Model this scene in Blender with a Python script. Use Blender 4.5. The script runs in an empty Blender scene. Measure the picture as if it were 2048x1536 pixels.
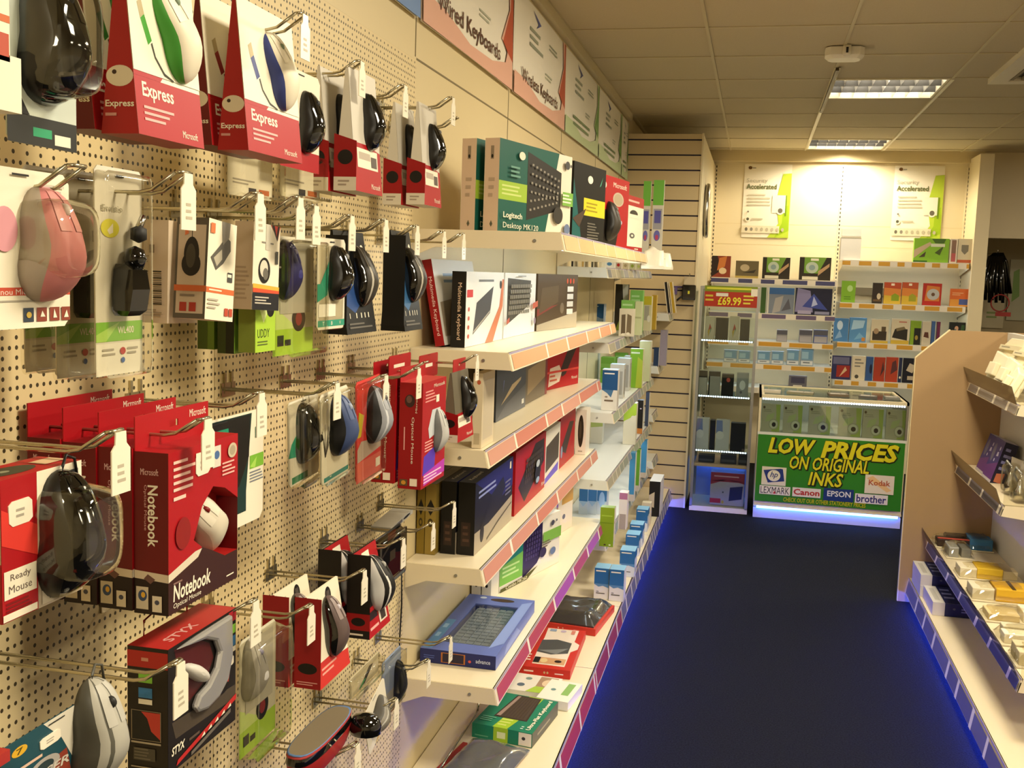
import bpy, math, random
from mathutils import Vector, Matrix
random.seed(7)
SC = bpy.context.scene
COL = SC.collection
# ------------------------------------------------------------------ camera
FPX, VX, VY, ROLL, EYE = 2090.0, 1512.0, 561.0, 0.0338, 1.55
_Y = Vector(((VX-1024)/FPX, -(VY-768)/FPX, -1)).normalized()
_e = Vector((math.cos(ROLL), -math.sin(ROLL), 0))
_X = (_e - _e.dot(_Y)*_Y).normalized()
_Z = _X.cross(_Y)
W2C = Matrix((_X, _Y, _Z)).transposed()          # world -> camera
cam = bpy.data.cameras.new('camera')
cam.sensor_width = 36.0
cam.lens = FPX/2048*36.0
cam.clip_start = 0.05
camo = bpy.data.objects.new('camera', cam)
COL.objects.link(camo)
camo.matrix_world = Matrix.Translation((0, 0, EYE)) @ W2C.transposed().to_4x4()
SC.camera = camo
# ------------------------------------------------------------------ view + world
SC.view_settings.view_transform = 'Standard'
SC.view_settings.look = 'None'
SC.view_settings.gamma = 1.0
SC.view_settings.use_curve_mapping = False
SC.view_settings.exposure = 0.0
wd = bpy.data.worlds.new('world'); SC.world = wd; wd.use_nodes = True
wd.node_tree.nodes['Background'].inputs[0].default_value = (1.0, .85, .6, 1)
wd.node_tree.nodes['Background'].inputs[1].default_value = 0.10
WARM = (1.0, .885, .67)
COOL = (.70, .85, 1.0)
BLUE = (.03, .07, 1.0)
K_CEIL, K_OFF, K_TUBE, K_LED = 28.0, 55.0, 8.0, 85.0
def area(name, loc, rot, size, sizey, watt, col):
    l = bpy.data.lights.new(name, 'AREA'); l.shape = 'RECTANGLE'; l.size = size; l.size_y = sizey
    l.energy = watt; l.color = col
    o = bpy.data.objects.new(name, l); COL.objects.link(o); o.location = loc; o.rotation_euler = rot
    return o
CEIL = 2.62
# the further ceiling lamps of the shop, above and behind the photographer
for i, (x, y) in enumerate([(.62, 3.75), (.62, 1.35), (.62, -1.05), (2.7, 3.75), (2.7, 1.35), (2.7, 6.15)]):
    area('ceiling_lamp', (x, y, CEIL-.03), (0, 0, 0), .5, .5, K_OFF*(1.0 if i < 3 else .7), WARM)
# the light of the two visible ceiling lamps, leaving through their louvres
def lamp(name, loc, watt, col, cone=165):
    l = bpy.data.lights.new(name, 'SPOT'); l.energy = watt; l.color = col; l.spot_size = math.radians(cone); l.spot_blend = .35; l.shadow_soft_size = .03
    o = bpy.data.objects.new(name, l); COL.objects.link(o); o.location = loc; return o
for y, w_ in ((6.17, 17.0), (8.58, 24.0)):
    for k in (-1, 0, 1): lamp('louvre_lamp', (.625, y+.19*k, CEIL-.012), w_, WARM)
# ------------------------------------------------------------------ pixel -> point on a plane of the room
def at(px, py, X=None, Y=None, Z=None):
    d = W2C.transposed() @ Vector(((px-1024)/FPX, -(py-768)/FPX, -1))
    t = X/d.x if X is not None else Y/d.y if Y is not None else (Z-EYE)/d.z
    return Vector((d.x*t, d.y*t, d.z*t+EYE))
# ------------------------------------------------------------------ materials
def lin(h):
    h = h.lstrip('#')
    return tuple(((c/255)/12.92 if c/255 <= .04045 else ((c/255+.055)/1.055)**2.4) for c in (int(h[i:i+2], 16) for i in (0, 2, 4)))
MATS = {}
def mat(key, rough=.45, metal=0.0, emit=0.0, coat=0.0):
    """'#rrggbb' or '#rrggbb:rough' gives a plain procedural paint; named ones are made below."""
    if key in MATS: return MATS[key]
    h, _, r = key.partition(':')
    if r: rough = float(r)
    m = bpy.data.materials.new('paint_'+h.strip('#')); m.use_nodes = True
    b = m.node_tree.nodes['Principled BSDF']
    b.inputs['Base Color'].default_value = (*lin(h), 1)
    b.inputs['Roughness'].default_value = rough
    b.inputs['Metallic'].default_value = metal
    b.inputs['Specular IOR Level'].default_value = .3
    if emit:
        b.inputs['Emission Color'].default_value = (*lin(h), 1); b.inputs['Emission Strength'].default_value = emit
    if coat: b.inputs['Coat Weight'].default_value = coat
    MATS[key] = m
    return m
def named(key, hexc, **k):
    m = bpy.data.materials.new(key); m.use_nodes = True
    b = m.node_tree.nodes['Principled BSDF']
    b.inputs['Base Color'].default_value = (*lin(hexc), 1)
    b.inputs['Roughness'].default_value = k.get('rough', .45)
    b.inputs['Metallic'].default_value = k.get('metal', 0)
    b.inputs['Coat Weight'].default_value = k.get('coat', 0)
    if 'emit' in k:
        e = k['emit']; b.inputs['Emission Color'].default_value = (*e[0], 1); b.inputs['Emission Strength'].default_value = e[1]
    MATS[key] = m
    return m
def noise_bump(m, scale, strength, col=None, amt=.5):
    nt = m.node_tree; b = nt.nodes['Principled BSDF']
    tc = nt.nodes.new('ShaderNodeTexCoord'); n = nt.nodes.new('ShaderNodeTexNoise'); n.inputs['Scale'].default_value = scale
    n.inputs['Detail'].default_value = 4
    nt.links.new(tc.outputs['Object'], n.inputs['Vector'])
    bp = nt.nodes.new('ShaderNodeBump'); bp.inputs['Strength'].default_value = strength; bp.inputs['Distance'].default_value = .004
    nt.links.new(n.outputs[0], bp.inputs['Height']); nt.links.new(bp.outputs[0], b.inputs['Normal'])
    if col:
        r = nt.nodes.new('ShaderNodeValToRGB'); r.color_ramp.elements[0].position = .5-amt/2; r.color_ramp.elements[1].position = .5+amt/2
        r.color_ramp.elements[0].color = b.inputs['Base Color'].default_value; r.color_ramp.elements[1].color = (*lin(col), 1)
        nt.links.new(n.outputs[0], r.inputs[0]); nt.links.new(r.outputs[0], b.inputs['Base Color'])
    return m
named('panel', '#d9c79a', rough=.5)
named('cream', '#e2d3ae', rough=.4)
named('shelf', '#e6d8b8', rough=.32)
named('shelfgrey', '#d8d6cc', rough=.35)
named('slat', '#cdb88e', rough=.5)
named('groove', '#2a2440', rough=.7)
named('dark', '#14120f', rough=.6)
named('chrome', '#c9c6bd', rough=.2, metal=1.0)
named('reflector', '#3c3a38', rough=.5)
named('louvre', '#e4e2dc', rough=.3, metal=.5)
named('steel', '#a9a8a2', rough=.35, metal=.8)
named('wire', '#b9b094', rough=.25, metal=.9)
named('gloss_black', '#0d0c0a', rough=.08, coat=.6)
named('soft_black', '#151310', rough=.35)
named('silver', '#b4b2ae', rough=.25, metal=.5)
named('white', '#ece6d4', rough=.4)
named('ticket', '#efe6cf', rough=.35)
named('endpanel', '#a98a60', rough=.5)
named('seam', '#7d7050', rough=.8)
noise_bump(named('tile', '#cdc0a0', rough=.9), 240, .15, '#c2b494', .6)
named('tbar', '#c8bb96', rough=.5)
named('tbar_white', '#e9e2cd', rough=.4)
m = noise_bump(named('carpet', '#090a0f', rough=.95), 170, .8, '#23252c', .5)
m.node_tree.nodes['Principled BSDF'].inputs['Specular IOR Level'].default_value = .1
named('lamp', '#ffffff', emit=(WARM, K_CEIL))
named('tube', '#ffffff', emit=(COOL, K_TUBE))
named('tube_dim', '#ffffff', emit=(COOL, 2.5))
named('tube_bright', '#ffffff', emit=(COOL, 17.0))
named('led_white', '#ffffff', emit=(COOL, 9.0))
named('led_blue', '#2040ff', emit=(BLUE, K_LED))
named('led_blue_bright', '#80c0ff', emit=((.08, .25, 1.0), 16.0))
def pegboard_mat():
    m = named('pegboard', '#dcc898', rough=.5)
    nt = m.node_tree; b = nt.nodes['Principled BSDF']; L = nt.links.new
    g = nt.nodes.new('ShaderNodeTexCoord'); s = nt.nodes.new('ShaderNodeSeparateXYZ'); L(g.outputs['Object'], s.inputs[0])
    def math_(op, a, b_=None):
        n = nt.nodes.new('ShaderNodeMath'); n.operation = op
        for i, v in enumerate((a, b_)):
            if v is None: continue
            if isinstance(v, (int, float)): n.inputs[i].default_value = v
            else: L(v, n.inputs[i])
        return n.outputs[0]
    def near(v, off):        # distance to the lattice of pitch 25 mm
        f = math_('FRACT', math_('ADD', math_('MULTIPLY', v, 40.0), off))
        return math_('SUBTRACT', f, .5)
    def hole(oy, oz):
        a = near(s.outputs['Y'], oy); c = near(s.outputs['Z'], oz)
        return math_('LESS_THAN', math_('ADD', math_('MULTIPLY', a, a), math_('MULTIPLY', c, c)), .0125)
    h = math_('MAXIMUM', math_('MAXIMUM', hole(0, 0), hole(.5, 0)), hole(0, .5))
    mx = nt.nodes.new('ShaderNodeMix'); mx.data_type = 'RGBA'
    L(h, mx.inputs['Factor']); mx.inputs['A'].default_value = (*lin('#dcc898'), 1); mx.inputs['B'].default_value = (*lin('#40361f'), 1)
    L(mx.outputs['Result'], b.inputs['Base Color'])
    bp = nt.nodes.new('ShaderNodeBump'); bp.inputs['Distance'].default_value = .001; bp.inputs['Strength'].default_value = .6; bp.invert = True
    L(h, bp.inputs['Height']); L(bp.outputs[0], b.inputs['Normal'])
pegboard_mat()
def clear_mat(key, tint, gloss=.10, rough=.06):
    m = bpy.data.materials.new(key); m.use_nodes = True; nt = m.node_tree; nt.nodes.clear()
    out = nt.nodes.new('ShaderNodeOutputMaterial'); mix = nt.nodes.new('ShaderNodeMixShader')
    t = nt.nodes.new('ShaderNodeBsdfTransparent'); t.inputs[0].default_value = (*lin(tint), 1)
    g = nt.nodes.new('ShaderNodeBsdfGlossy'); g.inputs['Roughness'].default_value = rough; g.inputs[0].default_value = (1, 1, .95, 1)
    f = nt.nodes.new('ShaderNodeLayerWeight'); f.inputs[0].default_value = .25
    mp = nt.nodes.new('ShaderNodeMath'); mp.operation = 'MULTIPLY_ADD'; mp.inputs[1].default_value = .7; mp.inputs[2].default_value = gloss
    nt.links.new(f.outputs['Fresnel'], mp.inputs[0]); nt.links.new(mp.outputs[0], mix.inputs[0])
    nt.links.new(t.outputs[0], mix.inputs[1]); nt.links.new(g.outputs[0], mix.inputs[2]); nt.links.new(mix.outputs[0], out.inputs[0])
    MATS[key] = m
clear_mat('clear', '#f4f2ea', .05)
clear_mat('clear_grey', '#c4c0b4', .10)
clear_mat('glass', '#eef4f2', .04, .02)
clear_mat('smoke', '#a8a296', .10)
# ------------------------------------------------------------------ mesh builder
TXT = {}
def glyphs(s, bold=0.0, shear=0.0):
    if 'M' in s: bold = 0.0
    k = (s, bold, shear)
    if k not in TXT:
        c = bpy.data.curves.new('t', 'FONT'); c.body = s; c.size = 1; c.resolution_u = 2; c.offset = bold; c.shear = shear
        o = bpy.data.objects.new('t', c); COL.objects.link(o)
        bpy.context.view_layer.update()
        me = bpy.data.meshes.new_from_object(o.evaluated_get(bpy.context.evaluated_depsgraph_get()))
        v = [(p.co.x, p.co.y) for p in me.vertices]; f = [tuple(q.vertices) for q in me.polygons]
        bpy.data.objects.remove(o); bpy.data.curves.remove(c); bpy.data.meshes.remove(me)
        xs = [a for a, _ in v] or [0]; ys = [b for _, b in v] or [0]
        TXT[k] = (v, f, min(xs), max(xs), min(ys), max(ys))
    return TXT[k]
class MB:
    def __init__(s): s.v, s.f, s.m, s.names, s.sm = [], [], [], [], []
    def mi(s, k):
        if k not in s.names: s.names.append(k)
        return s.names.index(k)
    def add(s, vs, fs, k, smooth=False):
        o = len(s.v); s.v += [tuple(p) for p in vs]; i = s.mi(k)
        for f in fs: s.f.append(tuple(a+o for a in f)); s.m.append(i); s.sm.append(smooth)
        return s
    def hexa(s, p, k):           # p: bottom 4 ccw then top 4 ccw
        return s.add(p, [(3, 2, 1, 0), (4, 5, 6, 7), (0, 1, 5, 4), (1, 2, 6, 5), (2, 3, 7, 6), (3, 0, 4, 7)], k)
    def box(s, x0, y0, z0, x1, y1, z1, k):
        x0, x1 = sorted((x0, x1)); y0, y1 = sorted((y0, y1)); z0, z1 = sorted((z0, z1))
        return s.hexa([(x0, y0, z0), (x1, y0, z0), (x1, y1, z0), (x0, y1, z0), (x0, y0, z1), (x1, y0, z1), (x1, y1, z1), (x0, y1, z1)], k)
    def prism(s, pts, axis, a, b, k):   # polygon in the two other axes, pushed along axis
        n = len(pts)
        def P(u, v, w): return {'x': (w, u, v), 'y': (u, w, v), 'z': (u, v, w)}[axis]
        vs = [P(u, v, a) for u, v in pts]+[P(u, v, b) for u, v in pts]
        return s.add(vs, [tuple(range(n)), tuple(range(2*n-1, n-1, -1))]+[(i, i+n, (i+1) % n+n, (i+1) % n) for i in range(n)], k)
    def tube(s, path, r, k, n=6, closed=False):
        path = [Vector(p) for p in path]; N = len(path); vs = []; up = Vector((0, 0, 1))
        for i, p in enumerate(path):
            d = (path[(i+1) % N if closed else min(i+1, N-1)]-path[i-1 if closed else max(i-1, 0)]).normalized()
            a = d.cross(up if abs(d.z) < .95 else Vector((1, 0, 0))).normalized(); b = d.cross(a)
            vs += [p+r*(math.cos(6.2832*j/n)*a+math.sin(6.2832*j/n)*b) for j in range(n)]
        fs = [(i*n+j, i*n+(j+1) % n, ((i+1) % N)*n+(j+1) % n, ((i+1) % N)*n+j) for i in range(N if closed else N-1) for j in range(n)]
        if not closed: fs += [tuple(range(n-1, -1, -1)), tuple(range((N-1)*n, N*n))]
        return s.add(vs, fs, k, True)
    def loft(s, rings, k, cap0=True, cap1=True, smooth=True):
        n = len(rings[0]); vs = [p for r in rings for p in r]; R = len(rings)
        fs = [(i*n+j, i*n+(j+1) % n, (i+1)*n+(j+1) % n, (i+1)*n+j) for i in range(R-1) for j in range(n)]
        s.add(vs, fs, k, smooth)
        if cap0: s.add(rings[0], [tuple(range(n-1, -1, -1))], k)
        if cap1: s.add(rings[-1], [tuple(range(n))], k)
        return s
    def lathe(s, prof, k, n=20, c=(0, 0, 0)):
        return s.loft([[(c[0]+r*math.cos(6.2832*j/n), c[1]+r*math.sin(6.2832*j/n), c[2]+z) for j in range(n)] for r, z in prof], k)
    def art(s, fr, items, lift=.00025):
        """flat print on a face; fr = (origin, U, V) with U, V spanning the whole face"""
        O, U, V = (Vector(q) for q in fr); N = U.cross(V).normalized()
        def P(u, v, h): return O+U*u+V*v+N*h
        for q, it in enumerate(items):
            h = lift*(1+q*.5); t = it[0]
            if t == 'r': x0, y0, x1, y1, c = it[1:6]; pts = [(x0, y0), (x1, y0), (x1, y1), (x0, y1)]
            elif t == 'e':
                cx, cy, rx, ry, c = it[1:6]; pts = [(cx+rx*math.cos(6.2832*i/24), cy+ry*math.sin(6.2832*i/24)) for i in range(24)]
            elif t == 'p': pts, c = it[1], it[2]
            elif t == 'l':          # lines of small print: x0,y0,x1,y1,n,col
                x0, y0, x1, y1, n, c = it[1:7]; rr = random.Random(int(x0*991+y0*313+n))
                for i in range(n):
                    a = y1-(y1-y0)*(i+.2)/n; b_ = y1-(y1-y0)*(i+.65)/n; e = x0+(x1-x0)*rr.uniform(.6, 1)
                    s.add([P(x0, b_, h), P(e, b_, h), P(e, a, h), P(x0, a, h)], [(0, 1, 2, 3)], c)
                continue
            elif t == 't':          # text fitted in a rectangle: str,x0,y0,x1,y1,col[,bold,shear,turn]
                _, st, x0, y0, x1, y1, c = it[:7]; bold = it[7] if len(it) > 7 else 0; sh = it[8] if len(it) > 8 else 0; turn = it[9] if len(it) > 9 else 0
                v, f, a0, a1, b0, b1 = glyphs(st, bold, sh); vs = []
                for a, b_ in v:
                    p = (a-a0)/(a1-a0+1e-9); r = (b_-b0)/(b1-b0+1e-9)
                    if turn == 1: p, r = 1-r, p       # reads upward
                    if turn == -1: p, r = r, 1-p      # reads downward
                    vs.append(P(x0+(x1-x0)*p, y0+(y1-y0)*r, h))
                s.add(vs, f, c); continue
            s.add([P(a, b_, h) for a, b_ in pts], [tuple(range(len(pts)))], c)
        return s
    def build(s, name, parent=None, loc=None, rot=None, bevel=0):
        me = bpy.data.meshes.new(name); me.from_pydata(s.v, [], s.f)
        for k in s.names: me.materials.append(mat(k))
        me.polygons.foreach_set('material_index', s.m); me.polygons.foreach_set('use_smooth', s.sm); me.update()
        o = bpy.data.objects.new(name, me); COL.objects.link(o)
        if parent: o.parent = parent
        if loc is not None: o.location = loc
        if rot is not None: o.rotation_euler = rot
        if bevel:
            b = o.modifiers.new('b', 'BEVEL'); b.width = bevel; b.segments = 2; b.limit_method = 'ANGLE'; b.angle_limit = .7
        return o
def tag(o, label=None, cat=None, group=None, kind=None):
    if label: o['label'] = label
    if cat: o['category'] = cat
    if group: o['group'] = group
    if kind: o['kind'] = kind
    return o
def thing(name, label, cat, loc=(0, 0, 0), rz=0, group=None, rx=0, ry=0):
    o = bpy.data.objects.new(name, None); o.empty_display_size = .02; COL.objects.link(o)
    o.location = loc; o.rotation_euler = (rx, ry, rz)
    return tag(o, label, cat, group)
def struct(mb, name): return tag(mb.build(name), kind='structure')
def copy_tree(o, parent=None, **k):
    c = o.copy(); COL.objects.link(c)
    if parent: c.parent = parent
    for ch in list(o.children): copy_tree(ch, c)
    for a, b in k.items():
        if a == 'loc': c.location = b
        elif a == 'rz': c.rotation_euler.z = b
        else: c[a] = b
    return c
R90 = math.pi/2
# ------------------------------------------------------------------ room shell
WL, YB = -.885, 9.05          # left wall plane, back wall plane
BAYS = [2.627, 3.66, 4.69, 5.71, 6.706]
b = MB().box(-1.5, -3, -.06, 5, 10.6, 0, 'carpet'); struct(b, 'floor')
b = MB(); HX0, HX1 = .335, .915
for y0, y1, cut in ((-3, 5.88, 0), (5.88, 6.46, 1), (6.46, 8.29, 0), (8.29, 8.87, 1), (8.87, 10.6, 0)):
    if cut: b.box(-1.5, y0, CEIL, HX0, y1, CEIL+.05, 'tile').box(HX1, y0, CEIL, 5, y1, CEIL+.05, 'tile')
    else: b.box(-1.5, y0, CEIL, 5, y1, CEIL+.05, 'tile')
struct(b, 'ceiling')
b = MB().box(WL-.1, -3, 0, WL, 10.6, CEIL, 'panel')
for y in BAYS: b.box(WL, y-.0025, .1, WL+.0012, y+.0025, 2.25, 'seam')
b.box(WL, 2.627, 2.086, WL+.0012, 7.06, 2.091, 'seam')
struct(b, 'wall_left')
b = MB()
for k in range(-15, 9):
    y = 5.87+.6*k
    if -3 < y < 9: b.box(-.88, y-.007, CEIL-.004, 4.9, y+.007, CEIL-.0005, 'tbar')
for k in range(-2, 8):
    x = .33+.595*k
    b.box(x-.007, -2.9, CEIL-.005, x+.007, 9.02, CEIL-.001, 'tbar')
struct(b, 'trim_1')
b = MB().box(WL+.0005, 1.0, CEIL-.05, WL+.03, 7.05, CEIL-.006, 'tbar'); struct(b, 'trim_2')
# back wall: left of the opening, over the opening, and the passage behind it
b = MB().box(-.885, YB, 0, 1.70, YB+.1, CEIL, 'cream')
b.box(1.70, YB, 1.95, 5, YB+.1, CEIL, 'cream')
for z in (1.85, 2.02): b.box(-.38, YB-.001, z-.002, 1.62, YB, z+.002, 'panel')
b.box(-.885, 8.99, 2.53, 1.70, YB, CEIL, 'panel')
struct(b, 'wall_back')
b = MB().box(1.6, 10.1, 0, 5, 10.2, CEIL, '#a89a78'); struct(b, 'wall_passage')
b = MB().box(4.6, -3, 0, 4.7, 10.1, CEIL, 'cream'); struct(b, 'wall_right')
b = MB().box(-1, -3.0, 0, 4.7, -2.9, CEIL, 'cream'); struct(b, 'wall_front')
b = MB().box(1.60, 8.62, 0, 1.70, 9.05, 2.56, 'cream'); struct(b, 'trim_3')
# slatted panel block at the end of the left run
b = MB().box(WL+.001, 7.075, 0, -.385, 9.049, 2.49, 'cream')
z = 2.49
k = 0
zs = [2.452-.0985*i for i in range(26)]
top = 2.49
for zz in zs:
    if zz < .02: break
    b.box(WL+.001, 7.06, zz+.005, -.395, 7.075, top, 'slat'); top = zz-.005
    b.box(WL+.001, 7.072, zz-.005, -.395, 7.0755, zz+.005, 'groove')
b.box(WL+.001, 7.06, 0, -.395, 7.075, top, 'slat')
b.box(-.395, 7.055, 0, -.383, 7.08, 2.495, 'cream')
tag(b.build('slatwall'), 'beige slatted wall panel with dark grooves between left shelves and glass cabinet', 'wall panel')
# uprights with punched slots on the back wall
b = MB()
for x in (-.372, .64, 1.60):
    b.box(x-.012, YB-.02, .1, x+.012, YB, 2.5, 'cream')
    for i in range(70): b.box(x-.004, YB-.0206, .2+i*.033, x+.004, YB-.02, .2+i*.033+.018, 'dark')
struct(b, 'trim_4')
# ------------------------------------------------------------------ ceiling lamps with louvres
def louvre(x0, y0, s, label):
    r = thing('ceiling_light', label, 'ceiling light', (x0, y0, CEIL), group='recessed louvre lights')
    w = .012
    b = MB()
    for q in ((0, 0, s, w), (0, s-w, s, s), (0, w, w, s-w), (s-w, w, s, s-w)): b.box(q[0], q[1], -.006, q[2], q[3], .03, 'tbar_white')
    b.build('frame', r)
    b = MB().box(w, w, .075, s-w, s-w, .08, 'reflector')
    for q in ((w, 0, s-w, .004), (w, s-.004, s-w, s), (0, 0, .004, s), (s-.004, 0, s, s)): b.box(q[0], q[1], .03, q[2], q[3], .08, 'reflector')
    b.build('reflector', r)
    for i in range(3):
        y = s*(i+.5)/3
        MB().tube([(.03, y, .055), (s-.03, y, .055)], .013, 'lamp', 10).build('lamp_tube', r)
    for i in range(1, 8):
        x = s*i/8; MB().prism([(x-.007, .036), (x+.007, .036), (x, -.004)], 'y', w, s-w, 'louvre').build('louvre_blade', r)
    for i in range(1, 3): MB().box(w, s*i/3-.004, -.004, s-w, s*i/3+.004, .036, 'reflector').build('cross_rail', r)
louvre(.335, 5.88, .58, 'square louvred ceiling light in front of the ceiling dome unit')
louvre(.335, 8.29, .58, 'square louvred ceiling light close to the back wall')
b = MB().box(.327, 5.55, CEIL-.02, .343, 6.9, CEIL-.005, '#4a3a20').box(.32, 5.55, CEIL-.008, .35, 6.9, CEIL-.0055, '#d8c89a')
tag(b.build('cable_trunking'), 'narrow dark cable strip along the ceiling beside the louvre lights', 'cable strip')
b = MB().box(.323, 6.9, CEIL-.012, .343, 8.28, CEIL-.0055, 'tbar_white').box(.92, 5.87, CEIL-.012, .935, 8.88, CEIL-.0055, 'tbar_white'); struct(b, 'trim_5')
# white ceiling unit with a little arm
r = thing('ceiling_sensor', 'white box unit with small camera arm hanging from the ceiling', 'ceiling device', (.335, 5.12, CEIL))
rr = [[(.085*sx*f, .06*sy*f, z) for sx, sy in ((1, .55), (.75, 1), (-.75, 1), (-1, .55), (-1, -.55), (-.75, -1), (.75, -1), (1, -.55))] for f, z in ((1, -.005), (1, -.04), (.8, -.055))]
MB().loft(rr, 'white', smooth=False).build('housing', r)
MB().lathe([(.001, -.052), (.016, -.05), (.018, -.045), (.018, -.004), (.001, -.003)], 'white', 14, (.005, -.075, 0)).build('arm', r)
MB().box(0, -.098, -.040, .010, -.09, -.016, 'dark').build('lens', r)
# air vent at the right
r = thing('ceiling_vent', 'white square air vent in the ceiling at the right edge', 'vent', (1.1, 4.9, CEIL))
b = MB()
for a in ((0, 0, .6, .08), (0, .92, .6, 1.0), (0, .08, .08, .92), (.52, .08, .6, .92)): b.box(a[0], a[1], -.03, a[2], a[3], -.001, 'tbar_white')
b.build('frame', r)
b = MB()
for i in range(9): b.box(.09+i*.05, .08, -.025, .105+i*.05, .92, -.01, '#8a8068')
b.build('slat', r)
MB().box(.08, .08, -.008, .52, .92, -.006, '#3a3428').build('backing', r)
# posters along the top of the left wall
def poster(y0, y1, title, wave, label, z0=2.185, z1=2.555):
    r = thing('poster', label, 'poster', (WL+.004, y0, z0), R90, group='range posters above the shelves')
    w, h = y1-y0-.012, z1-z0
    b = MB(); n = 14
    pts = [(w*i/n, -.004-.006*math.sin(math.pi*i/n)) for i in range(n+1)]
    vs = [(x, y, 0) for x, y in pts]+[(x, y*.4, h) for x, y in pts]+[(x, y+.0016, 0) for x, y in pts]+[(x, y*.4+.0016, h) for x, y in pts]
    m = n+1
    b.add(vs, [(i, i+1, m+i+1, m+i) for i in range(n)]+[(2*m+i, 3*m+i, 3*m+i+1, 2*m+i+1) for i in range(n)]+[(m+i, m+i+1, 3*m+i+1, 3*m+i) for i in range(n)]+[(i+1, i, 2*m+i, 2*m+i+1) for i in range(n)], '#efe9d8')
    F = ((0, -.0105, 0), (w, 0, 0), (0, 0.006, h))
    dk, md = wave
    b.art(F, [('p', [(0, 0), (1, 0), (1, 1), (.93, 1), (.95, .7), (.84, .38), (.93, .33), (.90, .2), (.72, .12), (.45, .1), (.2, .2), (0, .21)], md),
              ('p', [(.97, 1), (1, 1), (1, .25), (.93, .3), (.86, .37), (.96, .7)], dk),
              ('l', .25, .55, .5, .78, 3, '#9aa08c'), ('l', .62, .72, .82, .8, 2, '#9aa08c'), ('l', .55, .38, .72, .46, 2, '#b5b8a4'),
              ('p', [(.3, .95), (.45, .88), (.36, .8), (.4, .86)], '#5560a0'),
              ('t', title, .12, .13, .82, .30, '#5c3a2c', .01) if title else ('l', .2, .14, .7, .3, 2, '#7d9068')], .0005)
    b.build('sheet', r)
RED, GRN = ('#b8543a', '#e2b09a'), ('#6a9a48', '#c4d4a4')
poster(1.66, 2.63, None, ('#4a68a8', '#6f90c4'), 'poster with blue lower corner cut by the top of the photo, first of the row')
poster(2.642, 3.66, 'Wired Keyboards', RED, 'white and red poster reading Wired Keyboards above the left shelves')
poster(3.68, 4.69, 'Wireless Keyboards', RED, 'white and red poster reading Wireless Keyboards above the left shelves')
poster(4.70, 5.71, None, GRN, 'white and green poster just past the Wireless Keyboards poster')
poster(5.73, 6.70, None, GRN, 'white and green poster second past the Wireless Keyboards poster')
poster(6.72, 7.05, None, GRN, 'narrow end of a pale poster touching the slatted wall panel')
# ------------------------------------------------------------------ left wall: pegboard bays and shelf bays
for i, (y0, y1) in enumerate(((.55, 1.597), (1.599, 2.624))):
    b = MB().box(WL+.0015, y0, .12, WL+.004, y1, 2.083, 'pegboard')
    b.box(WL+.0015, y0, 2.083, WL+.0042, y1, 2.09, 'panel')
    tag(b.build('pegboard'), ['cream perforated panel behind the nearest mouse packs, left of its neighbour', 'cream perforated panel ending against the shelves of boxed keyboards'][i], 'pegboard', 'perforated panels of the left wall')
def strip(b, x, y0, y1, z0, z1, cols, tick, seed, sx=1, lean=.012, tile='ticket'):
    """sloping ticket strip of a shelf edge facing +x (sx=1) or -x (sx=-1): pattern of inserts and white tickets"""
    rr = random.Random(seed)
    O = (x, y0, z1) if sx > 0 else (x, y1, z1)
    xb = x+sx*lean
    b.prism([(x, z1), (xb, z0), (xb-sx*.004, z0), (x-sx*.004, z1)], 'y', y0, y1, 'shelf')
    fr = ((xb, y0, z0), (0, y1-y0, 0), (x-xb, 0, z1-z0)) if sx > 0 else ((xb, y1, z0), (0, y0-y1, 0), (x-xb, 0, z1-z0))
    L = y1-y0; t = .02; items = [('r', .0, .90, 1, 1.0, '#9a8fa8')]
    while t < L-.02:
        seg = rr.uniform(*tick[0]); e = min(t+seg, L-.005)
        items.append(('r', t/L, .08, e/L, .86, rr.choice(cols))); t = e
        wv = rr.uniform(*tick[1])
        items.append(('r', t/L, .02, min(t+wv, L-.003)/L, .95, tile)); t += wv
    b.art(fr, items, .0006)
def shelf(label, x, y0, y1, z, cols, tick, seed, th=.042, xw=WL+.004, group=None, tube=True, m='shelf', rods=False):
    r = thing('shelf', label, 'shelf', (0, 0, 0), group=group)
    r.location = ((x+xw)/2, (y0+y1)/2, z-th); o = r.location
    def sub(b): b.v = [(p[0]-o.x, p[1]-o.y, p[2]-o.z) for p in b.v]; return b
    b = MB().box(xw, y0, z-.012, x-.004, y1, z, m).box(x-.02, y0, z-th, x-.004, y1, z-.012, m)
    sub(b).build('deck', r)
    for y, s in ((y0, -1), (y1, 1)):
        yy = y+s*.0025; b = MB().prism([(xw, z-.001), (x-.004, z-.001), (x+.006, z-th-.004), (xw+.06, z-th-.004), (xw, z-th-.03)], 'y', yy, y, m)
        eb = sub(b).build('end_bracket', r)
        if s < 0:
            b = MB().lathe([(.0045, 0), (.0045, .002)], 'steel', 10)
            b.v = [(x-.07+p[0], yy-p[2]-.0005, z-th*.55+p[1]) for p in b.v]; sub(b).build('screw', eb)
    b = MB(); strip(b, x-.003, y0, y1, z-th-.006, z, cols, tick, seed); sub(b).build('ticket_strip', r)
    if tube:
        b = MB().box(x-.05, y0+.04, z-th+.002, x-.028, y1-.04, z-th+.012, tube if isinstance(tube, str) else 'tube'); sub(b).build('light_tube', r)
    return r
SAL = ['#c98a76', '#c47a68', '#cc9480']; GRY = ['#8f9282', '#a39c86', '#99a088', '#8b8c92']
T1 = ((.26, .46), (.02, .026)); T2 = ((.10, .19), (.010, .014))
G1 = 'shelves beside the perforated wall'
S1 = shelf('top cream shelf holding the green boxed keyboards, deepest of its bay', -.485, 2.632, 4.688, 1.655, ['#dcb884', '#d8b078'], ((.2, .34), (.01, .014)), 1, group=G1, tube='tube_bright')
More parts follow.
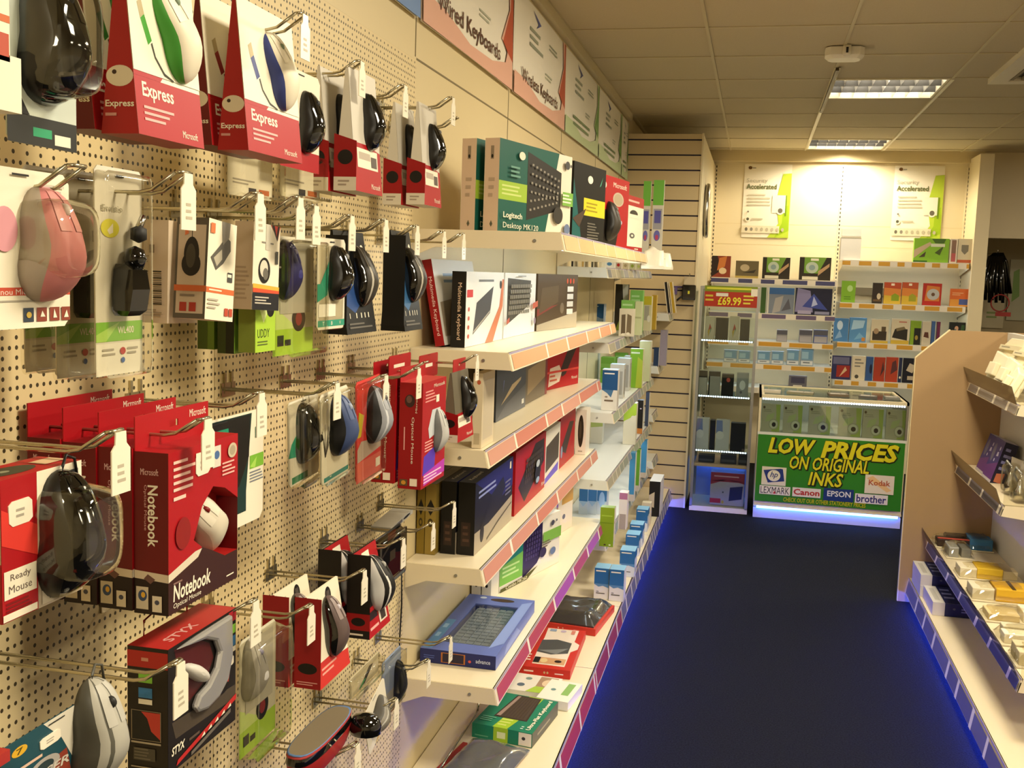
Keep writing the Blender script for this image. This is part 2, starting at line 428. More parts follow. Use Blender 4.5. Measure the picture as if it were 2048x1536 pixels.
S2 = shelf('cream shelf with orange strip holding the white and brown keyboard boxes', -.61, 2.632, 4.688, 1.342, ['#d49a70', '#d0906a', '#d8a87a'], T1, 2, group=G1, tube=False)
S3 = shelf('cream shelf with pink strip holding the dark grey box and the red remote box', -.666, 2.632, 4.688, 1.081, SAL, T1, 3, group=G1, tube=False)
S4 = shelf('cream shelf with salmon strip holding the black boxes and red keyboard box', -.668, 2.632, 4.688, .761, SAL, T1, 4, group=G1, tube='tube_dim')
S5 = shelf('lowest cream shelf with purple strip under the flat blue keyboard box', -.62, 2.632, 4.688, .437, ['#a8486a', '#a050a0', '#b04a58'], T1, 5, group=G1, tube=False)
def base(label, y0, y1, x=-.488, seed=0, cols=SAL, tick=T2, z=.125):
    r = thing('base_shelf', label, 'base shelf', ((x+WL)/2, (y0+y1)/2, 0), group='base shelves of the left run'); o = r.location
    def sub(b): b.v = [(p[0]-o.x, p[1]-o.y, p[2]-o.z) for p in b.v]; return b
    sub(MB().box(WL+.004, y0, z-.015, x-.004, y1, z, 'shelf')).build('deck', r)
    sub(MB().box(WL+.03, y0+.005, .001, x-.07, y1-.005, z-.016, 'shelf')).build('plinth', r)
    b = MB(); strip(b, x-.004, y0, y1, .048, z, cols, tick, seed); sub(b).build('ticket_strip', r)
    sub(MB().box(x-.069, y0+.01, .022, x-.064, y1-.01, .040, 'led_blue')).build('led_strip', r)
    return r
base('base shelf with red strip carrying the green flat keyboard box', 2.632, 3.655, seed=11, cols=['#a83c4c', '#a04050'], tick=((.24, .34), (.022, .028)))
base('base shelf with dark red strip carrying the black bagged keyboard', 3.66, 4.4, seed=12, cols=['#8c3448', '#903a50'], tick=((.24, .34), (.022, .028)))
base('base shelf with grey strip carrying the pair of blue boxes', 4.405, 5.71, seed=13, cols=['#6c6a80', '#77748a'], tick=((.12, .2), (.02, .03)))
base('base shelf with grey strip running up to the slatted panel', 5.715, 7.05, seed=14, cols=['#6c6a80', '#77748a'], tick=((.06, .14), (.02, .03)))
b = MB().tube([(-.80, 2.64, .133), (-.80, 3.16, .133)], .004, 'chrome').tube([(-.80, 3.16, .133), (-.80, 3.165, .16)], .004, 'chrome')
tag(b.build('metal_rail'), 'thin metal rail lying along the base shelf near the perforated panel', 'rail')
G2 = 'shelves of the middle left bays'
for lab, z, x, y0, y1, sd, tb in (
    ('upper grey edged bin shelf with tan strip under the end of the top shelf', 1.585, -.655, 4.695, 6.69, 21, False),
    ('grey edged shelf carrying the blue and green boxes behind the brown keyboard box', 1.245, -.632, 4.695, 6.60, 22, True),
    ('grey edged shelf carrying the tall blue and white carton and green boxes', .927, -.60, 4.695, 6.55, 23, True),
    ('grey edged wide empty fronted shelf below the tall blue carton', .615, -.612, 4.695, 6.69, 24, True),
    ('lowest grey edged shelf with the lime green box standing on its corner', .333, -.612, 4.695, 6.69, 25, False)):
    shelf(lab, x, y0, y1, z, GRY, T2, sd, group=G2, tube=tb, m='shelfgrey')
for lab, z, x, sd in (('short shelf stub against the slatted panel, topmost of the stubs', 1.32, -.53, 31), ('short shelf stub against the slatted panel, second from the top', .98, -.58, 32),
    ('short shelf stub against the slatted panel, third from the top', .666, -.60, 33), ('short shelf stub against the slatted panel, lowest of the stubs', .36, -.585, 34)):
    shelf(lab, x, 6.715, 7.05, z, GRY, T2, sd, group='short shelves against the slatted panel', tube=False, m='shelfgrey')
# ------------------------------------------------------------------ builders of goods
def faces(w, h, d, lean=0.0):
    """front, left, right, top, back faces of a box with its front at y=0 looking to -y"""
    return {'F': ((0, 0, 0), (w, 0, 0), (0, lean, h)), 'L': ((0, d, 0), (0, -d, 0), (0, 0, h)), 'R': ((w, 0, 0), (0, d, 0), (0, 0, h)), 'T': ((0, 0, h), (w, 0, 0), (0, d, 0))}
def carton(name, label, cat, loc, rz, w, h, d, m, art={}, group=None, rx=0, ry=0, part='carton', tab=None, side=None, top=None):
    r = thing(name, label, cat, loc, rz, group, rx, ry)
    b = MB(); o = [(0, 0, 0), (w, 0, 0), (w, d, 0), (0, d, 0)]; v = [(x, y, z) for z in (0, h) for x, y, _ in o]
    b.add(v, [(3, 2, 1, 0)], m); b.add(v, [(0, 1, 5, 4), (2, 3, 7, 6)], m)
    b.add(v, [(4, 5, 6, 7)], top or m); b.add(v, [(1, 2, 6, 5), (3, 0, 4, 7)], side or m)
    fr = faces(w, h, d)
    for k, it in art.items(): b.art(fr[k], it)
    b.build(part, r)
    if tab:      # hang tab rising from the back edge: height, colour, art
        th, tm = tab[:2]
        b = MB().box(0, d-.0015, h, w*.46, d, h+th, tm).box(w*.54, d-.0015, h, w, d, h+th, tm).box(w*.46, d-.0015, h, w*.54, d, h+th*.5, tm).box(w*.46, d-.0015, h+th*.68, w*.54, d, h+th, tm)
        b.art(((0, d-.0015, h), (w, 0, 0), (0, 0, th)), tab[2] if len(tab) > 2 else []); b.build('hang_tab', r)
    return r
def mouse(parent, cx, cz, L, W, H, top='gloss_black', side='soft_black', btn=None, wheel='#3a3a3a', y0=0.0, tilt=0.0, turn=0.0, cable=False, nose=.85, hump=.42, stripe=None):
    """a computer mouse standing nose up against the front of a pack: length along z, back of the hand towards -y"""
    N, K = 16, 18
    def sec(t, off=0.0):
        u = 2*t-1
        a = W/2*max(0.0, 1-abs(u)**3.2)**.42*(1-.16*math.exp(-((t-.5)/.16)**2))*(nose if t > .75 else nose+(1-nose)*min(1, (.75-t)/.3))
        g = max(0.0, 1-abs(u)**3.0)**.5*(.70+.30*math.exp(-((t-hump)/.28)**2))
        return a, H*g
    def pt(t, th, off=0.0):
        a, g = sec(t); c, s_ = math.cos(th), math.sin(th)
        x = (a+off)*math.copysign(abs(c)**.75, c); y = -(g+off)*abs(s_)**.8
        return Vector((x, y, (t-.5)*L+off*(2*t-1)))
    M = Matrix.Translation((cx, y0, cz)) @ Matrix.Rotation(turn, 4, 'Y') @ Matrix.Rotation(tilt, 4, 'X')
    ts = [.5-.5*math.cos(math.pi*(.02+.96*i/N)) for i in range(N+1)]; ths = [math.pi*j/K for j in range(K+1)]
    b = MB(); vs = [M @ pt(t, th) for t in ts for th in ths]; fs = []; n = K+1
    for i in range(N):
        for j in range(K):
            f = (i*n+j, (i+1)*n+j, (i+1)*n+j+1, i*n+j+1)
            c = side if (j < 4 or j >= K-4) else (stripe if stripe and (j in (6, 11)) else top)
            b.add([vs[q] for q in f], [(0, 1, 2, 3)], c, True)
    b.add([vs[i*n] for i in range(N+1)]+[vs[i*n+K] for i in range(N, -1, -1)], [tuple(range(2*N+2))], side)
    b.add([vs[j] for j in range(n)], [tuple(range(n))], side); b.add([vs[N*n+j] for j in range(n)], [tuple(range(n-1, -1, -1))], side)
    o = b.build('mouse', parent)
    # merge the doubled vertices so the shell shades smoothly
    import bmesh
    bm = bmesh.new(); bm.from_mesh(o.data); bmesh.ops.remove_doubles(bm, verts=bm.verts, dist=1e-5); bmesh.ops.recalc_face_normals(bm, faces=bm.faces); bm.to_mesh(o.data); bm.free()
    for lo, hi in ((.36, .485), (.515, .64)):
        b = MB(); tt = [.62+.34*i/6 for i in range(7)]; hh = [math.pi*(lo+(hi-lo)*j/4) for j in range(5)]
        vs = [M @ pt(t, th, .0006) for t in tt for th in hh]
        b.add(vs, [(i*5+j, (i+1)*5+j, (i+1)*5+j+1, i*5+j+1) for i in range(6) for j in range(4)], btn or top, True); b.build('button', o)
    p = pt(.80, math.pi/2); b = MB(); r_ = H*.16
    b.lathe([(r_*.6, -.003), (r_, -.002), (r_, .002), (r_*.6, .003)], wheel, 14)
    b.v = [tuple(M @ (p+Vector((q[2], q[1]+r_*.35, q[0])))) for q in b.v]; b.build('scroll_wheel', o)
    if cable:
        e = pt(.985, math.pi/2)
        b = MB().tube([M @ Vector((0, e.y*.5, L*.47)), M @ Vector((0, e.y*.5, L*.53)), M @ Vector((W*.12, -.002, L*.60)), M @ Vector((W*.3, -.002, L*.56)), M @ Vector((W*.36, -.002, L*.4))], .0016, side, 6); b.build('cable', o)
    return o
def shell(parent, x0, z0, x1, z1, dep, m='clear', r=.25, name='blister', y0=-.0006, taper=.82):
    """clear plastic bubble in front of a card"""
    cx, cz, a, c = (x0+x1)/2, (z0+z1)/2, (x1-x0)/2, (z1-z0)/2; rings = []
    def ring(f, y):
        out = []
        for i in range(24):
            t = 6.2832*i/24; out.append((cx+a*f*math.copysign(abs(math.cos(t))**r, math.cos(t)), y, cz+(c-a*(1-f))*math.copysign(abs(math.sin(t))**r, math.sin(t))))
        return out
    for f, q in ((1, 0), (.97, .35), (.92, .75), (taper, .96), (taper-.12, 1.0)): rings.append(ring(f, y0-dep*q))
    MB().loft(rings, m, cap0=False).build(name, parent)
def card_pack(name, label, cat, loc, rz, w, h, m, art=(), group=None, rx=0, ry=0, th=.0015, edge=None, cut=.0):
    """flat hanging card with a round-cornered outline and a slot"""
    r = thing(name, label, cat, loc, rz, group, rx, ry)
    b = MB(); q = min(w, h)*.06
    pts = [(q, 0), (w-q, 0), (w, q), (w, h-q), (w-q, h), (q, h), (0, h-q), (0, q)]
    b.prism(pts, 'y', 0, th, m); b.art(((0, 0, 0), (w, 0, 0), (0, 0, h)), list(art)+[('r', .42, .955, .58, .968, 'dark')]); b.build('card', r)
    if edge: shell(r, -.003, -.003, w+.003, h*.985, edge[0], edge[1] if len(edge) > 1 else 'clear', .12, 'clear_sleeve', .004, .97)
    return r
def tent(name, label, cat, loc, rz, w, h, d, m, F=(), L=(), group=None, rx=0, ry=0, sidem=None, tabh=.0, tabm=None, apex=.5, backm=None):
    """triangular pack: deep at the foot, closing to an edge at the top"""
    r = thing(name, label, cat, loc, rz, group, rx, ry)
    a = d*apex; e = .002
    b = MB(); sm = sidem or m
    A = [(0, 0, 0), (w, 0, 0), (w, d, 0), (0, d, 0), (0, a-e, h), (w, a-e, h), (w, a+e, h), (0, a+e, h)]
    b.add(A, [(3, 2, 1, 0)], sm); b.add(A, [(0, 1, 5, 4)], m); b.add(A, [(2, 3, 7, 6)], backm or m); b.add(A, [(1, 2, 6, 5), (3, 0, 4, 7)], sm); b.add(A, [(4, 5, 6, 7)], m)
    b.art(((0, 0, 0), (w, 0, 0), (0, a-e, h)), F)
    b.art(((0, d, 0), (0, -d, 0), (0, 0, h)), L)
    b.build('carton', r)
    if tabh:
        MB().box(w*.05, a-e*.5, h, w*.46, a+e*.5, h+tabh, tabm or m).box(w*.54, a-e*.5, h, w*.95, a+e*.5, h+tabh, tabm or m).box(w*.46, a-e*.5, h+tabh*.6, w*.54, a+e*.5, h+tabh, tabm or m).box(w*.46, a-e*.5, h, w*.54, a+e*.5, h+tabh*.4, tabm or m).build('hang_tab', r)
    return r, math.atan2(a-e, h)
def sticker(parent, fr, u0, v0, u1, v1, m='ticket', name='price_sticker', lines=True):
    O, U, V = (Vector(q) for q in fr); N = U.cross(V).normalized()*.0012; q = .16
    pts = [(u0+(u1-u0)*x, v0+(v1-v0)*y) for x, y in ((q, 0), (1-q, .02), (1, q), (.98, 1-q), (1-q, 1), (q, .98), (0, 1-q), (.02, q))]
    b = MB(); P = [O+U*a+V*c for a, c in pts]
    b.add([p+N for p in P]+[p+N*.2 for p in P], [tuple(range(8))]+[(i, i+8, (i+1) % 8+8, (i+1) % 8) for i in range(8)], m)
    if lines: b.art((O+N+U*u0+V*v0, U*(u1-u0), V*(v1-v0)), [('l', .3, .25, .8, .7, 2, '#a8a090')])
    b.build(name, parent)
def LW(X, bl, tr):
    """front face on the plane X: lower left and upper right pixel -> corner point, width, height"""
    p, q = at(*bl, X=X), at(*tr, X=X); return p, q.y-p.y, q.z-p.z
def hook(tip, X, label, ticket=True, gap=.012, drop=.0, up=.022, root=None, th=.062, twist=0.0):
    p = tip if isinstance(tip, Vector) else at(*tip, X=X); xw = WL+.004; L = X-xw
    r = thing('peg_hook', label, 'peg hook', (xw, p.y, p.z-up), group='chrome peg hooks of the perforated wall')
    b = MB().box(0, -gap-.012, -.012, .003, gap+.012, .012, 'wire').box(0, -gap-.003, -.006, .004, -gap+.003, .03, 'wire').box(0, gap-.003, -.006, .004, gap+.003, .03, 'wire'); b.build('back_plate', r)
    for s in (-1, 1):
        MB().tube([(.002, s*gap, 0), (L-.05, s*gap, 0), (L-.035, s*gap, .003), (L-.006, s*gap, up)], .0022, 'wire').build('prong', r)
    MB().tube([(L-.006, -gap, up), (L, -gap*.6, up+.001), (L, gap*.6, up+.001), (L-.006, gap, up)], .0022, 'wire').build('tip', r)
    if ticket:
        b = MB(); w = .0155
        pts = [(-w*.55, 0), (w*.55, 0), (w*.6, -.012), (w, -.018), (w, -th), (-w, -th), (-w, -.018), (-w*.6, -.012)]
        b.prism(pts, 'x', L+.002, L+.0035, 'ticket'); b.art(((L+.0035, -w, -th), (0, 2*w, 0), (0, 0, th)), [('l', .3, .15, .75, .5, 3, '#b8ae98')])
        o = b.build('price_ticket', r); o.location = (0, 0, up); o.rotation_euler = (0, 0, twist)
    return r
MS = 'Microsoft'
# ------------------------------------------------------------------ goods hanging on the perforated wall
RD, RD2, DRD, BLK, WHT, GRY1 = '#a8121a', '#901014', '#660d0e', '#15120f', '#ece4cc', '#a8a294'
def face_of(p, w, h, d): return faces(w, h, d)
# --- top row: red and white tents
def express(loc, w, h, accent, label, g, side_hi):
    F = [('r', 0, 0, 1, .31, RD), ('p', [(0, .31), (.38, .31), (.42, .335), (0, .335)], RD), ('t', 'Express', .10, .185, .56, .285, WHT, .02), ('t', 'Microsoft', .66, .035, .90, .075, WHT, .02),
         ('l', .1, .07, .55, .165, 3, '#e0a8a0'), ('r', 0, .335, 1, 1, WHT), ('p', [(.16, .62), (.22, .65), (.30, .52), (.24, .49)], accent), ('p', [(.13, .70), (.19, .73), (.22, .65), (.16, .62)], '#b8a880'),
         ('p', [(.28, .5), (.32, .43), (.44, .35), (.58, .33), (.58, .34), (.45, .365), (.335, .44), (.30, .51)], '#4a4a40')]
    L = [('e', .5, .30, .36, .055, '#d8ccb0'), ('e', .36, .32, .06, .012, '#3a2a20'), ('t', 'Express', .12, .13, .88, .175, WHT, .02), ('l', .12, .08, .5, .115, 1, '#c89088')]
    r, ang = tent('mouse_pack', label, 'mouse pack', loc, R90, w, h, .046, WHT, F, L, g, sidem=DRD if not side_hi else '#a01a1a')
    if accent:
        mouse(r, w*.62, h*.60, .112, .060, .030, top='#e8e0c8', side=accent, btn='#efe8d4', wheel='#7a8a70', y0=math.tan(ang)*h*.60, tilt=-ang, turn=-.42, stripe=None)
    return r
g = 'red and white tent packs of the top row'
p, w, h = LW(-.66, (278, 267), (409, -70)); h = .205
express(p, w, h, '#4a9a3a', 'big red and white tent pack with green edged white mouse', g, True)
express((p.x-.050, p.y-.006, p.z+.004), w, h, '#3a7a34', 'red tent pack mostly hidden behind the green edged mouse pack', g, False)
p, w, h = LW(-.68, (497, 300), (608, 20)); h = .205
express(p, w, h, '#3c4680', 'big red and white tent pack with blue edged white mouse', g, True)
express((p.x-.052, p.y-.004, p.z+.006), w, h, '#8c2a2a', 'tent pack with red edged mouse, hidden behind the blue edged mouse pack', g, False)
# --- smaller tents, grey over red with a black mouse
def small_tent(loc, w, h, label, top='#cfc8b8', win=True, d=.044, group='small red footed mouse tents', rz=R90, back=None):
    F = [('r', 0, 0, 1, .36, RD), ('p', [(0, .36), (1, .30), (1, .36), (.5, .40), (0, .40)], RD), ('r', 0, .40, 1, 1, top), ('r', .12, .20, .88, .36, WHT), ('r', .18, .27, .6, .33, '#b8aa98'), ('r', .62, .22, .84, .31, '#5a5048'), ('t', 'Microsoft', .58, .04, .92, .085, WHT, .02)]
    L = [('p', [(0, 0), (1, 0), (1, .40), (0, .46)], RD2), ('r', 0, .0, 1, .11, '#cfc4ae'), ('e', .5, .27, .33, .06, BLK), ('l', .2, .03, .8, .09, 2, '#9a8a78')]
    r, ang = tent('mouse_pack', label, 'mouse pack', loc, rz, w, h, d, top, F, L, group, sidem=top, tabh=.0)
    y0 = math.tan(ang)*h*.62
    mouse(r, w*.62, h*.60, .108, .058, .034, y0=y0, tilt=-ang, wheel='#6a6660')
    return r
p, w, h = LW(-.72, (712, 381), (777, 163))
small_tent(p, w*.86, h, 'small red footed tent with black mouse, right of the blue edged pack')
small_tent((p.x-.051, p.y-.008, p.z-.002), w*.86, h, 'pale topped tent pack directly behind the black mouse tent of the top row')
p, w, h = LW(-.74, (849, 409), (893, 224))
small_tent(p, w*.86, h, 'tent pack with black mouse hanging last before the keyboard shelves')
small_tent((p.x-.054, p.y-.006, p.z-.002), w*.86, h, 'tent pack half hidden behind the last black mouse tent of the top row')
# pack with a dark mouse peeping out behind the blue edged tent
p, w, h = LW(-.76, (560, 330), (640, 160))
r = card_pack('mouse_pack', 'white card pack whose dark mouse peeps out right of the blue edged pack', 'mouse pack', p, R90, w, h, WHT, [('r', 0, 0, 1, .2, RD)])
mouse(r, w*.62, h*.5, .105, .058, .034)
for i, (bl, tr, lab) in enumerate((((455, 388), (545, 318), 'clear pack with white icon card below the green edged tent'), ((560, 391), (640, 318), 'clear pack with white icon card below the blue edged tent'))):
    p, w, h = LW(-.80, bl, tr)
    r = card_pack('blister_pack', lab, 'blister pack', p, R90, w, h, WHT, [('r', .45, .08, .62, .22, '#3a3a44'), ('r', .68, .1, .92, .22, '#c0683a'), ('l', .1, .25, .6, .4, 2, '#a8a090')], 'clear packs under the red tents', edge=(.03,))
# --- far left top: big black mouse pack and box edge
p, w, h = LW(-.66, (45, 286), (150, -40))
r = card_pack('mouse_pack', 'pale blue card pack with large glossy black mouse at top left corner', 'mouse pack', (p.x, p.y-.02, p.z), R90, w*1.25, h, '#c8d0c4', [('r', 0, 0, 1, .16, '#2a2a26'), ('r', .35, .05, .62, .10, '#2f9a6a'), ('r', .66, .02, .9, .08, WHT), ('l', .1, .75, .5, .95, 3, '#6aa0b0'), ('p', [(0, .16), (.3, .16), (.12, .3), (0, .3)], BLK)])
mouse(r, w*.62, h*.60, .122, .074, .045, wheel='#2a2a2a')
shell(r, w*.18, h*.26, w*1.0, h*.93, .05, 'clear', .6)
p, w, h = LW(-.60, (-30, 110), (17, -60))
carton('mouse_box', 'cream box with orange band cut by the top left picture edge', 'box', p, R90, w, h, .03, WHT, {'F': [('r', 0, .42, 1, .5, '#c86a3a'), ('r', .55, .05, .95, .3, '#b8503a'), ('r', 0, .78, 1, .86, '#c8503a')]})
p, w, h = LW(-.60, (-60, 205), (42, 118))
carton('small_box', 'small white carton under the big black mouse at the left edge', 'box', p, R90, w, h, .04, WHT)
# --- second row
p, w, h = LW(-.66, (2, 660), (137, 352)); p.y -= .045; w += .045
r = card_pack('mouse_pack', 'white card pack with metallic pink mouse at the left edge', 'mouse pack', p, R90, w, h, WHT, [('r', 0, .21, 1, .26, '#c8523c'), ('t', 'anou Micro Mouse', .28, .215, .85, .25, '#f0e0d0', .01), ('l', .2, .16, .9, .185, 1, '#a8a090'),
    ('r', .52, .04, .62, .13, '#3a4450'), ('r', .65, .04, .75, .13, '#8a4030'), ('r', .78, .04, .88, .13, '#8a4030'), ('r', .90, .04, .99, .13, '#8a4030'), ('e', .57, .085, .025, .02, '#c8a84a'), ('p', [(.68, .07), (.73, .07), (.70, .11)], WHT), ('p', [(.81, .06), (.85, .06), (.82, .12)], WHT), ('p', [(.92, .06), (.97, .06), (.95, .11)], WHT), ('e', .35, .62, .12, .14, '#d898a0'), ('e', .75, .88, .05, .04, '#e0a8b0'), ('l', .7, .86, .95, .93, 2, '#c8c0b0')])
mouse(r, w*.70, h*.535, .108, .068, .042, top='#c87e7c', side='#a89a88', btn='#cf8f8a', wheel='#d8c8c0', cable=False)
shell(r, w*.47, h*.31, w*.93, h*.84, .047, 'clear', .62)
p, w, h = LW(-.70, (192, 755), (283, 345))
def presenter(loc, label):
    r = card_pack('presenter_pack', label, 'blister pack', loc, R90, w, h, '#d9d2c0', [('r', 0, 0, 1, .155, '#e9e3d2'), ('r', 0, .165, 1, .26, '#7db83a'), ('p', [(0, .2), (.5, .26), (.2, .165), (0, .165)], '#a8d060'), ('t', 'WL400', .45, .2, .8, .235, WHT, .01), ('e', .3, .71, .19, .045, '#d8d040'), ('p', [(.24, .70), (.36, .735), (.36, .69), (.28, .68)], WHT),
        ('l', .12, .09, .5, .135, 2, '#a8a090'), ('e', .55, .115, .06, .018, '#b83a34'), ('l', .65, .09, .95, .135, 2, '#a8a090'), ('e', .55, .07, .04, .014, '#4a6aa8'), ('t', 'Envisio', .12, .79, .55, .82, '#9a947e', .01)], 'clear presenter packs beside the pink mouse', edge=(.018,))
    b = MB().loft([[(w*.5+a*sx, -.002-dd*(1.0 if sy > 0 else 0), h*.29+zz) for sx, sy in ((-1, 0), (-1, .6), (-.6, 1), (.6, 1), (1, .6), (1, 0))] for a, dd, zz in ((.012, .016, 0), (.017, .022, .006), (.017, .026, .03), (.014, .024, .052), (.010, .012, .058))], 'gloss_black', smooth=False); b.build('presenter', r)
    b = MB().lathe([(.001, -.014), (.010, -.010), (.013, 0), (.010, .010), (.001, .014)], 'gloss_black', 16, (w*.62, -.013, h*.57)).lathe([(.001, -.010), (.009, -.006), (.009, .006), (.001, .010)], 'dark', 14, (w*.72, -.012, h*.69)).tube([(w*.72, -.012, h*.72), (w*.8, -.014, h*.78)], .004, 'chrome'); b.build('receiver', r)
    return r
presenter(p, 'tall clear pack with black presenter, yellow disc and green band')
presenter((p.x-.046, p.y-.004, p.z-.004), 'tall clear presenter pack directly behind the front one')
presenter((p.x-.092, p.y+.004, p.z), 'tall clear presenter pack deepest toward the perforated wall')
# boxes with printed mice
p, w, h = LW(-.70, (409, 638), (466, 440))
F = [('r', 0, .27, 1, .325, '#cf6a3a'), ('l', .1, .28, .7, .315, 1, '#f0dcc0'), ('p', [(.10, .62), (.3, .50), (.55, .58), (.80, .72), (.78, .82), (.62, .86), (.42, .76)], '#5a564e'), ('p', [(.2, .62), (.32, .54), (.5, .62), (.48, .72)], '#b0a894'), ('p', [(.45, 1), (.75, 1), (.72, .85), (.5, .76)], '#8a8478'), ('r', .72, .4, .9, .5, '#4a4a48'), ('r', .72, .45, .86, .48, WHT), ('r', .66, .05, .79, .13, '#b84a34'), ('r', .82, .05, .95, .13, '#b84a34'), ('r', .05, .86, .2, .96, '#d8784a'), ('l', .05, .1, .5, .22, 3, '#b8b0a0')]
Ls = [('r', 0, 0, 1, 1, '#5c5446'), ('r', .07, .05, .93, .93, '#c7b49a'), ('e', .5, .64, .24, .17, '#2a2620'), ('e', .5, .54, .30, .12, '#2a2620'), ('e', .48, .62, .15, .12, '#4a4438'), ('r', .49, .78, .51, .9, '#2a2620'), ('r', .0, .27, 1, .33, '#cf6a3a'), ('r', .2, .07, .42, .16, '#a83a2a'), ('r', .5, .07, .72, .16, '#a83a2a'), ('l', .2, .2, .8, .25, 1, '#8a7a68'), ('p', [(.28, .82), (.4, .84), (.36, .93), (.28, .9)], '#d8784a')]
carton('mouse_box', 'white box with grey mouse picture, its dark framed side showing a black mouse', 'box', p, R90, w, h, .046, WHT, {'F': F, 'L': Ls}, 'printed mouse boxes of the second row', ry=.09)
bars = []
for u in (.1, .55):
    for i in range(16): bars.append(('r', u, .18+i*.021, u+.3, .18+i*.021+(.006 if i % 3 else .013), '#3a3428'))
carton('mouse_box', 'beige box showing two barcodes on its side, behind the grey mouse box', 'box', (p.x-.052, p.y-.004, p.z-.008), R90, w, h*1.02, .046, '#d2bfa4', {'L': bars+[('r', .45, .68, .62, .76, '#8a7a64'), ('l', .1, .58, .5, .66, 3, '#9a8a74'), ('l', .3, .06, .9, .14, 3, '#9a8a74')], 'F': [('e', .5, .82, .22, .05, BLK), ('e', .5, .82, .14, .03, '#d2bfa4')]}, 'printed mouse boxes of the second row', ry=.03)
p, w, h = LW(-.72, (503, 619), (557, 448))
F = [('p', [(.62, 1), (1, 1), (.92, .84)], '#c0402c'), ('p', [(.66, 1), (.76, 1), (.86, .87), (.90, 1), (.98, 1), (.90, .82)], BLK), ('l', .3, .76, .8, .8, 1, '#8a8478'), ('r', .45, .7, .62, 1, '#c8c2b0'), ('e', .42, .46, .22, .15, BLK), ('e', .40, .48, .15, .10, '#d8d0bc'), ('e', .46, .42, .1, .07, '#6a665c'), ('p', [(0, .30), (1, .28), (1, .23), (0, .22)], '#e0b040'), ('p', [(0, .25), (1, .235), (1, .20), (0, .20)], '#d05030'), ('r', 0, 0, 1, .20, '#1c1c22'), ('l', .08, .06, .7, .16, 3, '#c8c0b0'), ('r', .82, .55, .92, .7, '#4a4a44')]
carton('mouse_box', 'white box with orange and black foot and small black mouse print', 'box', p, R90, w, h, .030, WHT, {'F': F, 'L': [('r', 0, 0, 1, 1, '#b8a486'), ('l', .1, .1, .9, .5, 8, '#a08c70')]}, 'printed mouse boxes of the second row', ry=.05)
p, w, h = LW(-.765, (545, 714), (628, 478))
def oval_pack(loc, w, h, label, blue=True, g='clear packs with green foot and dark oval'):
    r = card_pack('blister_pack', label, 'blister pack', loc, R90, w, h, '#cfc8ae', [('r', 0, 0, 1, .22, '#a9cc3c'), ('p', [(0, .22), (.6, .22), (.3, .32), (0, .42)], '#c8dc80'), ('e', .62, .30, .17, .11, BLK), ('e', .62, .30, .08, .06, '#8a2a2a'), ('r', .1, .08, .25, .17, '#2a2a28'), ('r', .28, .08, .42, .13, '#2a2a28'), ('r', .15, .35, .9, .95, '#b8b2a0')], g, edge=(.035,))
    mouse(r, w*.24, h*.72, .10, .055, .032, top='#2c2a6a' if blue else '#b0aca4', side='#1a1a2a' if blue else '#8a8678', wheel='#9a98b8')
    return r
oval_pack(p, w, h, 'clear pack with purple blue mouse and dark oval on green foot')
p, w, h = LW(-.742, (510, 706), (551, 560))
UD = {'F': [('r', 0, 0, 1, 1, '#a8cc3a'), ('p', [(.2, .6), (.5, .75), (.6, .55), (.4, .4)], '#d8e898'), ('e', .75, .6, .2, .12, BLK), ('t', 'UDDY', .1, .2, .7, .32, '#3a4a20'), ('l', .1, .08, .7, .16, 2, '#5a6a30')], 'L': [('r', 0, 0, 1, 1, '#7a8a34')]}
carton('mouse_box', 'lime green small box under the orange footed mouse box', 'box', p, R90, w, h, .028, '#a8cc3a', UD, 'lime green boxes of the second row', tab=(.05, '#a8cc3a'))
hook((556, 536), -.725, 'peg hook carrying the three lime boxes, hidden by the orange footed box', False)
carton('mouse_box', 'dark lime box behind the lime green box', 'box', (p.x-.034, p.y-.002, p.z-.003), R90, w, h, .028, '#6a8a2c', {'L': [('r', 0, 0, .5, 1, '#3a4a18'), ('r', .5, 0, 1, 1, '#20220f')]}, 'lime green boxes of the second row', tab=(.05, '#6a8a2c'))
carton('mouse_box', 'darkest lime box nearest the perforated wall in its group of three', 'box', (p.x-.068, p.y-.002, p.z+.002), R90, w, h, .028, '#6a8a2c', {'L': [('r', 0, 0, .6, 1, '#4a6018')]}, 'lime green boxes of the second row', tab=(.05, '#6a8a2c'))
p, w, h = LW(-.74, (633, 661), (691, 480))
r = card_pack('mouse_pack', 'white and teal card pack with black mouse in the second row', 'mouse pack', p, R90, w, h, '#e4dcc6', [('r', .04, .03, 1, .10, '#2f9678'), ('t', 'T', .2, .045, .26, .085, WHT), ('t', 'B', .5, .045, .56, .085, WHT), ('t', 'V', .8, .045, .86, .085, WHT), ('p', [(0, .3), (.35, .38), (.4, .75), (.1, .5), (0, .5)], '#38a080'), ('r', .05, .14, .65, .28, '#ede6d2')], edge=(.004,))
mouse(r, w*.60, h*.62, .100, .060, .036, wheel='#8a8a88')
p, w, h = LW(-.75, (695, 670), (763, 468))
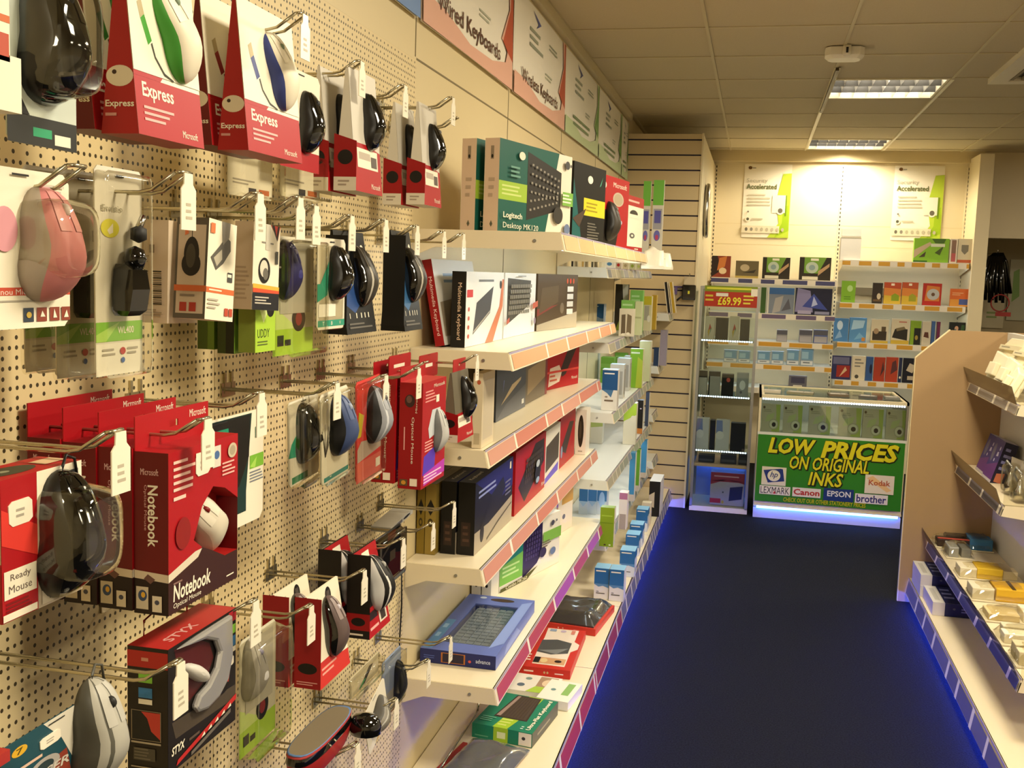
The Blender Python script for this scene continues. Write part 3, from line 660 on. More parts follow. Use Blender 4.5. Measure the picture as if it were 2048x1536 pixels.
def black_pack(loc, w, h, d, label, blue):
    F = [('r', 0, 0, 1, 1, '#14130f'), ('p', [(.02, .3), (.35, .2), (.6, .3), (.3, .75), (.05, .8)], blue), ('l', .06, .84, .4, .96, 3, '#7a746a'), ('e', .86, .84, .05, .035, WHT), ('r', .15, .15, .17, .2, WHT), ('r', .36, .15, .39, .2, WHT), ('r', .52, .15, .55, .2, WHT), ('r', .64, .15, .67, .2, WHT), ('r', .76, .15, .79, .2, WHT), ('l', .1, .04, .9, .11, 2, '#6a665e')]
    r, ang = tent('mouse_pack', label, 'mouse pack', loc, R90, w, h, d, '#14130f', F, [('r', .05, .05, .95, .95, '#191713')], 'black tent packs with blue print', sidem='#14130f', apex=.72)
    mouse(r, w*.62, h*.56, .122, .066, .040, top='#3a342a', side='gloss_black', btn='#4a443a', y0=math.tan(ang)*h*.56, tilt=-ang, wheel='#8a8478', stripe='#b8b2a4')
    return r
black_pack(p, w*.9, h, .05, 'black and blue pack with brown black mouse, left of its twin', '#2a4a84')
p, w, h = LW(-.72, (810, 663), (852, 466))
black_pack(p, w*.95, h, .055, 'black and blue pack with brown black mouse, nearest the leaning red keyboard box', '#34628f')
# --- third row
p, w, h = LW(-.755, (330, 1125), (527, 815))
r = card_pack('mouse_mat_pack', 'large white pack with black and green gel mouse mat', 'mouse mat', p, R90, w, h, WHT, [('p', [(.0, .12), (.80, .12), (.80, .30), (.86, .98), (.0, .98)], '#16332e'), ('p', [(0, .3), (.5, .3), (.72, .36), (.83, .6), (.84, .97), (0, .97)], BLK), ('p', [(.2, .36), (.45, .42), (.62, .6), (.6, .9), (.1, .9)], '#1d8a66'), ('r', .84, .48, 1, .60, '#7cb83a'), ('p', [(.84, .5), (.92, .58), (.9, .48)], '#a8d45a'), ('l', .84, .35, 1, .46, 4, '#7a8088'), ('t', 'ST', .40, .22, .48, .25, WHT, .01), ('t', 'ser', .42, .14, .58, .19, WHT, .02), ('r', .9, .75, .96, .85, '#5a9a7a')])
b = MB(); n = 20
b.loft([[(w*.30+w*.34*f*math.cos(6.2832*i/n), y, h*.62+h*.28*f*math.sin(6.2832*i/n)) for i in range(n)] for f, y in ((1, -.001), (1, -.004), (.95, -.007), (.6, -.0085))], '#101512', cap0=False); b.build('mat', r)
p, w, h = LW(-.735, (583, 975), (640, 790))
r = card_pack('mouse_pack', 'clear pack with black mouse on white and green card, third row', 'mouse pack', (p.x, p.y-.01, p.z), R90, w*1.1, h, '#ddd4be', [('r', .1, .02, .6, .1, '#2f7a54'), ('p', [(0, .35), (.3, .32), (.45, .7), (.1, .5)], '#3a9a78')], 'clear mouse packs of the third row', edge=(.03,), ry=-.06)
mouse(r, w*.48, h*.58, .105, .058, .036, wheel='#5a5a58')
p, w, h = LW(-.70, (642, 974), (700, 775))
r = card_pack('mouse_pack', 'clear pack with blue and black mouse and tree print card', 'mouse pack', p, R90, w, h, '#e6dec8', [('r', .1, .02, .98, .07, '#2f8a80'), ('r', .3, .05, .36, .06, WHT)]+[('p', [(.14, .3), (.16, .3), (.16+dx, .5+dz), (.15+dx, .5+dz)], '#2a2620') for dx, dz in ((-.1, .1), (0, .16), (.12, .12), (.22, .05), (-.06, .02), (.2, .16))], 'clear mouse packs of the third row', edge=(.012,), ry=-.06)
mouse(r, w*.55, h*.60, .110, .066, .040, top='#3a486e', side='#141414', btn='#4a587e', wheel='#9aa4b8')
p, w, h = LW(-.70, (712, 970), (765, 752))
r = card_pack('mouse_pack', 'clear pack with silver grey mouse on red card', 'mouse pack', p, R90, w, h, '#d03a34', [('p', [(.05, .2), (1, .25), (1, .35), (.2, .40), (.05, .33)], '#b8a898'), ('r', .0, .0, 1, .2, '#d86a58'), ('r', .78, .06, .96, .15, WHT), ('r', .6, .78, .8, .88, WHT), ('p', [(.05, .45), (.18, .45), (.3, .65), (.1, .7)], '#c8b830')], 'clear mouse packs of the third row', edge=(.016,), ry=-.05)
mouse(r, w*.62, h*.62, .112, .064, .042, top='#8e9096', side='#2a2a2a', btn='#9a9ca2', wheel='#5a5a5a', stripe='#c4c6ca')
p, w, h = LW(-.68, (841, 980), (895, 752))
OB = {'F': [('r', 0, 0, 1, 1, RD), ('p', [(.05, .12), (.55, .15), (.6, .36), (.1, .30)], '#5a3ab8'), ('p', [(.1, .02), (1, .05), (1, .18), (.1, .13)], '#b83ab0'), ('l', .1, .03, .9, .12, 3, '#f0d0e0'), ('p', [(.25, .55), (.4, .72), (.75, .72), (.85, .5), (.3, .45)], '#c8ccd0'), ('l', .12, .33, .5, .44, 4, '#e8a8a0'), ('t', 'Microsoft', .45, .93, .92, .965, WHT, .02), ('l', .1, .8, .6, .92, 4, '#e09890'), ('r', .55, .78, .68, .85, WHT)],
      'L': [('r', 0, 0, 1, 1, RD2), ('e', .45, .83, .22, .06, '#3a2420'), ('e', .42, .845, .12, .035, '#6a4a40'), ('t', 'Microsoft', .70, .72, .78, .93, WHT, .02, 0, 1), ('t', 'Optical Mouse', .52, .24, .66, .68, WHT, .0, 0, -1), ('l', .22, .2, .3, .68, 1, '#e0a098'), ('r', .08, .03, .42, .09, '#5a4a30'), ('r', .52, .03, .84, .10, '#e8d8c0'), ('e', .25, .06, .1, .02, '#c88a30')]}
def optbox(loc, label, m=True):
    r = carton('mouse_box', label, 'box', loc, R90, w*.95, h, .052, RD, OB, 'tall red boxed mice of the third row', top='#c03a34', tab=(.030, RD))
    if m: mouse(r, w*.6, h*.5, .1, .055, .03, top='#b8b8b4', side='#6a6a68', y0=.002)
    return r
optbox(p, 'tall red mouse box with purple print, in front of its twin')
hook(Vector((-.70, p.y+w*.475, p.z+h+.038)), -.70, 'peg hook passing through the tabs of the tall red boxes', False)
optbox((p.x-.060, p.y-.004, p.z+.010), 'tall red mouse box directly behind the purple printed one', False)
p, w, h = LW(-.68, (915, 886), (958, 735))
small_tent(p, w*.8, h, 'red footed tent with black mouse overlapping the end of the pink strip shelf', top='#6a6250', group='red packs of the third row')
MB().box(w*.1, .021, h, w*.36, .0225, h+.03, RD).box(w*.36, .021, h, w*.44, .0225, h+.012, RD).box(w*.36, .021, h+.02, w*.44, .0225, h+.03, RD).box(w*.44, .021, h, w*.7, .0225, h+.03, RD).build('hang_tab', [o for o in COL.objects if o.get('label') == 'red footed tent with black mouse overlapping the end of the pink strip shelf'][0])
for (bl, tr, lab) in (((778, 760), (822, 704), 'small red header card above the silver mouse pack'), ((838, 760), (876, 704), 'small red header card above the tall red boxes')):
    p, w, h = LW(-.765, bl, tr)
    r = card_pack('header_card', lab, 'pack', p, R90, w, h, RD, [('r', .2, .45, .7, .6, WHT)], 'red header cards of the third row')
# --- fourth row: big red boxes
def tri_window(w, h):
    pass
def notebook(loc, w, h, d, label):
    r = thing('mouse_box', label, 'box', loc, R90, 'big red boxes with windows')
    b = MB(); f = .30            # window cut: front face built round a slanted opening
    P = lambda u, v, y=0: (u*w, y, v*h)
    win = [(.34, .40), (.46, .60), (.62, .70), (.80, .66), (1, .56), (1, .20), (.80, .20), (.60, .28), (.46, .33)]
    outer = [(0, 0), (1, 0), (1, 1), (0, 1)]
    def poly(pts, m): b.add([P(u, v) for u, v in pts], [tuple(range(len(pts)))], m)
    poly([(0, .245), (.46, .33), (.34, .40), (.46, .60), (.62, .70), (.0, 1)], RD); poly([(0, 1), (.62, .70), (.80, .66), (1, .56), (1, 1)], RD)
    poly([(0, 0), (1, 0), (1, .20), (.80, .20), (.60, .28), (.46, .33), (0, .245)], '#3a1c18')
    n = len(win)
    b.add([P(u, v) for u, v in win]+[P(u, v, d*.7) for u, v in win], [(i, (i+1) % n, (i+1) % n+n, i+n) for i in range(n) if i != 4]+[tuple(range(n, 2*n))], '#a01c1a')
    for fc, m in ((((0, 0, 0), (0, d, 0), (0, d, h), (0, 0, h)), DRD), (((w, 0, 0), (w, d, 0), (w, d, h), (w, 0, h)), DRD), (((0, 0, h), (w, 0, h), (w, d, h), (0, d, h)), RD), (((0, 0, 0), (w, 0, 0), (w, d, 0), (0, d, 0)), '#2a1814'), (((0, d, 0), (w, d, 0), (w, d, h), (0, d, h)), RD)):
        b.add(fc, [(0, 1, 2, 3)], m)
    fr = faces(w, h, d)
    b.art(fr['F'], [('p', [(0, .205), (.40, .28), (.455, .325), (.36, .325), (0, .255)], '#d8ccb4'), ('t', 'Notebook', .06, .07, .58, .175, WHT, .02, .1), ('t', 'Optical Mouse', .06, .02, .44, .06, WHT, .0, .1), ('l', .06, .17, .25, .195, 1, '#8a6a60'), ('l', .82, .04, .96, .06, 1, WHT), ('l', .06, .74, .36, .95, 5, '#f0c8b8'), ('l', .06, .68, .30, .73, 1, '#f0c8b8'), ('r', .36, .82, .56, .95, WHT), ('r', .60, .82, .72, .96, '#d8d0c0'), ('e', .66, .90, .04, .028, '#4a6a9a'), ('e', .90, .90, .07, .05, '#c8b89a'), ('e', .90, .90, .045, .033, '#a89a80'), ('l', .74, .74, .94, .84, 4, '#e8b0a4'), ('e', .18, .48, .10, .10, '#8a1c18')])
    b.art(fr['L'], [('r', 0, .0, 1, .22, '#22130f'), ('p', [(0, .22), (1, .205), (1, .255), (0, .27)], '#cfc0a6'), ('p', [(.28, .22), (.48, .19), (.62, .22), (.4, .25)], '#6a4a40'), ('t', 'Notebook', .40, .42, .70, .80, WHT, .02, 0, -1), ('t', 'Optical Mouse', .28, .52, .38, .80, '#d8a8a0', .0, 0, -1), ('t', 'Microsoft', .2, .86, .72, .90, '#e8c0b8', .02), ('r', .06, .03, .42, .17, '#c8bca4'), ('e', .25, .115, .13, .035, '#3a4a6a'), ('e', .27, .12, .06, .018, '#d8a838'), ('r', .54, .02, .82, .12, '#d8ccb4'), ('e', .68, .08, .07, .015, '#4a4a58')])
    b.build('carton', r)
    th = .042
    b = MB().box(0, d-.0016, h, w*.44, d, h+th, RD).box(w*.56, d-.0016, h, w, d, h+th, RD).box(w*.44, d-.0016, h, w*.56, d, h+th*.45, RD).box(w*.44, d-.0016, h+th*.66, w*.56, d, h+th, RD)
    b.art(((0, d-.0016, h), (w, 0, 0), (0, 0, th)), [('t', 'Microsoft', .72, .62, .96, .86, WHT, .02)]); b.build('hang_tab', r)
    sticker(r, fr['F'], .36, .80, .56, .94)
    mouse(r, w*.72, h*.435, .100, .064, .036, top='#c9c0ac', side='#a89e8a', btn='#d2cab6', wheel='#7a1a18', y0=.031, turn=-.75)
    return r
p, w, h = LW(-.68, (337, 1233), (487, 883)); w = at(474, 1165, X=-.68).y-p.y; h = at(345, 905, X=-.68).z-p.z
for k, lab in enumerate(('big red box with silver mouse in its cut window, front of a file of four', 'big red box second in the file behind the silver mouse box', 'big red box third in the file behind the silver mouse box', 'big red box nearest the perforated wall in the file of four')):
    notebook((p.x-.0475*k, p.y-.003*k, p.z+.003*k), w, h, .0465, lab)
# ready mouse pack
p, w, h = LW(-.66, (5, 1250), (150, 930)); w = .118; h = at(55, 948, X=-.66).z-p.z
F = [('r', 0, 0, .42, 1, RD), ('r', .42, 0, 1, .32, '#b8a890'), ('r', .42, .30, 1, 1, WHT), ('p', [(0, .55), (.42, .40), (.42, .62), (0, .80)], '#d83a30'), ('r', .02, .16, .40, .36, WHT), ('t', 'Ready', .09, .27, .33, .33, '#6a5a50', .01), ('t', 'Mouse', .07, .195, .34, .25, '#6a5a50', .01), ('l', .04, .06, .36, .14, 3, '#7a1414'), ('r', 0, .01, .40, .06, WHT), ('r', .46, .02, .98, .14, '#c8bca4'), ('t', 'Microsoft', .55, .045, .94, .11, '#3a342c', .02), ('r', .82, .80, .94, .95, '#2a2a28'), ('r', .85, .83, .91, .92, '#c8a860')]
L = [('r', 0, 0, 1, .4, RD2), ('r', 0, .42, 1, 1, '#b49a78'), ('e', .2, .28, .3, .05, BLK), ('t', 'Ready', .45, .62, .85, .88, '#4a3024', .01, 0, -1)]
r = carton('mouse_pack', 'red and cream pack reading Ready Mouse with big black mouse', 'mouse pack', p, R90, w, h, .05, RD, {'F': F, 'L': L, 'T': [('e', .35, .5, .3, .3, '#3a3a2a'), ('e', .3, .5, .06, .08, '#8a8a70'), ('r', .7, .3, .98, .7, '#d8b890')]}, 'red mouse packs at the left edge')
sticker(r, faces(w, h, .05)['F'], .08, .66, .36, .84)
mouse(r, w*.70, h*.50, .128, .074, .046, cable=True, wheel='#2a2a2a')
shell(r, w*.37, h*.16, w*1.03, h*.88, .052, 'clear', .6)
# --- fifth row
p, w, h = LW(-.68, (336, 1552), (474, 1225)); h = at(341, 1297, X=-.68).z-p.z; w = at(470, 1487, X=-.68).y-p.y
d = .056
F = [('r', 0, 0, 1, 1, '#1c1714'), ('p', [(.05, .4), (1, .32), (1, .2), (.1, .25)], '#4a4034'), ('p', [(.08, .97), (.42, .93), (.58, .84), (.64, .7), (.55, .57), (.36, .5), (.24, .46), (.16, .7)], '#4a1214'), ('r', .88, .90, 1, .99, '#a8242a'), ('r', .91, .79, .99, .87, '#7cb83a'), ('r', .91, .68, .99, .77, '#3a7ab0'), ('r', .91, .63, .99, .675, WHT), ('t', 'STYX', .04, .13, .22, .2, WHT, .03, .2), ('l', .28, .13, .5, .18, 1, '#5a4a40'), ('p', [(.1, .03), (1, .19), (1, .24), (.12, .07)], '#b82a28')]+[('p', [(.45+.1*i, .095+.017*i), (.50+.1*i, .13+.017*i), (.51+.1*i, .10+.017*i)], WHT) for i in range(5)]+[('p', [(.3, .02), (.9, .115), (.9, .15), (.3, .05)], '#6a6258'), ('e', .78, .40, .09, .07, BLK), ('p', [(.74, .46), (.88, .47), (.86, .40)], '#b82a28')]
L = [('r', 0, 0, 1, 1, '#231c12'), ('r', 0, .84, 1, .97, '#a8281e'), ('l', .35, .87, .6, .93, 1, '#c88a70'), ('r', .28, .72, .62, .80, '#7cb83a'), ('r', .28, .60, .62, .68, '#3a7ab0'), ('r', .28, .55, .62, .59, WHT), ('r', .10, .26, .84, .50, '#8a7a60'), ('r', .12, .265, .82, .495, '#1c1a14'), ('p', [(.35, .49), (.82, .49), (.82, .28), (.6, .34), (.5, .44)], '#b83a2c'), ('r', .1, .235, .84, .25, '#a89a80'), ('r', .16, .10, .7, .2, '#4a4436'), ('l', .18, .1, .7, .2, 4, '#6a6250'), ('r', .1, .04, .84, .05, '#a89a80')]
r = carton('mouse_box', 'black box with red lid and silver swoosh reading STYX', 'box', p, R90, w, h, d, '#1c1714', {'F': F, 'L': L, 'T': [('r', 0, 0, 1, 1, '#b02a26'), ('t', 'STYX', .15, .2, .55, .45, '#d8a098', .02)]}, top='#b02a26')
sw = [(.05, .985), (.35, .995), (.86, .995), (.87, .64), (.80, .45), (.66, .36), (.48, .33), (.34, .36), (.29, .42), (.36, .50), (.50, .53), (.62, .62), (.665, .74), (.61, .85), (.45, .925)]
MB().prism([(u*w, v*h) for u, v in sw], 'y', -.010, -.0005, 'silver').build('swoosh', r, bevel=.006)
MB().loft([[(w*(.36+.16*math.cos(a)*f), y, h*(.68+.07*math.sin(a)*f-.10*math.cos(a)*f)) for a in [6.2832*i/20 for i in range(20)]] for f, y in ((1, -.001), (.95, -.007), (.7, -.012), (.2, -.014))], '#c8c4ba', cap0=False).build('mouse_shell', r)
sticker(r, faces(w, h, d)['F'], .84, .52, .96, .60)
b = MB().tube([(w*.2, d-.001, h), (w*.2, d-.001, h+.02), (w*.5, d-.001, h+.03), (w*.8, d-.001, h+.02), (w*.8, d-.001, h)], .0012, RD); b.build('hang_loop', r)
p, w, h = LW(-.74, (478, 1522), (552, 1235))
oval_pack(p, w, h, 'clear pack with grey mouse and dark oval beside the STYX box', False)
p, w, h = LW(-.66, (5, 1700), (205, 1375)); w = .158
r = card_pack('mouse_pack', 'teal and white card pack with silver mouse at bottom left', 'mouse pack', p, R90, w, h, '#1f4a54', [('p', [(.38, 1), (1, 1), (1, 0), (.66, 0), (.70, .35), (.55, .75)], '#d6cfbc'), ('e', .16, .88, .07, .05, '#d8a82c'), ('t', '7', .13, .85, .19, .91, '#5a4a10', .02), ('p', [(0, .48), (.6, .60), (.66, .2), (0, .2)], '#8a3a2a'), ('e', .38, .55, .15, .10, '#a8a29a'), ('e', .38, .55, .09, .06, '#2a3a3c'), ('r', .14, .68, .36, .71, '#d8b8a0'), ('t', 'LASER', .2, .44, .62, .53, '#c8c0b0', .02, .2)])
sticker(r, ((0, 0, 0), (w, 0, 0), (0, 0, h)), .34, .74, .54, .86)
mouse(r, w*.84, h*.60, .118, .066, .042, top='#a9a69a', side='#4a483e', btn='#b2afa4', wheel='#2a2a28', cable=True, stripe='#5a584e')
p, w, h = LW(-.62, (-40, 1560), (20, 1498)); 
carton('small_box', 'corner of a red carton at the bottom left edge', 'box', p, R90, w, h, .04, '#a8302a', {})
p, w, h = LW(-.70, (641, 1381), (706, 1153))
F = [('p', [(0, 0), (1, 0), (1, .18), (.66, .2), (.45, .23), (.42, .26), (0, .26)], '#c8342c'), ('l', .12, .1, .6, .2, 2, '#e0a090'), ('e', .62, .88, .09, .09, BLK), ('r', .57, .84, .67, .93, '#4a443c'), ('l', .1, .86, .4, .93, 2, '#c8bea8')]
Lr = [('r', 0, 0, 1, .995, '#8e1518'), ('e', .5, .22, .36, .06, BLK), ('l', .1, .03, .9, .08, 2, '#d8968c')]
def white_tent(loc, label, top='#8a6a60'):
    r, ang = tent('mouse_pack', label, 'mouse pack', loc, R90, w*.95, h, .05, '#ebe2c8', F, Lr, 'white fronted red tents of the fifth row', sidem='#8e1518', apex=.6)
    mouse(r, w*.52, h*.55, .112, .062, .034, top='#5c4c48', side='gloss_black', btn='#8a7a76', y0=math.tan(ang)*h*.55, tilt=-ang, wheel='#c8c0c8')
    return r
white_tent(p, 'white fronted red sided tent with dark chrome mouse, the nearer of two')
white_tent((p.x-.058, p.y-.006, p.z), 'white fronted red sided tent directly behind its twin')
p, w, h = LW(-.72, (739, 1280), (784, 1082))
def headred(loc, label):
    F = [('r', 0, 0, 1, .32, RD), ('r', 0, .80, 1, 1, RD), ('r', 0, .32, 1, .80, '#141210'), ('r', .3, .86, .62, .95, WHT), ('r', .15, .18, .5, .27, '#2a1a18'), ('r', .55, .08, .9, .3, '#d8ccb8'), ('r', .62, .1, .84, .24, '#3a302c'), ('l', .1, .05, .5, .12, 1, '#e0a8a0')]
    L = [('r', 0, 0, 1, .1, '#1a1412'), ('r', 0, .1, 1, .3, RD2), ('e', .5, .2, .3, .05, BLK), ('r', 0, .3, 1, 1, '#17130f'), ('l', .1, .02, .8, .07, 1, '#d8ccb8')]
    r, ang = tent('mouse_pack', label, 'mouse pack', loc, R90, w, h, .05, '#17130f', F, L, 'black packs with red header, fifth row', sidem='#17130f', apex=.8)
    mouse(r, w*.6, h*.55, .118, .066, .045, top='#181614', side='#c8c6c0', btn='#201e1c', y0=math.tan(ang)*h*.55, tilt=-ang, stripe='#d8d6d0', wheel='#a8a6a0')
    return r
headred(p, 'black pack with red header and chrome rimmed black mouse')
headred((p.x-.055, p.y-.02, p.z+.01), 'black pack with red header directly behind the chrome rimmed mouse')
p, w, h = LW(-.77, (745, 1185), (802, 1045))
r = card_pack('mouse_pack', 'black and red card pack under the gold boxes shelf', 'mouse pack', p, R90, w, h, '#1a1614', [('p', [(.3, 0), (1, 0), (1, .4), (.7, .5)], RD), ('r', .6, .35, .8, .55, '#d8ccb8'), ('p', [(.3, .5), (1, .9), (1, .96), (.3, .56)], '#b8b0a8'), ('r', .5, .8, .8, .95, '#b82a2a')], edge=(.02, 'smoke'))
p, w, h = LW(-.80, (782, 1066), (826, 1026))
carton('clear_box', 'small clear topped grey box above the black packs of the fifth row', 'box', p, R90, w, h, .05, '#a8a498', {'F': [('r', .1, .2, .5, .8, '#5a5650'), ('e', .7, .5, .15, .25, BLK)]}, ry=-.08, part='carton')
# --- lowest row
p, w, h = LW(-.77, (762, 1432), (806, 1285))
r = card_pack('mouse_pack', 'blue grey clear pack with slim black mouse beside the flat blue box', 'mouse pack', p, R90, w*.9, h, '#8e9cb8', [('r', 0, 0, 1, .3, '#a8a498')], edge=(.02,))
mouse(r, w*.72, h*.36, .100, .046, .026, top='#20201e', side='#141412', wheel='#5a5a58')
p, w, h = LW(-.74, (742, 1518), (800, 1432))
r = card_pack('mouse_pack', 'tilted white card with chrome edged grey mouse at the foot of the hooks', 'mouse pack', (p.x, p.y-.01, p.z+.01), R90, .125, .11, '#e2dac6', [('p', [(.3, 0), (.45, 0), (1, .12), (1, .2)], '#d8a43c')], ry=-.35)
mouse(r, .06, .062, .085, .050, .034, top='#8f8a80', side='#55524c', turn=1.1, wheel='#3a3a38', stripe='#c8c6be')
p, w, h = LW(-.69, (612, 1585), (728, 1400))
r = thing('hard_case_pack', 'black and red rounded hard pack with blue trimmed tray top', 'blister pack', p, R90)
out = [(w*(.5+.46*math.copysign(abs(math.cos(a))**.6, math.cos(a))), h*(.5)) for a in [6.2832*i/20 for i in range(20)]]
def ringc(f, z, dd=.06): return [(w*(.48+.42*f*math.copysign(abs(math.cos(a))**.7, math.cos(a))), .03-dd*.5*f*math.copysign(abs(math.sin(a))**.7, math.sin(a)), z) for a in [-6.2832*i/24 for i in range(24)]]
MB().loft([ringc(.85, 0), ringc(.95, .01), ringc(1, h*.5), ringc(1.0, h*.60)], '#9a2020').build('lower_shell', r)
MB().loft([ringc(1.02, h*.60), ringc(1.04, h*.64), ringc(1.0, h*.84)], 'gloss_black').build('middle_shell', r)
MB().loft([ringc(1.0, h*.84), ringc(1.02, h*.87), ringc(.98, h*.92)], '#a83a3a').build('collar', r)
MB().loft([ringc(.98, h*.92), ringc(1.0, h*.935), ringc(.94, h*.94)], '#5a7aa8').loft([ringc(.94, h*.941), ringc(.90, h*.943)], '#7a6e58').build('tray', r)
MB().loft([[(w*(.86+.10*f*math.cos(a)), -.018+.03*f*math.sin(a), h*z) for a in [6.2832*i/16 for i in range(16)]] for f, z in ((.5, .05), (1, .15), (1.05, .45), (.8, .72), (.3, .80))], 'gloss_black').build('side_lobe', r)
p, w, h = LW(-.75, (700, 1400), (770, 1290))
r = card_pack('blister_pack', 'small clear pack with slim black stick above the red hard pack', 'blister pack', p, R90, w*.8, h, '#c8bc9c', [('p', [(.35, .1), (.5, .1), (.8, .7), (.65, .75)], '#25221e'), ('p', [(.3, .05), (.38, .05), (.55, .3), (.45, .32)], '#4a9a5a')], edge=(.02,))
# --- hooks
for tip, X, lab, tk in (
    ((607, 30), -.645, 'peg hook carrying the blue edged tent pack', True), ((722, 124), -.72, 'peg hook carrying the small tents of the top row', True), ((809, 172), -.705, 'empty peg hook above the last tent of the top row, lower left of its neighbour', True),
    ((905, 196), -.705, 'empty peg hook nearest the top of the keyboard shelves', True), ((915, 236), -.715, 'peg hook carrying the last black mouse tent', False),
    ((161, 334), -.62, 'peg hook carrying the pink mouse pack', False), ((372, 347), -.62, 'peg hook carrying the clear presenter packs', True), ((517, 388), -.655, 'peg hook carrying the printed grey mouse box', True),
    ((598, 396), -.678, 'peg hook carrying the orange footed mouse box', True), ((630, 412), -.70, 'peg hook carrying the purple blue mouse pack', True), ((702, 432), -.712, 'peg hook carrying the white and teal mouse pack', True),
    ((770, 440), -.705, 'peg hook carrying the left black and blue pack', True), ((833, 452), -.715, 'peg hook carrying the black and blue pack nearest the shelves', True), ((887, 463), -.72, 'empty peg hook reaching before the top shelf bracket', True),
    ((926, 468), -.70, 'empty peg hook furthest along the top shelf bracket', True), ((520, 786), -.68, 'peg hook carrying the gel mouse mat', True), ((672, 766), -.68, 'peg hook carrying the tree print mouse pack', True),
    ((770, 751), -.675, 'peg hook carrying the silver mouse on red card', True), ((836, 737), -.665, 'peg hook with ticket in front of the tall red boxes', True), ((953, 711), -.665, 'peg hook carrying the red tent beside the pink strip shelf', True),
    ((412, 838), -.655, 'peg hook carrying the file of big red boxes', True), ((236, 863), -.605, 'thick peg hook carrying the Ready Mouse pack', True), ((357, 1326), -.62, 'peg hook crossing in front of the STYX box side', True),
    ((508, 1203), -.655, 'peg hook carrying the STYX box', True), ((620, 1213), -.69, 'peg hook in front of the rear white fronted tent', True), ((727, 1142), -.69, 'peg hook carrying the white fronted tents', True),
    ((805, 1078), -.70, 'peg hook carrying the chrome rimmed mouse pack', True), ((865, 1047), -.70, 'peg hook carrying the black and red card pack', True), ((907, 1005), -.69, 'empty peg hook in front of the black keyboard boxes', True),
    ((900, 1275), -.69, 'empty peg hook over the flat blue keyboard box', True), ((856, 1322), -.70, 'peg hook carrying the slim black mouse pack', True), ((791, 1400), -.70, 'peg hook carrying the tilted white card', True), ((713, 1490), -.66, 'peg hook lowest of all, before the red hard pack', True)):
    hook(tip, X, lab, tk)
b = MB().tube([(0, 0, 0), (.002, .004, -.12), (.001, -.004, -.22), (.003, .003, -.34)], .0022, 'soft_black')
o = tag(b.build('cord'), 'thin dark cord hanging down the edge between perforated wall and shelves', 'cord'); o.location = at(803, 1120, X=WL+.012)
# ------------------------------------------------------------------ goods on the left shelves
def keys(u0, v0, u1, v1, rows, cols, c, skew=0.0, gap=.22):
    out = []
    for i in range(rows):
        for j in range(cols):
            a = u0+(u1-u0)*(j+.1)/cols; b_ = u0+(u1-u0)*(j+1-gap)/cols; y0 = v0+(v1-v0)*(i+.1)/rows; y1 = v0+(v1-v0)*(i+1-gap)/rows
            out.append(('p', [(a, y0+skew*a), (b_, y0+skew*b_), (b_, y1+skew*b_), (a, y1+skew*a)], c))
    return out
GK = 'boxed keyboards on the left shelves'
TEAL = '#17594c'
A = {'F': [('p', [(0, 0), (.62, 0), (.80, 1), (0, 1)], TEAL), ('r', 0, .36, .40, .56, '#9cbc3a'), ('l', .04, .40, .36, .53, 3, '#c8d880'), ('p', [(.36, .17), (.84, .34), (.84, .78), (.36, .93)], '#2c2822')]+[('p', [(.40+.052*j, .28+.10*i+.018*j*(1 if i < 2 else .2)-(.004*j*i)), (.425+.052*j, .28+.10*i+.018*j*(1 if i < 2 else .2)-(.004*j*i)), (.425+.052*j, .305+.10*i+.018*j*(1 if i < 2 else .2)-(.004*j*i)), (.40+.052*j, .305+.10*i+.018*j*(1 if i < 2 else .2)-(.004*j*i))], '#8a8478') for i in range(6) for j in range(8)]
     + [('e', .26, .86, .04, .045, WHT), ('l', .12, .60, .3, .74, 3, '#6a9a8a'), ('t', 'Logitech', .04, .15, .28, .23, WHT, .02), ('t', 'Desktop MK120', .04, .04, .50, .12, WHT, .02), ('r', .84, .40, 1, .56, '#7cb04a'), ('l', .84, .42, 1, .54, 3, WHT), ('e', .78, .27, .07, .10, '#3a3630'), ('e', .90, .88, .035, .05, '#4a4a4a'), ('e', .95, .88, .012, .02, '#4a4a4a'), ('e', .92, .12, .045, .065, '#6a7a9a')],
     'L': [('r', .4, .78, .62, .92, '#8a7a68'), ('e', .51, .81, .07, .02, BLK), ('l', .3, .35, .75, .6, 3, '#b09a84'), ('p', [(.45, .09), (.55, .13), (.65, .09), (.55, .06)], '#5a5a4a'), ('r', .0, 0, .02, 1, WHT)]}
carton('keyboard_box', 'green and white keyboard box reading Desktop MK120, front one on the top shelf', 'keyboard box', (-.684, 2.75, 1.655), R90-.25, .47, .25, .044, '#e6dcc8', A, GK, side='#d2b8a0')
carton('keyboard_box', 'green and white keyboard box behind the Desktop MK120 box', 'keyboard box', (-.751, 2.762, 1.655), R90-.235, .47, .25, .044, '#e6dcc8', A, GK, side='#d2b8a0')
def rbox(name, label, p0, p1, z, h, d, m, art, g=GK, side=None, **k):
    """box on a shelf whose front foot runs from p0 to p1 (x, y)"""
    dx, dy = p1[0]-p0[0], p1[1]-p0[1]
    return carton(name, label, k.pop('cat', 'keyboard box'), (p0[0], p0[1], z), math.atan2(dy, dx), math.hypot(dx, dy), h, d, m, art, g, side=side, **k)
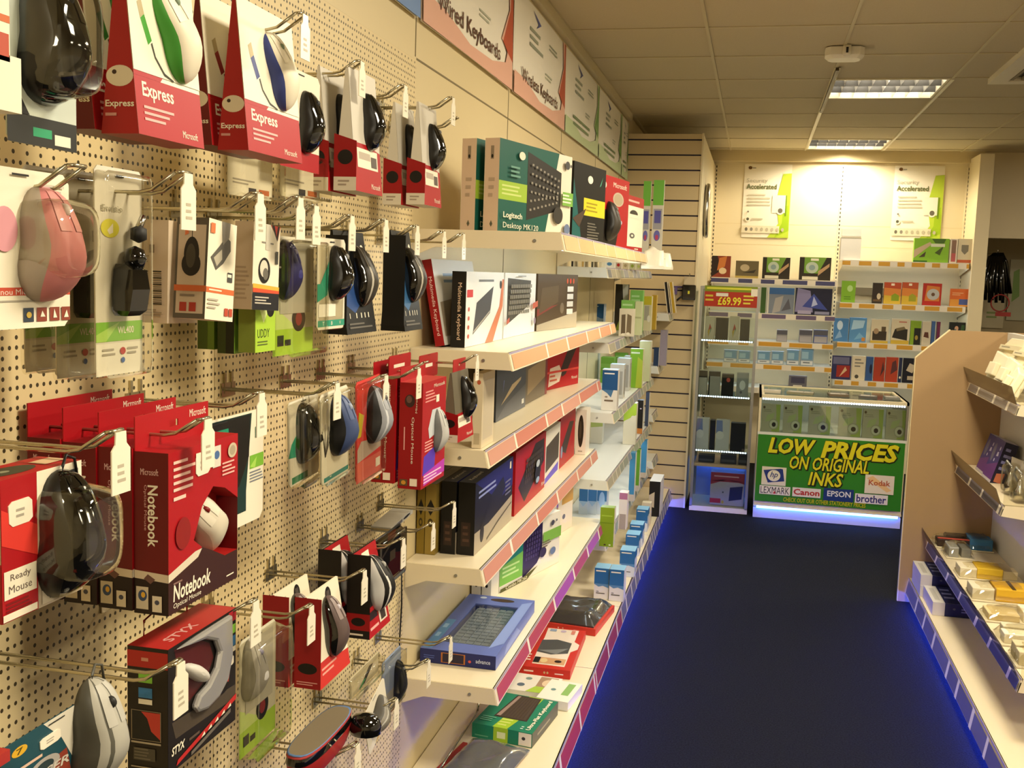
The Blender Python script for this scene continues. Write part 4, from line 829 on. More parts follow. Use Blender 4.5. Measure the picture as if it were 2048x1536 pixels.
r = rbox('mouse_box', 'black box with yellow label on the top shelf', (-.60, 3.43), (-.54, 3.75), 1.655, .265, .06, '#12110f', {'F': [('p', [(0, 0), (.3, 0), (0, .8)], '#155a58'), ('r', .32, .36, 1, .58, '#d8c428'), ('l', .4, .40, .9, .54, 3, '#9a8a18'), ('e', .5, .82, .08, .05, WHT), ('p', [(.8, .76), (.9, .9), (.84, .78)], '#5ab090'), ('l', .45, .06, .85, .28, 6, '#6a665c'), ('p', [(0, .3), (.4, .45), (.2, .2)], '#4a3a30')]}, None, cat='mouse box')
r = rbox('mouse_box', 'red box with large black mouse on the top shelf', (-.575, 3.90), (-.515, 4.24), 1.655, .27, .06, RD, {'F': [('t', 'Microsoft', .40, .86, .90, .93, WHT, .02), ('e', .60, .70, .20, .10, '#b8a890'), ('e', .60, .70, .16, .08, '#a8987c'), ('e', .08, .86, .07, .05, WHT), ('p', [(.02, 0), (.55, 0), (.62, .2), (.5, .45), (.25, .55), (.02, .5)], '#1a1410'), ('e', .55, .38, .05, .03, '#c8b8b0'), ('e', .72, .38, .05, .03, '#b8b8c8')]}, None, cat='mouse box')
mouse(r, .09, .10, .15, .085, .05, top='#3a342c', wheel='#8a8478')
rbox('mouse_box', 'white and red box with round window on the end of the top shelf', (-.53, 4.27), (-.488, 4.56), 1.655, .225, .05, WHT, {'F': [('r', 0, .82, 1, 1, RD), ('r', 0, 0, 1, .08, RD), ('l', .1, .86, .8, .94, 1, '#e8b0a0'), ('e', .45, .68, .22, .07, '#2a2622'), ('r', .2, .60, .7, .67, WHT), ('e', .4, .28, .14, .05, '#5a5a58'), ('e', .4, .28, .06, .02, WHT), ('l', .55, .02, .9, .06, 1, WHT)]}, None, cat='mouse box')
# second shelf
carton('keyboard_box', 'red spined box leaning back to the wall at the end of the second shelf', 'keyboard box', (-.833, 2.70, 1.343), 0, .026, .235, .42, RD2, {'F': [('t', 'Multimedia Keyboard', .3, .12, .75, .80, '#e8d0c8', 0, 0, -1)], 'R': [('r', 0, 0, 1, 1, '#c8c4bc'), ('p', [(.05, .1), (1, .1), (1, .6), (.05, .5)], '#8a7c68'), ('l', .2, .7, .8, .85, 2, '#6a84a0')]}, GK, ry=-.19)
carton('keyboard_box', 'black spined white keyboard box showing a grey slab, second shelf', 'keyboard box', (-.757, 2.72, 1.343), R90, .43, .205, .040, '#e6e2d8', {'F': [('p', [(.18, .15), (.62, .42), (.70, .80), (.26, .58)], '#4c4c4e'), ('p', [(.19, .17), (.61, .43), (.62, .46), (.2, .2)], '#b8b0a0'), ('p', [(.5, 0), (.72, 0), (.98, .5), (1, .9), (.95, .9), (.88, .5)], '#cf7a54'), ('l', .3, .84, .78, .91, 1, '#7a7a78'), ('r', .02, .66, .16, .76, '#c83a3a'), ('e', .07, .5, .02, .03, '#c8584a'), ('e', .07, .38, .02, .03, '#c8584a'), ('e', .07, .26, .02, .03, '#c8584a'), ('e', .07, .14, .02, .03, '#c8584a'), ('e', .9, .82, .03, .06, '#3a3a3a')], 'L': [('r', 0, 0, 1, 1, BLK), ('t', 'Multimedia Keyboard', .35, .1, .7, .85, '#e8c8a8', 0, 0, -1)]}, GK)
carton('keyboard_box', 'white keyboard box with large keyboard print and red band, second shelf', 'keyboard box', (-.757, 3.165, 1.343), R90, .47, .205, .045, '#e4e2da', {'F': [('p', [(.08, .20), (.80, .48), (.82, .88), (.08, .92)], '#4a463e')]+keys(.12, .34, .78, .84, 6, 12, '#8a8474', .0)+[('p', [(0, .22), (.08, .24), (.08, .32), (0, .28)], '#c0604c'), ('p', [(.82, .40), (1, .44), (1, .54), (.82, .50)], '#c0604c'), ('l', .3, .93, .7, .97, 1, '#9a9a98'), ('e', .9, .2, .04, .06, '#8a7a8a')]}, GK)
rbox('keyboard_box', 'dark brown keyboard box with white corner icons, second shelf', (-.757, 3.67), (-.685, 4.10), 1.343, .205, .05, '#54432f', {'F': [('p', [(0, .1), (1, .3), (1, 0), (0, 0)], '#a89a80'), ('p', [(.0, .25), (.5, .45), (.0, .38)], '#8a4038'), ('p', [(.05, .3), (.5, .5), (.5, .8), (.1, .75)], '#63523c'), ('e', .6, .38, .05, .1, '#7a6a54'), ('e', .72, .88, .02, .05, '#c85a3a'), ('e', .80, .88, .02, .05, '#c83a2a'), ('e', .88, .88, .02, .05, '#c85a3a')]+[('r', .72, .26+.14*i, .88, .36+.14*i, '#d8d2c4') for i in range(4)]}, GK)
# third shelf
carton('card_pack', 'pale slim pack at the near end of the pink strip shelf', 'pack', (-.712, 2.655, 1.082), 0, .026, .20, .13, '#d8c8a8', {'F': [('r', .2, .05, .8, .2, '#b8a888'), ('e', .6, .88, .2, .03, '#b85a3a')], 'R': [('r', .1, .1, .9, .9, '#c8baa0')]}, None)
carton('keyboard_box', 'dark blue grey keyboard box on the pink strip shelf', 'keyboard box', (-.767, 3.14, 1.082), R90, .43, .205, .05, '#454b56', {'F': [('p', [(0, 0), (1, 0), (1, .4), (.3, .2)], '#5c6068'), ('p', [(.15, .22), (.8, .5), (.82, .55), (.5, .48)], '#c8b48c'), ('l', .1, .82, .5, .92, 2, '#c0c4c8'), ('p', [(.2, .4), (.24, .6), (.22, .6)], '#7a8ad0'), ('r', .86, .08, .94, .16, '#d8d8d0')], 'L': [('r', 0, 0, 1, 1, '#2e333c'), ('r', .35, .10, .45, .25, WHT), ('r', .6, .1, .66, .9, '#4a505a')]}, GK, side='#2e333c')
carton('keyboard_box', 'brownish keyboard box between dark grey box and red remote box', 'keyboard box', (-.775, 3.60, 1.082), R90, .40, .205, .05, '#6a5f4e', {'F': [('p', [(.1, .15), (.9, .35), (.9, .7), (.1, .6)], '#a08a64'), ('r', .1, .7, .9, .9, '#7a7266'), ('r', .9, 0, 1, 1, '#7a1a1a')]}, GK)
rbox('remote_box', 'red box with long dark remote and white label, pink strip shelf', (-.80, 4.08), (-.725, 4.45), 1.082, .215, .05, RD, {'F': [('p', [(.42, .30), (.72, .86), (.9, .95), (.98, .84), (.6, .24), (.5, .2)], '#3a2c28'), ('p', [(.1, .05), (.42, .12), (.48, .3), (.40, .44), (.14, .40)], '#e0cfc0'), ('l', .14, .12, .36, .36, 3, '#c8604a'), ('r', .0, .3, 1, .34, '#d84a40'), ('t', 'Microsoft', .78, .12, .96, .18, WHT, .02)], 'L': [('r', 0, 0, 1, 1, RD), ('r', .3, .6, .75, .85, BLK), ('e', .5, .25, .2, .05, '#3a4a6a'), ('r', .3, .06, .8, .14, WHT)]}, None, cat='box')
# fourth shelf
for i, (x0, wd_, m, lab) in enumerate(((-.880, .022, '#7a6420', 'thin gold box against the back panel, salmon strip shelf'), (-.856, .030, '#8a7434', 'gold brown box with black diamond beside the thin gold box'))):
    carton('keyboard_box', lab, 'keyboard box', (x0, 2.72, .762), 0, wd_, .20, .44, m, {'F': [('p', [(.5, .55), (.9, .66), (.5, .78), (.1, .66)], BLK), ('e', .5, .45, .25, .06, '#3a3018'), ('e', .5, .45, .13, .03, m)], 'T': [('r', 0, 0, 1, 1, '#b8b6b0'), ('r', .1, .05, .9, .5, '#a8a498')]}, GK)
BB = {'F': [('p', [(0, 1), (1, 1), (1, .55), (.6, .5)], '#20206a'), ('p', [(.0, .3), (.35, .28), (1, .4), (1, 0), (0, 0)], '#a89c88'), ('p', [(.24, .40), (.56, .36), (.78, .62), (.72, .80), (.40, .66)], '#191822'), ('e', .18, .22, .05, .13, '#1c1820'), ('l', .08, .72, .62, .86, 2, '#8a94c8'), ('r', .90, .84, .94, .95, WHT), ('l', .78, .45, .95, .7, 4, '#6a6a88'), ('p', [(.3, .08), (.6, .2), (.98, .3), (.98, .28), (.6, .17), (.3, .05)], '#4a4236')], 'L': [('r', 0, 0, 1, 1, '#0f0d0b'), ('r', .2, .12, .75, .45, '#2c1f18'), ('l', .3, .15, .7, .42, 3, '#4a3428')], 'T': [('r', 0, 0, 1, 1, '#4a4e56'), ('p', [(.3, .2), (.9, .2), (.9, .5), (.3, .5)], '#3f434b'), ('t', 'Keyboard', .08, .35, .36, .65, WHT, .01)]}
carton('keyboard_box', 'black keyboard box with blue print, front of the pair on the salmon strip shelf', 'keyboard box', (-.722, 2.75, .762), R90, .46, .205, .048, '#15131a', BB, GK)
carton('keyboard_box', 'black keyboard box behind its blue printed twin, beside the gold boxes', 'keyboard box', (-.775, 2.745, .762), R90, .46, .205, .043, '#15131a', BB, GK)
KB = {'F': [('p', [(.10, .40), (.62, .92), (.94, .90), (.95, .5), (.30, .08)], '#2a2018')]+keys(.3, .35, .85, .8, 5, 9, '#4a3c30', .0)+[('e', .68, .42, .09, .22, '#1a1614'), ('e', .68, .56, .06, .06, '#b8c0c8'), ('e', .68, .28, .06, .05, '#9ab0c8'), ('t', 'Microsoft', .82, .10, .96, .17, WHT, .02)]}
carton('keyboard_box', 'red keyboard box with black keyboard and mouse, behind the black boxes', 'keyboard box', (-.722, 3.25, .762), R90, .50, .21, .05, RD, KB, GK)
carton('keyboard_box', 'white edged box with brown keyboard print between two red boxes', 'keyboard box', (-.73, 3.79, .762), R90, .30, .20, .05, '#ddd6c8', {'F': [('p', [(.05, .2), (.92, .3), (.92, .82), (.05, .7)], '#4a4030'), ('p', [(.0, 0), (.9, .05), (.92, .22), (0, .1)], '#5a48c8')]}, GK)
carton('keyboard_box', 'farther red keyboard box next to the white oval window box', 'keyboard box', (-.735, 4.12, .762), R90, .36, .21, .05, RD, {'F': [('p', [(.05, .35), (.6, .8), (.9, .75), (.4, .2)], '#3a2c22'), ('e', .12, .3, .06, .12, '#8a98b0'), ('r', .0, .0, 1, .03, '#b82020')]}, GK)
carton('pack', 'white box with tall dark oval window at the end of the salmon strip shelf', 'box', (-.735, 4.50, .762), 0, .046, .20, .11, '#e6dccb', {'F': [('e', .5, .52, .27, .36, '#2c2418'), ('e', .45, .55, .12, .2, '#4a4030'), ('l', .3, .04, .8, .1, 1, '#a89a88')]}, None)
# fifth shelf
for i, (x0, lab) in enumerate(((-.878, 'white box with dark slot against the back panel above the flat blue box'), (-.842, 'white box with dark slot second from the back panel above the flat blue box'))):
    carton('keyboard_box', lab, 'keyboard box', (x0, 3.33, .438), 0, .032, .205, .11, '#d8d4cc', {'F': [('r', .3, .35, .75, .85, BLK), ('e', .5, .28, .15, .03, BLK)]}, GK)
CB = {'F': [('p', [(0, .10), (.36, .10), (.36, .92), (.06, .92), (0, .86)], '#127a72'), ('p', [(0, .1), (.36, .1), (.36, .55), (0, .42)], '#6fae4a'), ('l', .04, .2, .32, .42, 3, '#b8d890'), ('l', .04, .62, .3, .8, 3, '#5ab0a0'), ('p', [(.36, .04), (.60, .20), (.68, .35), (.68, .92), (.36, .82)], '#2a1f4a')]+keys(.4, .3, .64, .8, 6, 6, '#453a66', .05)+[('p', [(0, 0), (.42, 0), (.60, .16), (.36, .08), (0, .06)], '#4a4a1c'), ('t', 'Combo MK260', .08, .01, .42, .07, WHT, .01), ('r', .68, .52, 1, .72, '#7cae4a'), ('l', .66, .42, .82, .56, 3, '#6a5a50'), ('e', .68, .36, .06, .09, '#3a3050'), ('e', .86, .30, .05, .07, '#6a7a9a'), ('e', .84, .84, .03, .05, '#4a4a5a'), ('e', .91, .86, .012, .025, '#4a4a5a')]}
rbox('keyboard_box', 'white teal and green keyboard combo box behind the flat blue box', (-.81, 3.45), (-.685, 3.91), .438, .205, .05, '#e2dccf', CB, GK)
rbox('keyboard_box', 'teal topped combo box leaning behind the white teal combo box', (-.845, 3.66), (-.735, 4.10), .438, .205, .04, '#dcd8cc', {'F': [('r', 0, 0, 1, 1, '#dcd8cc'), ('r', 0, .5, .6, 1, '#2a9a8a')], 'T': [('r', 0, 0, 1, 1, '#cfd4cc'), ('r', .1, .2, .5, .8, '#3a9a90')]}, GK)
rbox('box', 'white box with tan and violet bands at the far end of the lowest cream shelf', (-.80, 4.14), (-.735, 4.50), .438, .22, .05, '#e0d4c0', {'F': [('r', .0, .4, .5, 1, '#a98a7a'), ('r', 0, .55, .5, 1, '#8a5ac0'), ('r', .62, .55, 1, .95, '#c89a4a'), ('e', .7, .3, .05, .05, '#6a6a7a')]}, None, cat='box')
r = thing('keyboard_box', 'flat blue keyboard box with clear window overhanging the purple strip shelf', 'keyboard box', (-.872, 2.755, .438), .0, GK)
w, d, h = .222, .53, .040
b = MB(); win = (.045, .07, w-.035, d-.09)
x0, y0, x1, y1 = win
for a in ((0, 0, w, y0), (0, y1, w, d), (0, y0, x0, y1), (x1, y0, w, y1)): b.box(a[0], a[1], 0, a[2], a[3], h, '#5c6aa8')
b.box(x0, y0, 0, x1, y1, .01, '#2a2018')
b.art(((0, 0, h), (w, 0, 0), (0, d, 0)), [('r', .02, .02, .14, .5, '#5a90c0'), ('l', .04, .15, .12, .45, 2, '#9ac0e0'), ('e', .55, .93, .18, .03, '#3a2418'), ('e', .25, .95, .05, .02, '#c0cad8'), ('p', [(.84, .1), (.99, .2), (.99, .95), (.86, .9)], '#7f90c4')])
b.art(((0, 0, 0), (w, 0, 0), (0, 0, h)), [('r', 0, 0, 1, 1, '#22285e'), ('r', .28, .12, .6, .85, '#a8642c'), ('r', .30, .17, .58, .80, '#2a2236'), ('e', .66, .4, .02, .1, '#c8504a'), ('t', 'advance', .74, .35, .93, .65, '#c0c8e0', .01), ('l', .05, .3, .2, .6, 2, '#4a58a0')])
b.art(((w, 0, 0), (0, d, 0), (0, 0, h)), [('r', 0, 0, 1, 1, '#6878b8'), ('p', [(.2, .1), (.6, .2), (.5, .9), (.25, .7)], '#8a9ad0')])
b.build('carton', r)
b = MB().box(x0+.01, y0+.012, .011, x1-.012, y1-.012, .028, '#8d98a6')
for i in range(12):
    for j in range(5): b.box(x0+.018+j*.023, y0+.025+i*.028, .028, x0+.037+j*.023, y0+.047+i*.028, .032, '#7f8a98')
b.build('keyboard', r)
b = MB(); n = 8
vs = [(x0+(x1-x0)*i/n, y0+(y1-y0)*j/n, h-.003+.0025*math.sin(i*1.7+j*.9)*math.sin(j*1.3)) for j in range(n+1) for i in range(n+1)]
b.add(vs, [(j*(n+1)+i, j*(n+1)+i+1, (j+1)*(n+1)+i+1, (j+1)*(n+1)+i) for j in range(n) for i in range(n)], 'clear', True); b.build('clear_window', r)
# base shelf
def bag(parent, w, d, h, m, name='bag', seed=1, n=12, film=True):
    rr = random.Random(seed); b = MB()
    vs = []
    for j in range(n+1):
        for i in range(n+1):
            u, v = i/n, j/n; e = min(1, 6*min(u, 1-u, v, 1-v)+.15)
            vs.append((w*u, d*v, h*e*(.85+.15*math.sin(7*u+seed)*math.cos(6*v))+rr.uniform(-.004, .004)*e))
    b.add(vs, [(j*(n+1)+i, j*(n+1)+i+1, (j+1)*(n+1)+i+1, (j+1)*(n+1)+i) for j in range(n) for i in range(n)], m, True)
    ed = [i for i in range(n+1)]+[(n+1)*j+n for j in range(1, n+1)]+[(n+1)*n+i for i in range(n-1, -1, -1)]+[(n+1)*j for j in range(n-1, 0, -1)]
    ring = [vs[i] for i in ed]; k = len(ring)
    b.add(ring+[(p[0], p[1], 0) for p in ring], [(i, i+k, (i+1) % k+k, (i+1) % k) for i in range(k)]+[tuple(range(2*k-1, k-1, -1))], m)
    return b.build(name, parent)
named('bag_black', '#3a3834', rough=.18, coat=.6)
named('bag_grey', '#5c5e5e', rough=.12, coat=.8)
r = thing('keyboard_pack', 'bagged black rolled keyboard on a red tray, base shelf', 'keyboard pack', (-.775, 4.02, .126), -.10)
b = MB().box(0, 0, 0, .235, .33, .028, '#c83a2a'); b.art(((0, 0, 0), (.235, 0, 0), (0, 0, .028)), [('l', .05, .2, .2, .8, 1, '#e8b0a0'), ('l', .62, .3, .82, .6, 1, '#f0d0c0'), ('e', .35, .5, .012, .12, '#e8b8a8'), ('e', .43, .5, .012, .12, '#e8b8a8')]); b.build('tray', r)
o = bag(r, .225, .31, .045, 'bag_black', 'bag', 3); o.location = (0, .01, .028)
r = thing('keyboard_box', 'flat red keyboard box with dark window and face print, base shelf', 'keyboard box', (-.745, 3.52, .126), .03, GK)
w, d, h = .185, .43, .032
b = MB().box(0, 0, 0, w, d, h, '#c02c20')
b.art(((0, 0, h), (w, 0, 0), (0, d, 0)), [('p', [(.22, .08), (.86, .07), (.86, .42), (.98, .50), (.98, .62), (.86, .68), (.86, .98), (.20, .98), (.22, .72), (.2, .45)], '#e0d4c4'), ('p', [(.20, .36), (.50, .32), (.82, .38), (.82, .64), (.50, .70), (.20, .66)], '#4a4c4c'), ('p', [(.22, .4), (.6, .34), (.8, .5), (.5, .44)], '#7a7e7e'), ('r', .22, .10, .84, .24, '#c89a70'), ('r', .22, .11, .34, .24, BLK), ('e', .42, .17, .07, .05, '#d8c08a'), ('e', .70, .17, .07, .03, '#2a1a12'), ('r', .26, .9, .40, .96, '#8a9ab0'), ('e', .55, .92, .06, .03, '#b8a8c0'), ('r', .72, .86, .8, .96, '#c87a6a'), ('l', .05, .12, .18, .3, 3, '#f0d8c8')])
b.art(((0, 0, 0), (w, 0, 0), (0, 0, h)), [('l', .1, .3, .3, .7, 1, '#f0d0c0'), ('e', .5, .5, .02, .14, '#c8a878'), ('e', .56, .5, .02, .14, '#c8a878'), ('l', .7, .3, .9, .6, 1, '#f0d0c0')]); b.build('carton', r)
r = thing('pack', 'flat white carton with green stripe beyond the green keyboard box', 'pack', (-.63, 3.27, .126), -.12)
MB().box(0, 0, 0, .11, .17, .03, '#e8e2d4').art(((0, 0, .03), (.11, 0, 0), (0, .17, 0)), [('r', .62, .3, .85, .9, '#86b060'), ('e', .3, .5, .08, .06, '#6a8a8a')]).build('carton', r)
r = thing('pack', 'flat white carton with two grey dots and a face print beside the red box', 'pack', (-.775, 3.33, .126), -.05)
MB().box(0, 0, 0, .19, .15, .022, '#e2ddd0').art(((0, 0, .022), (.19, 0, 0), (0, .15, 0)), [('e', .35, .35, .07, .10, '#5a6a78'), ('e', .42, .75, .06, .08, '#7a9088'), ('r', .62, .3, .95, .95, '#a88a70'), ('e', .8, .6, .1, .2, '#e0c8a8'), ('p', [(.5, 0), (.8, 0), (.9, .35), (.62, .35)], '#a8c84a')]).build('carton', r)
r = thing('keyboard_box', 'flat dark green keyboard box with lime band nearest on the base shelf', 'keyboard box', (-.772, 2.985, .126), -.12, GK)
w, d, h = .195, .26, .045
b = MB().box(0, 0, 0, w, d, h, '#1e7a5c')
b.art(((0, 0, h), (w, 0, 0), (0, d, 0)), [('p', [(.34, 0), (.58, 0), (.72, .6), (.75, 1), (.5, 1)], '#a0c030'), ('l', .38, .05, .6, .35, 4, '#c8d870'), ('p', [(.22, .28), (.78, .28), (.72, .98), (.30, .98)], '#3a3028'), ('p', [(.25, .31), (.74, .31), (.69, .95), (.33, .95)], '#4c4036')]+[('p', [(.30+.055*j, .33), (.305+.055*j, .33), (.36+.045*j, .94), (.355+.045*j, .94)], '#1f1a16') for j in range(8)]+[('r', .25, .305, .33, .94, '#8a766a') if 0 else ('p', [(.25, .31), (.32, .31), (.38, .95), (.33, .95)], '#9a8478'), ('t', 'Ultra-Flat Keyboard', .86, .06, .95, .95, WHT, .03, 0, 1), ('l', .06, .1, .3, .25, 3, '#6ab090'), ('l', .77, .04, .83, .14, 2, '#c8e0d0')])
b.art(((0, 0, 0), (w, 0, 0), (0, 0, h)), [('r', .36, 0, .60, 1, '#a0c030'), ('r', .42, .25, .56, .7, '#e0e8b0'), ('r', .78, .05, .99, .95, '#e0d8c4'), ('e', .86, .55, .03, .12, '#3a3a38'), ('l', .05, .1, .33, .3, 1, '#5aa080')])
b.art(((w, 0, 0), (0, d, 0), (0, 0, h)), [('r', 0, 0, 1, 1, '#5a5a40'), ('l', .2, .3, .8, .6, 1, '#a0986a')]); b.build('carton', r)
r = thing('keyboard_pack', 'bagged dark grey keyboard on red card at the bottom of the photo', 'keyboard pack', (-.805, 2.66, .126), -.15)
MB().box(-.02, .0, 0, .18, .27, .006, '#a83028').build('card', r); o = bag(r, .185, .30, .035, 'bag_grey', 'bag', 5); o.location = (0, -.0, .006)
# ------------------------------------------------------------------ middle left bays: small boxes facing the photographer
def SB(name, label, bl, brx, ty, z, d, m, F=(), R=(), T=(), g=None, cat='box', rz=0, side=None, top=None, Y=None):
    p = at(bl[0], bl[1], Z=z)
    if Y: p = at(bl[0], bl[1], Y=Y); p.z = z
    q = at(brx, bl[1], Y=p.y); t = at(bl[0], ty, Y=p.y)
    return carton(name, label, cat, (p.x, p.y, z), rz, q.x-p.x, max(.01, t.z-z), d, m, {'F': list(F), 'R': list(R), 'T': list(T)}, g, side=side, top=top)
GB, LB = '#2f5f96', '#9fb4cc'
BX = [('r', 0, .48, 1, 1, '#2a6496'), ('p', [(.0, .48), (.3, .40), (.6, .44), (1, .38), (1, .5), (0, .5)], '#5a86ac'), ('l', .1, .86, .85, .95, 1, WHT), ('e', .25, .25, .1, .02, '#8a8a88'), ('r', .15, .18, .75, .21, '#5a564e')]
MG = 'small boxes on the middle left shelves'
G3 = 'blue topped network boxes'
SB('network_box', 'blue and white box, left of the pair nearest on the base shelf', (1187, 1197), 1216, 1135, .126, .085, '#d8d4cc', BX, top='#7fb2d6', g=G3)
SB('network_box', 'blue and white box, right of the pair nearest on the base shelf', (1217, 1201), 1246, 1138, .126, .085, '#d8d4cc', BX, top='#7fb2d6', g=G3)
for i, (bl, brx, ty, w_) in enumerate((((1238, 1152), 1268, 1100, 'first'), ((1250, 1110), 1277, 1068, 'second'), ((1258, 1092), 1284, 1048, 'third'), ((1271, 1062), 1294, 1018, 'fourth'))):
    SB('network_box', 'blue topped box, %s behind the nearest pair on the base shelf' % w_, bl, brx, ty, .126, .10, '#d0d2d2', BX, top='#86b8d8', g=G3, R=[('r', 0, .7, 1, 1, '#2a6a96'), ('r', .4, .1, .6, .3, '#8a8a90')])
SB('box', 'black box with white top on the base shelf near the slatted panel', (1296, 1032), 1318, 962, .126, .25, '#1a1714', [('p', [(0, .3), (.5, .25), (.5, .7), (0, .6)], '#c8b89a')], top='#e8e8e8', g=None, side='#d8d2c8')
SB('box', 'small clear pack with cream insert before the black white topped box', (1282, 1050), 1300, 1005, .126, .06, '#d8c8a8', [('r', .2, .2, .8, .5, '#b8a888')], g=None)
# lowest grey shelf
SB('box', 'lime green box standing on the corner of the lowest grey shelf', (1198, 1092), 1226, 1014, .334, .05, '#7f9a1e', [('l', .1, .75, .9, .82, 1, '#9ab83a'), ('e', .4, .05, .08, .02, '#4a3a20'), ('e', .75, .05, .08, .02, '#e0e0b0'), ('r', .05, .6, .95, .62, '#6a8a14')], R=[('r', 0, 0, 1, 1, '#d8ceb4'), ('e', .5, .6, .2, .03, '#a87a4a')], g=MG)
for i, (a, b_, lab) in enumerate(((1157, 1174, 'pale blue box, leftmost under the wide empty fronted shelf'), (1175, 1192, 'pale blue box, middle of three under the wide empty fronted shelf'), (1193, 1212, 'pale blue box with glossy bag print under the wide empty fronted shelf'))):
    p = at(a, 1028, Z=.334)
    SB('network_box', lab, (a, 1028), b_, 975, .334, .08, '#b8c0c4', [('r', 0, .5, 1, 1, '#3a6f9c'), ('p', [(0, .5), (.5, .3), (1, .5)], '#9ab4c8')]+([('e', .5, .55, .3, .3, '#9ab8d8')] if i == 2 else []), top='#2a4a6a', g=G3)
SB('box', 'white and mauve box right of the pale blue boxes, lowest grey shelf', (1236, 1058), 1252, 985, .334, .07, '#d8ccc4', [('r', 0, .82, 1, 1, '#a86a8a'), ('r', .1, 0, .9, .42, '#a09088')], g=MG)
for bl, brx, ty, m, lab in (((1256, 1002), 1267, 905, '#3a7aa0', 'slim blue box on the lowest grey shelf, left of the slim green one'), ((1268, 982), 1277, 900, '#5a8a1e', 'slim green box between two slim blue boxes, lowest grey shelf'), ((1279, 955), 1291, 880, '#3a7ea6', 'slim blue box right of the slim green one, lowest grey shelf')):
    SB('box', lab, bl, brx, ty, .334, .06, m, [('r', 0, 0, 1, .14, '#b8a898')], R=[('r', 0, 0, 1, 1, '#e0dace')], g=MG)
# wide shelf
SB('box', 'beige and green tall box, left one on the wide empty fronted shelf', (1180, 886), 1204, 835, .616, .07, '#d2ccba', [('p', [(0, .62), (1, .68), (1, 1), (0, 1)], '#a8b468')], g=MG)
SB('box', 'beige and green tall box, right one on the wide empty fronted shelf', (1245, 888), 1270, 805, .616, .07, '#d4ceb8', [('p', [(0, .55), (1, .72), (1, 1), (0, 1)], '#a6c23a'), ('e', .75, .62, .2, .08, '#d8d0b8')], g=MG)
SB('box', 'slim black box with copper foot on the wide empty fronted shelf', (1272, 867), 1284, 800, .616, .06, '#1c1612', [('r', 0, 0, 1, .16, '#c07a3a'), ('e', .6, .75, .15, .02, '#c8b8d0')], R=[('r', 0, 0, 1, 1, '#d8d0c0')], g=MG)
SB('box', 'slim white box with navy spine on the wide empty fronted shelf', (1289, 852), 1296, 785, .616, .05, '#3a4258', R=[('r', 0, 0, 1, 1, '#e0d8c4')], g=MG)
# shelf with the tall carton
SB('network_box', 'tall blue and white carton at the corner of its grey edged shelf', (1202, 820), 1233, 738, .928, .06, '#dcd6cc', [('r', 0, .5, 1, .98, '#1f4f80'), ('p', [(0, .5), (.35, .42), (.6, .32), (.75, .5)], '#4a7298'), ('l', .12, .86, .88, .93, 1, '#e8e0d8'), ('r', .18, .22, .75, .26, '#6a5a48'), ('e', .3, .33, .1, .02, '#8a7a68')], top='#aac4d8', R=[('r', 0, 0, 1, 1, '#cfc8bc'), ('r', .1, .1, .9, .5, '#b8b0a4')], g=G3)
for bl, brx, ty, lab in (((1218, 795), 1246, 728, 'silver topped grey box right behind the tall blue carton'), ((1232, 780), 1258, 716, 'silver topped grey box second behind the tall blue carton'), ((1246, 768), 1272, 712, 'silver topped grey box third behind the tall blue carton')):
    SB('network_box', lab, bl, brx, ty, .928, .075, '#b4b2aa', [('r', .1, .1, .9, .8, '#8e8c86')], R=[('r', .2, .1, .8, .85, '#8a8780'), ('r', 0, 0, .1, 1, WHT)], top='#a8bcc8', g=G3)
SB('box', 'green box, left rear on the shelf with the tall blue carton', (1200, 765), 1226, 714, .928, .08, '#76a83a', [('r', 0, .6, 1, .75, '#8aba50')], g=MG)
SB('box', 'green box, second from left at the rear of the tall carton shelf', (1228, 750), 1252, 706, .928, .08, '#6fa23a', [('l', .1, .8, .9, .9, 1, '#a8c880')], g=MG)
SB('box', 'tall green box with white top in front of the beige boxes', (1258, 775), 1283, 697, .928, .06, '#7aac2c', [('l', .05, .84, .9, .94, 1, '#cfe0c0'), ('p', [(.5, 0), (1, 0), (1, .7), (.6, .8)], '#a8b83a')], top='#dde0dc', R=[('r', 0, 0, 1, 1, '#d0cca0')], g=MG)
SB('box', 'beige green box behind the tall green box, its end toward the aisle', (1276, 762), 1298, 682, .928, .10, '#cfcba4', [('r', 0, 0, 1, 1, '#c8c89a')], top='#dfe2de', R=[('r', 0, 0, 1, 1, '#d2cfb0'), ('e', .5, .4, .1, .05, '#8a8a8a')], g=MG)
SB('box', 'slim navy spined box near the slatted panel, level with the tall carton', (1306, 738), 1316, 695, .981, .05, '#1f3352', R=[('r', 0, 0, 1, 1, '#d8d4cc')], g=None, Y=6.76)
SB('box', 'mauve grey box above the slim navy spined box', (1318, 728), 1332, 660, .981, .06, '#948a98', R=[('r', 0, 0, 1, 1, '#b0a498')], g=None, Y=6.80)
r = SB('clear_pack', 'clear pack with green strip at the left of the tall carton shelf', (1165, 760), 1196, 700, .928, .05, '#b8bcb0', [('r', .35, .2, .65, .8, '#6a8a5a'), ('e', .5, .85, .18, .1, '#3a5a3a')], g=None)
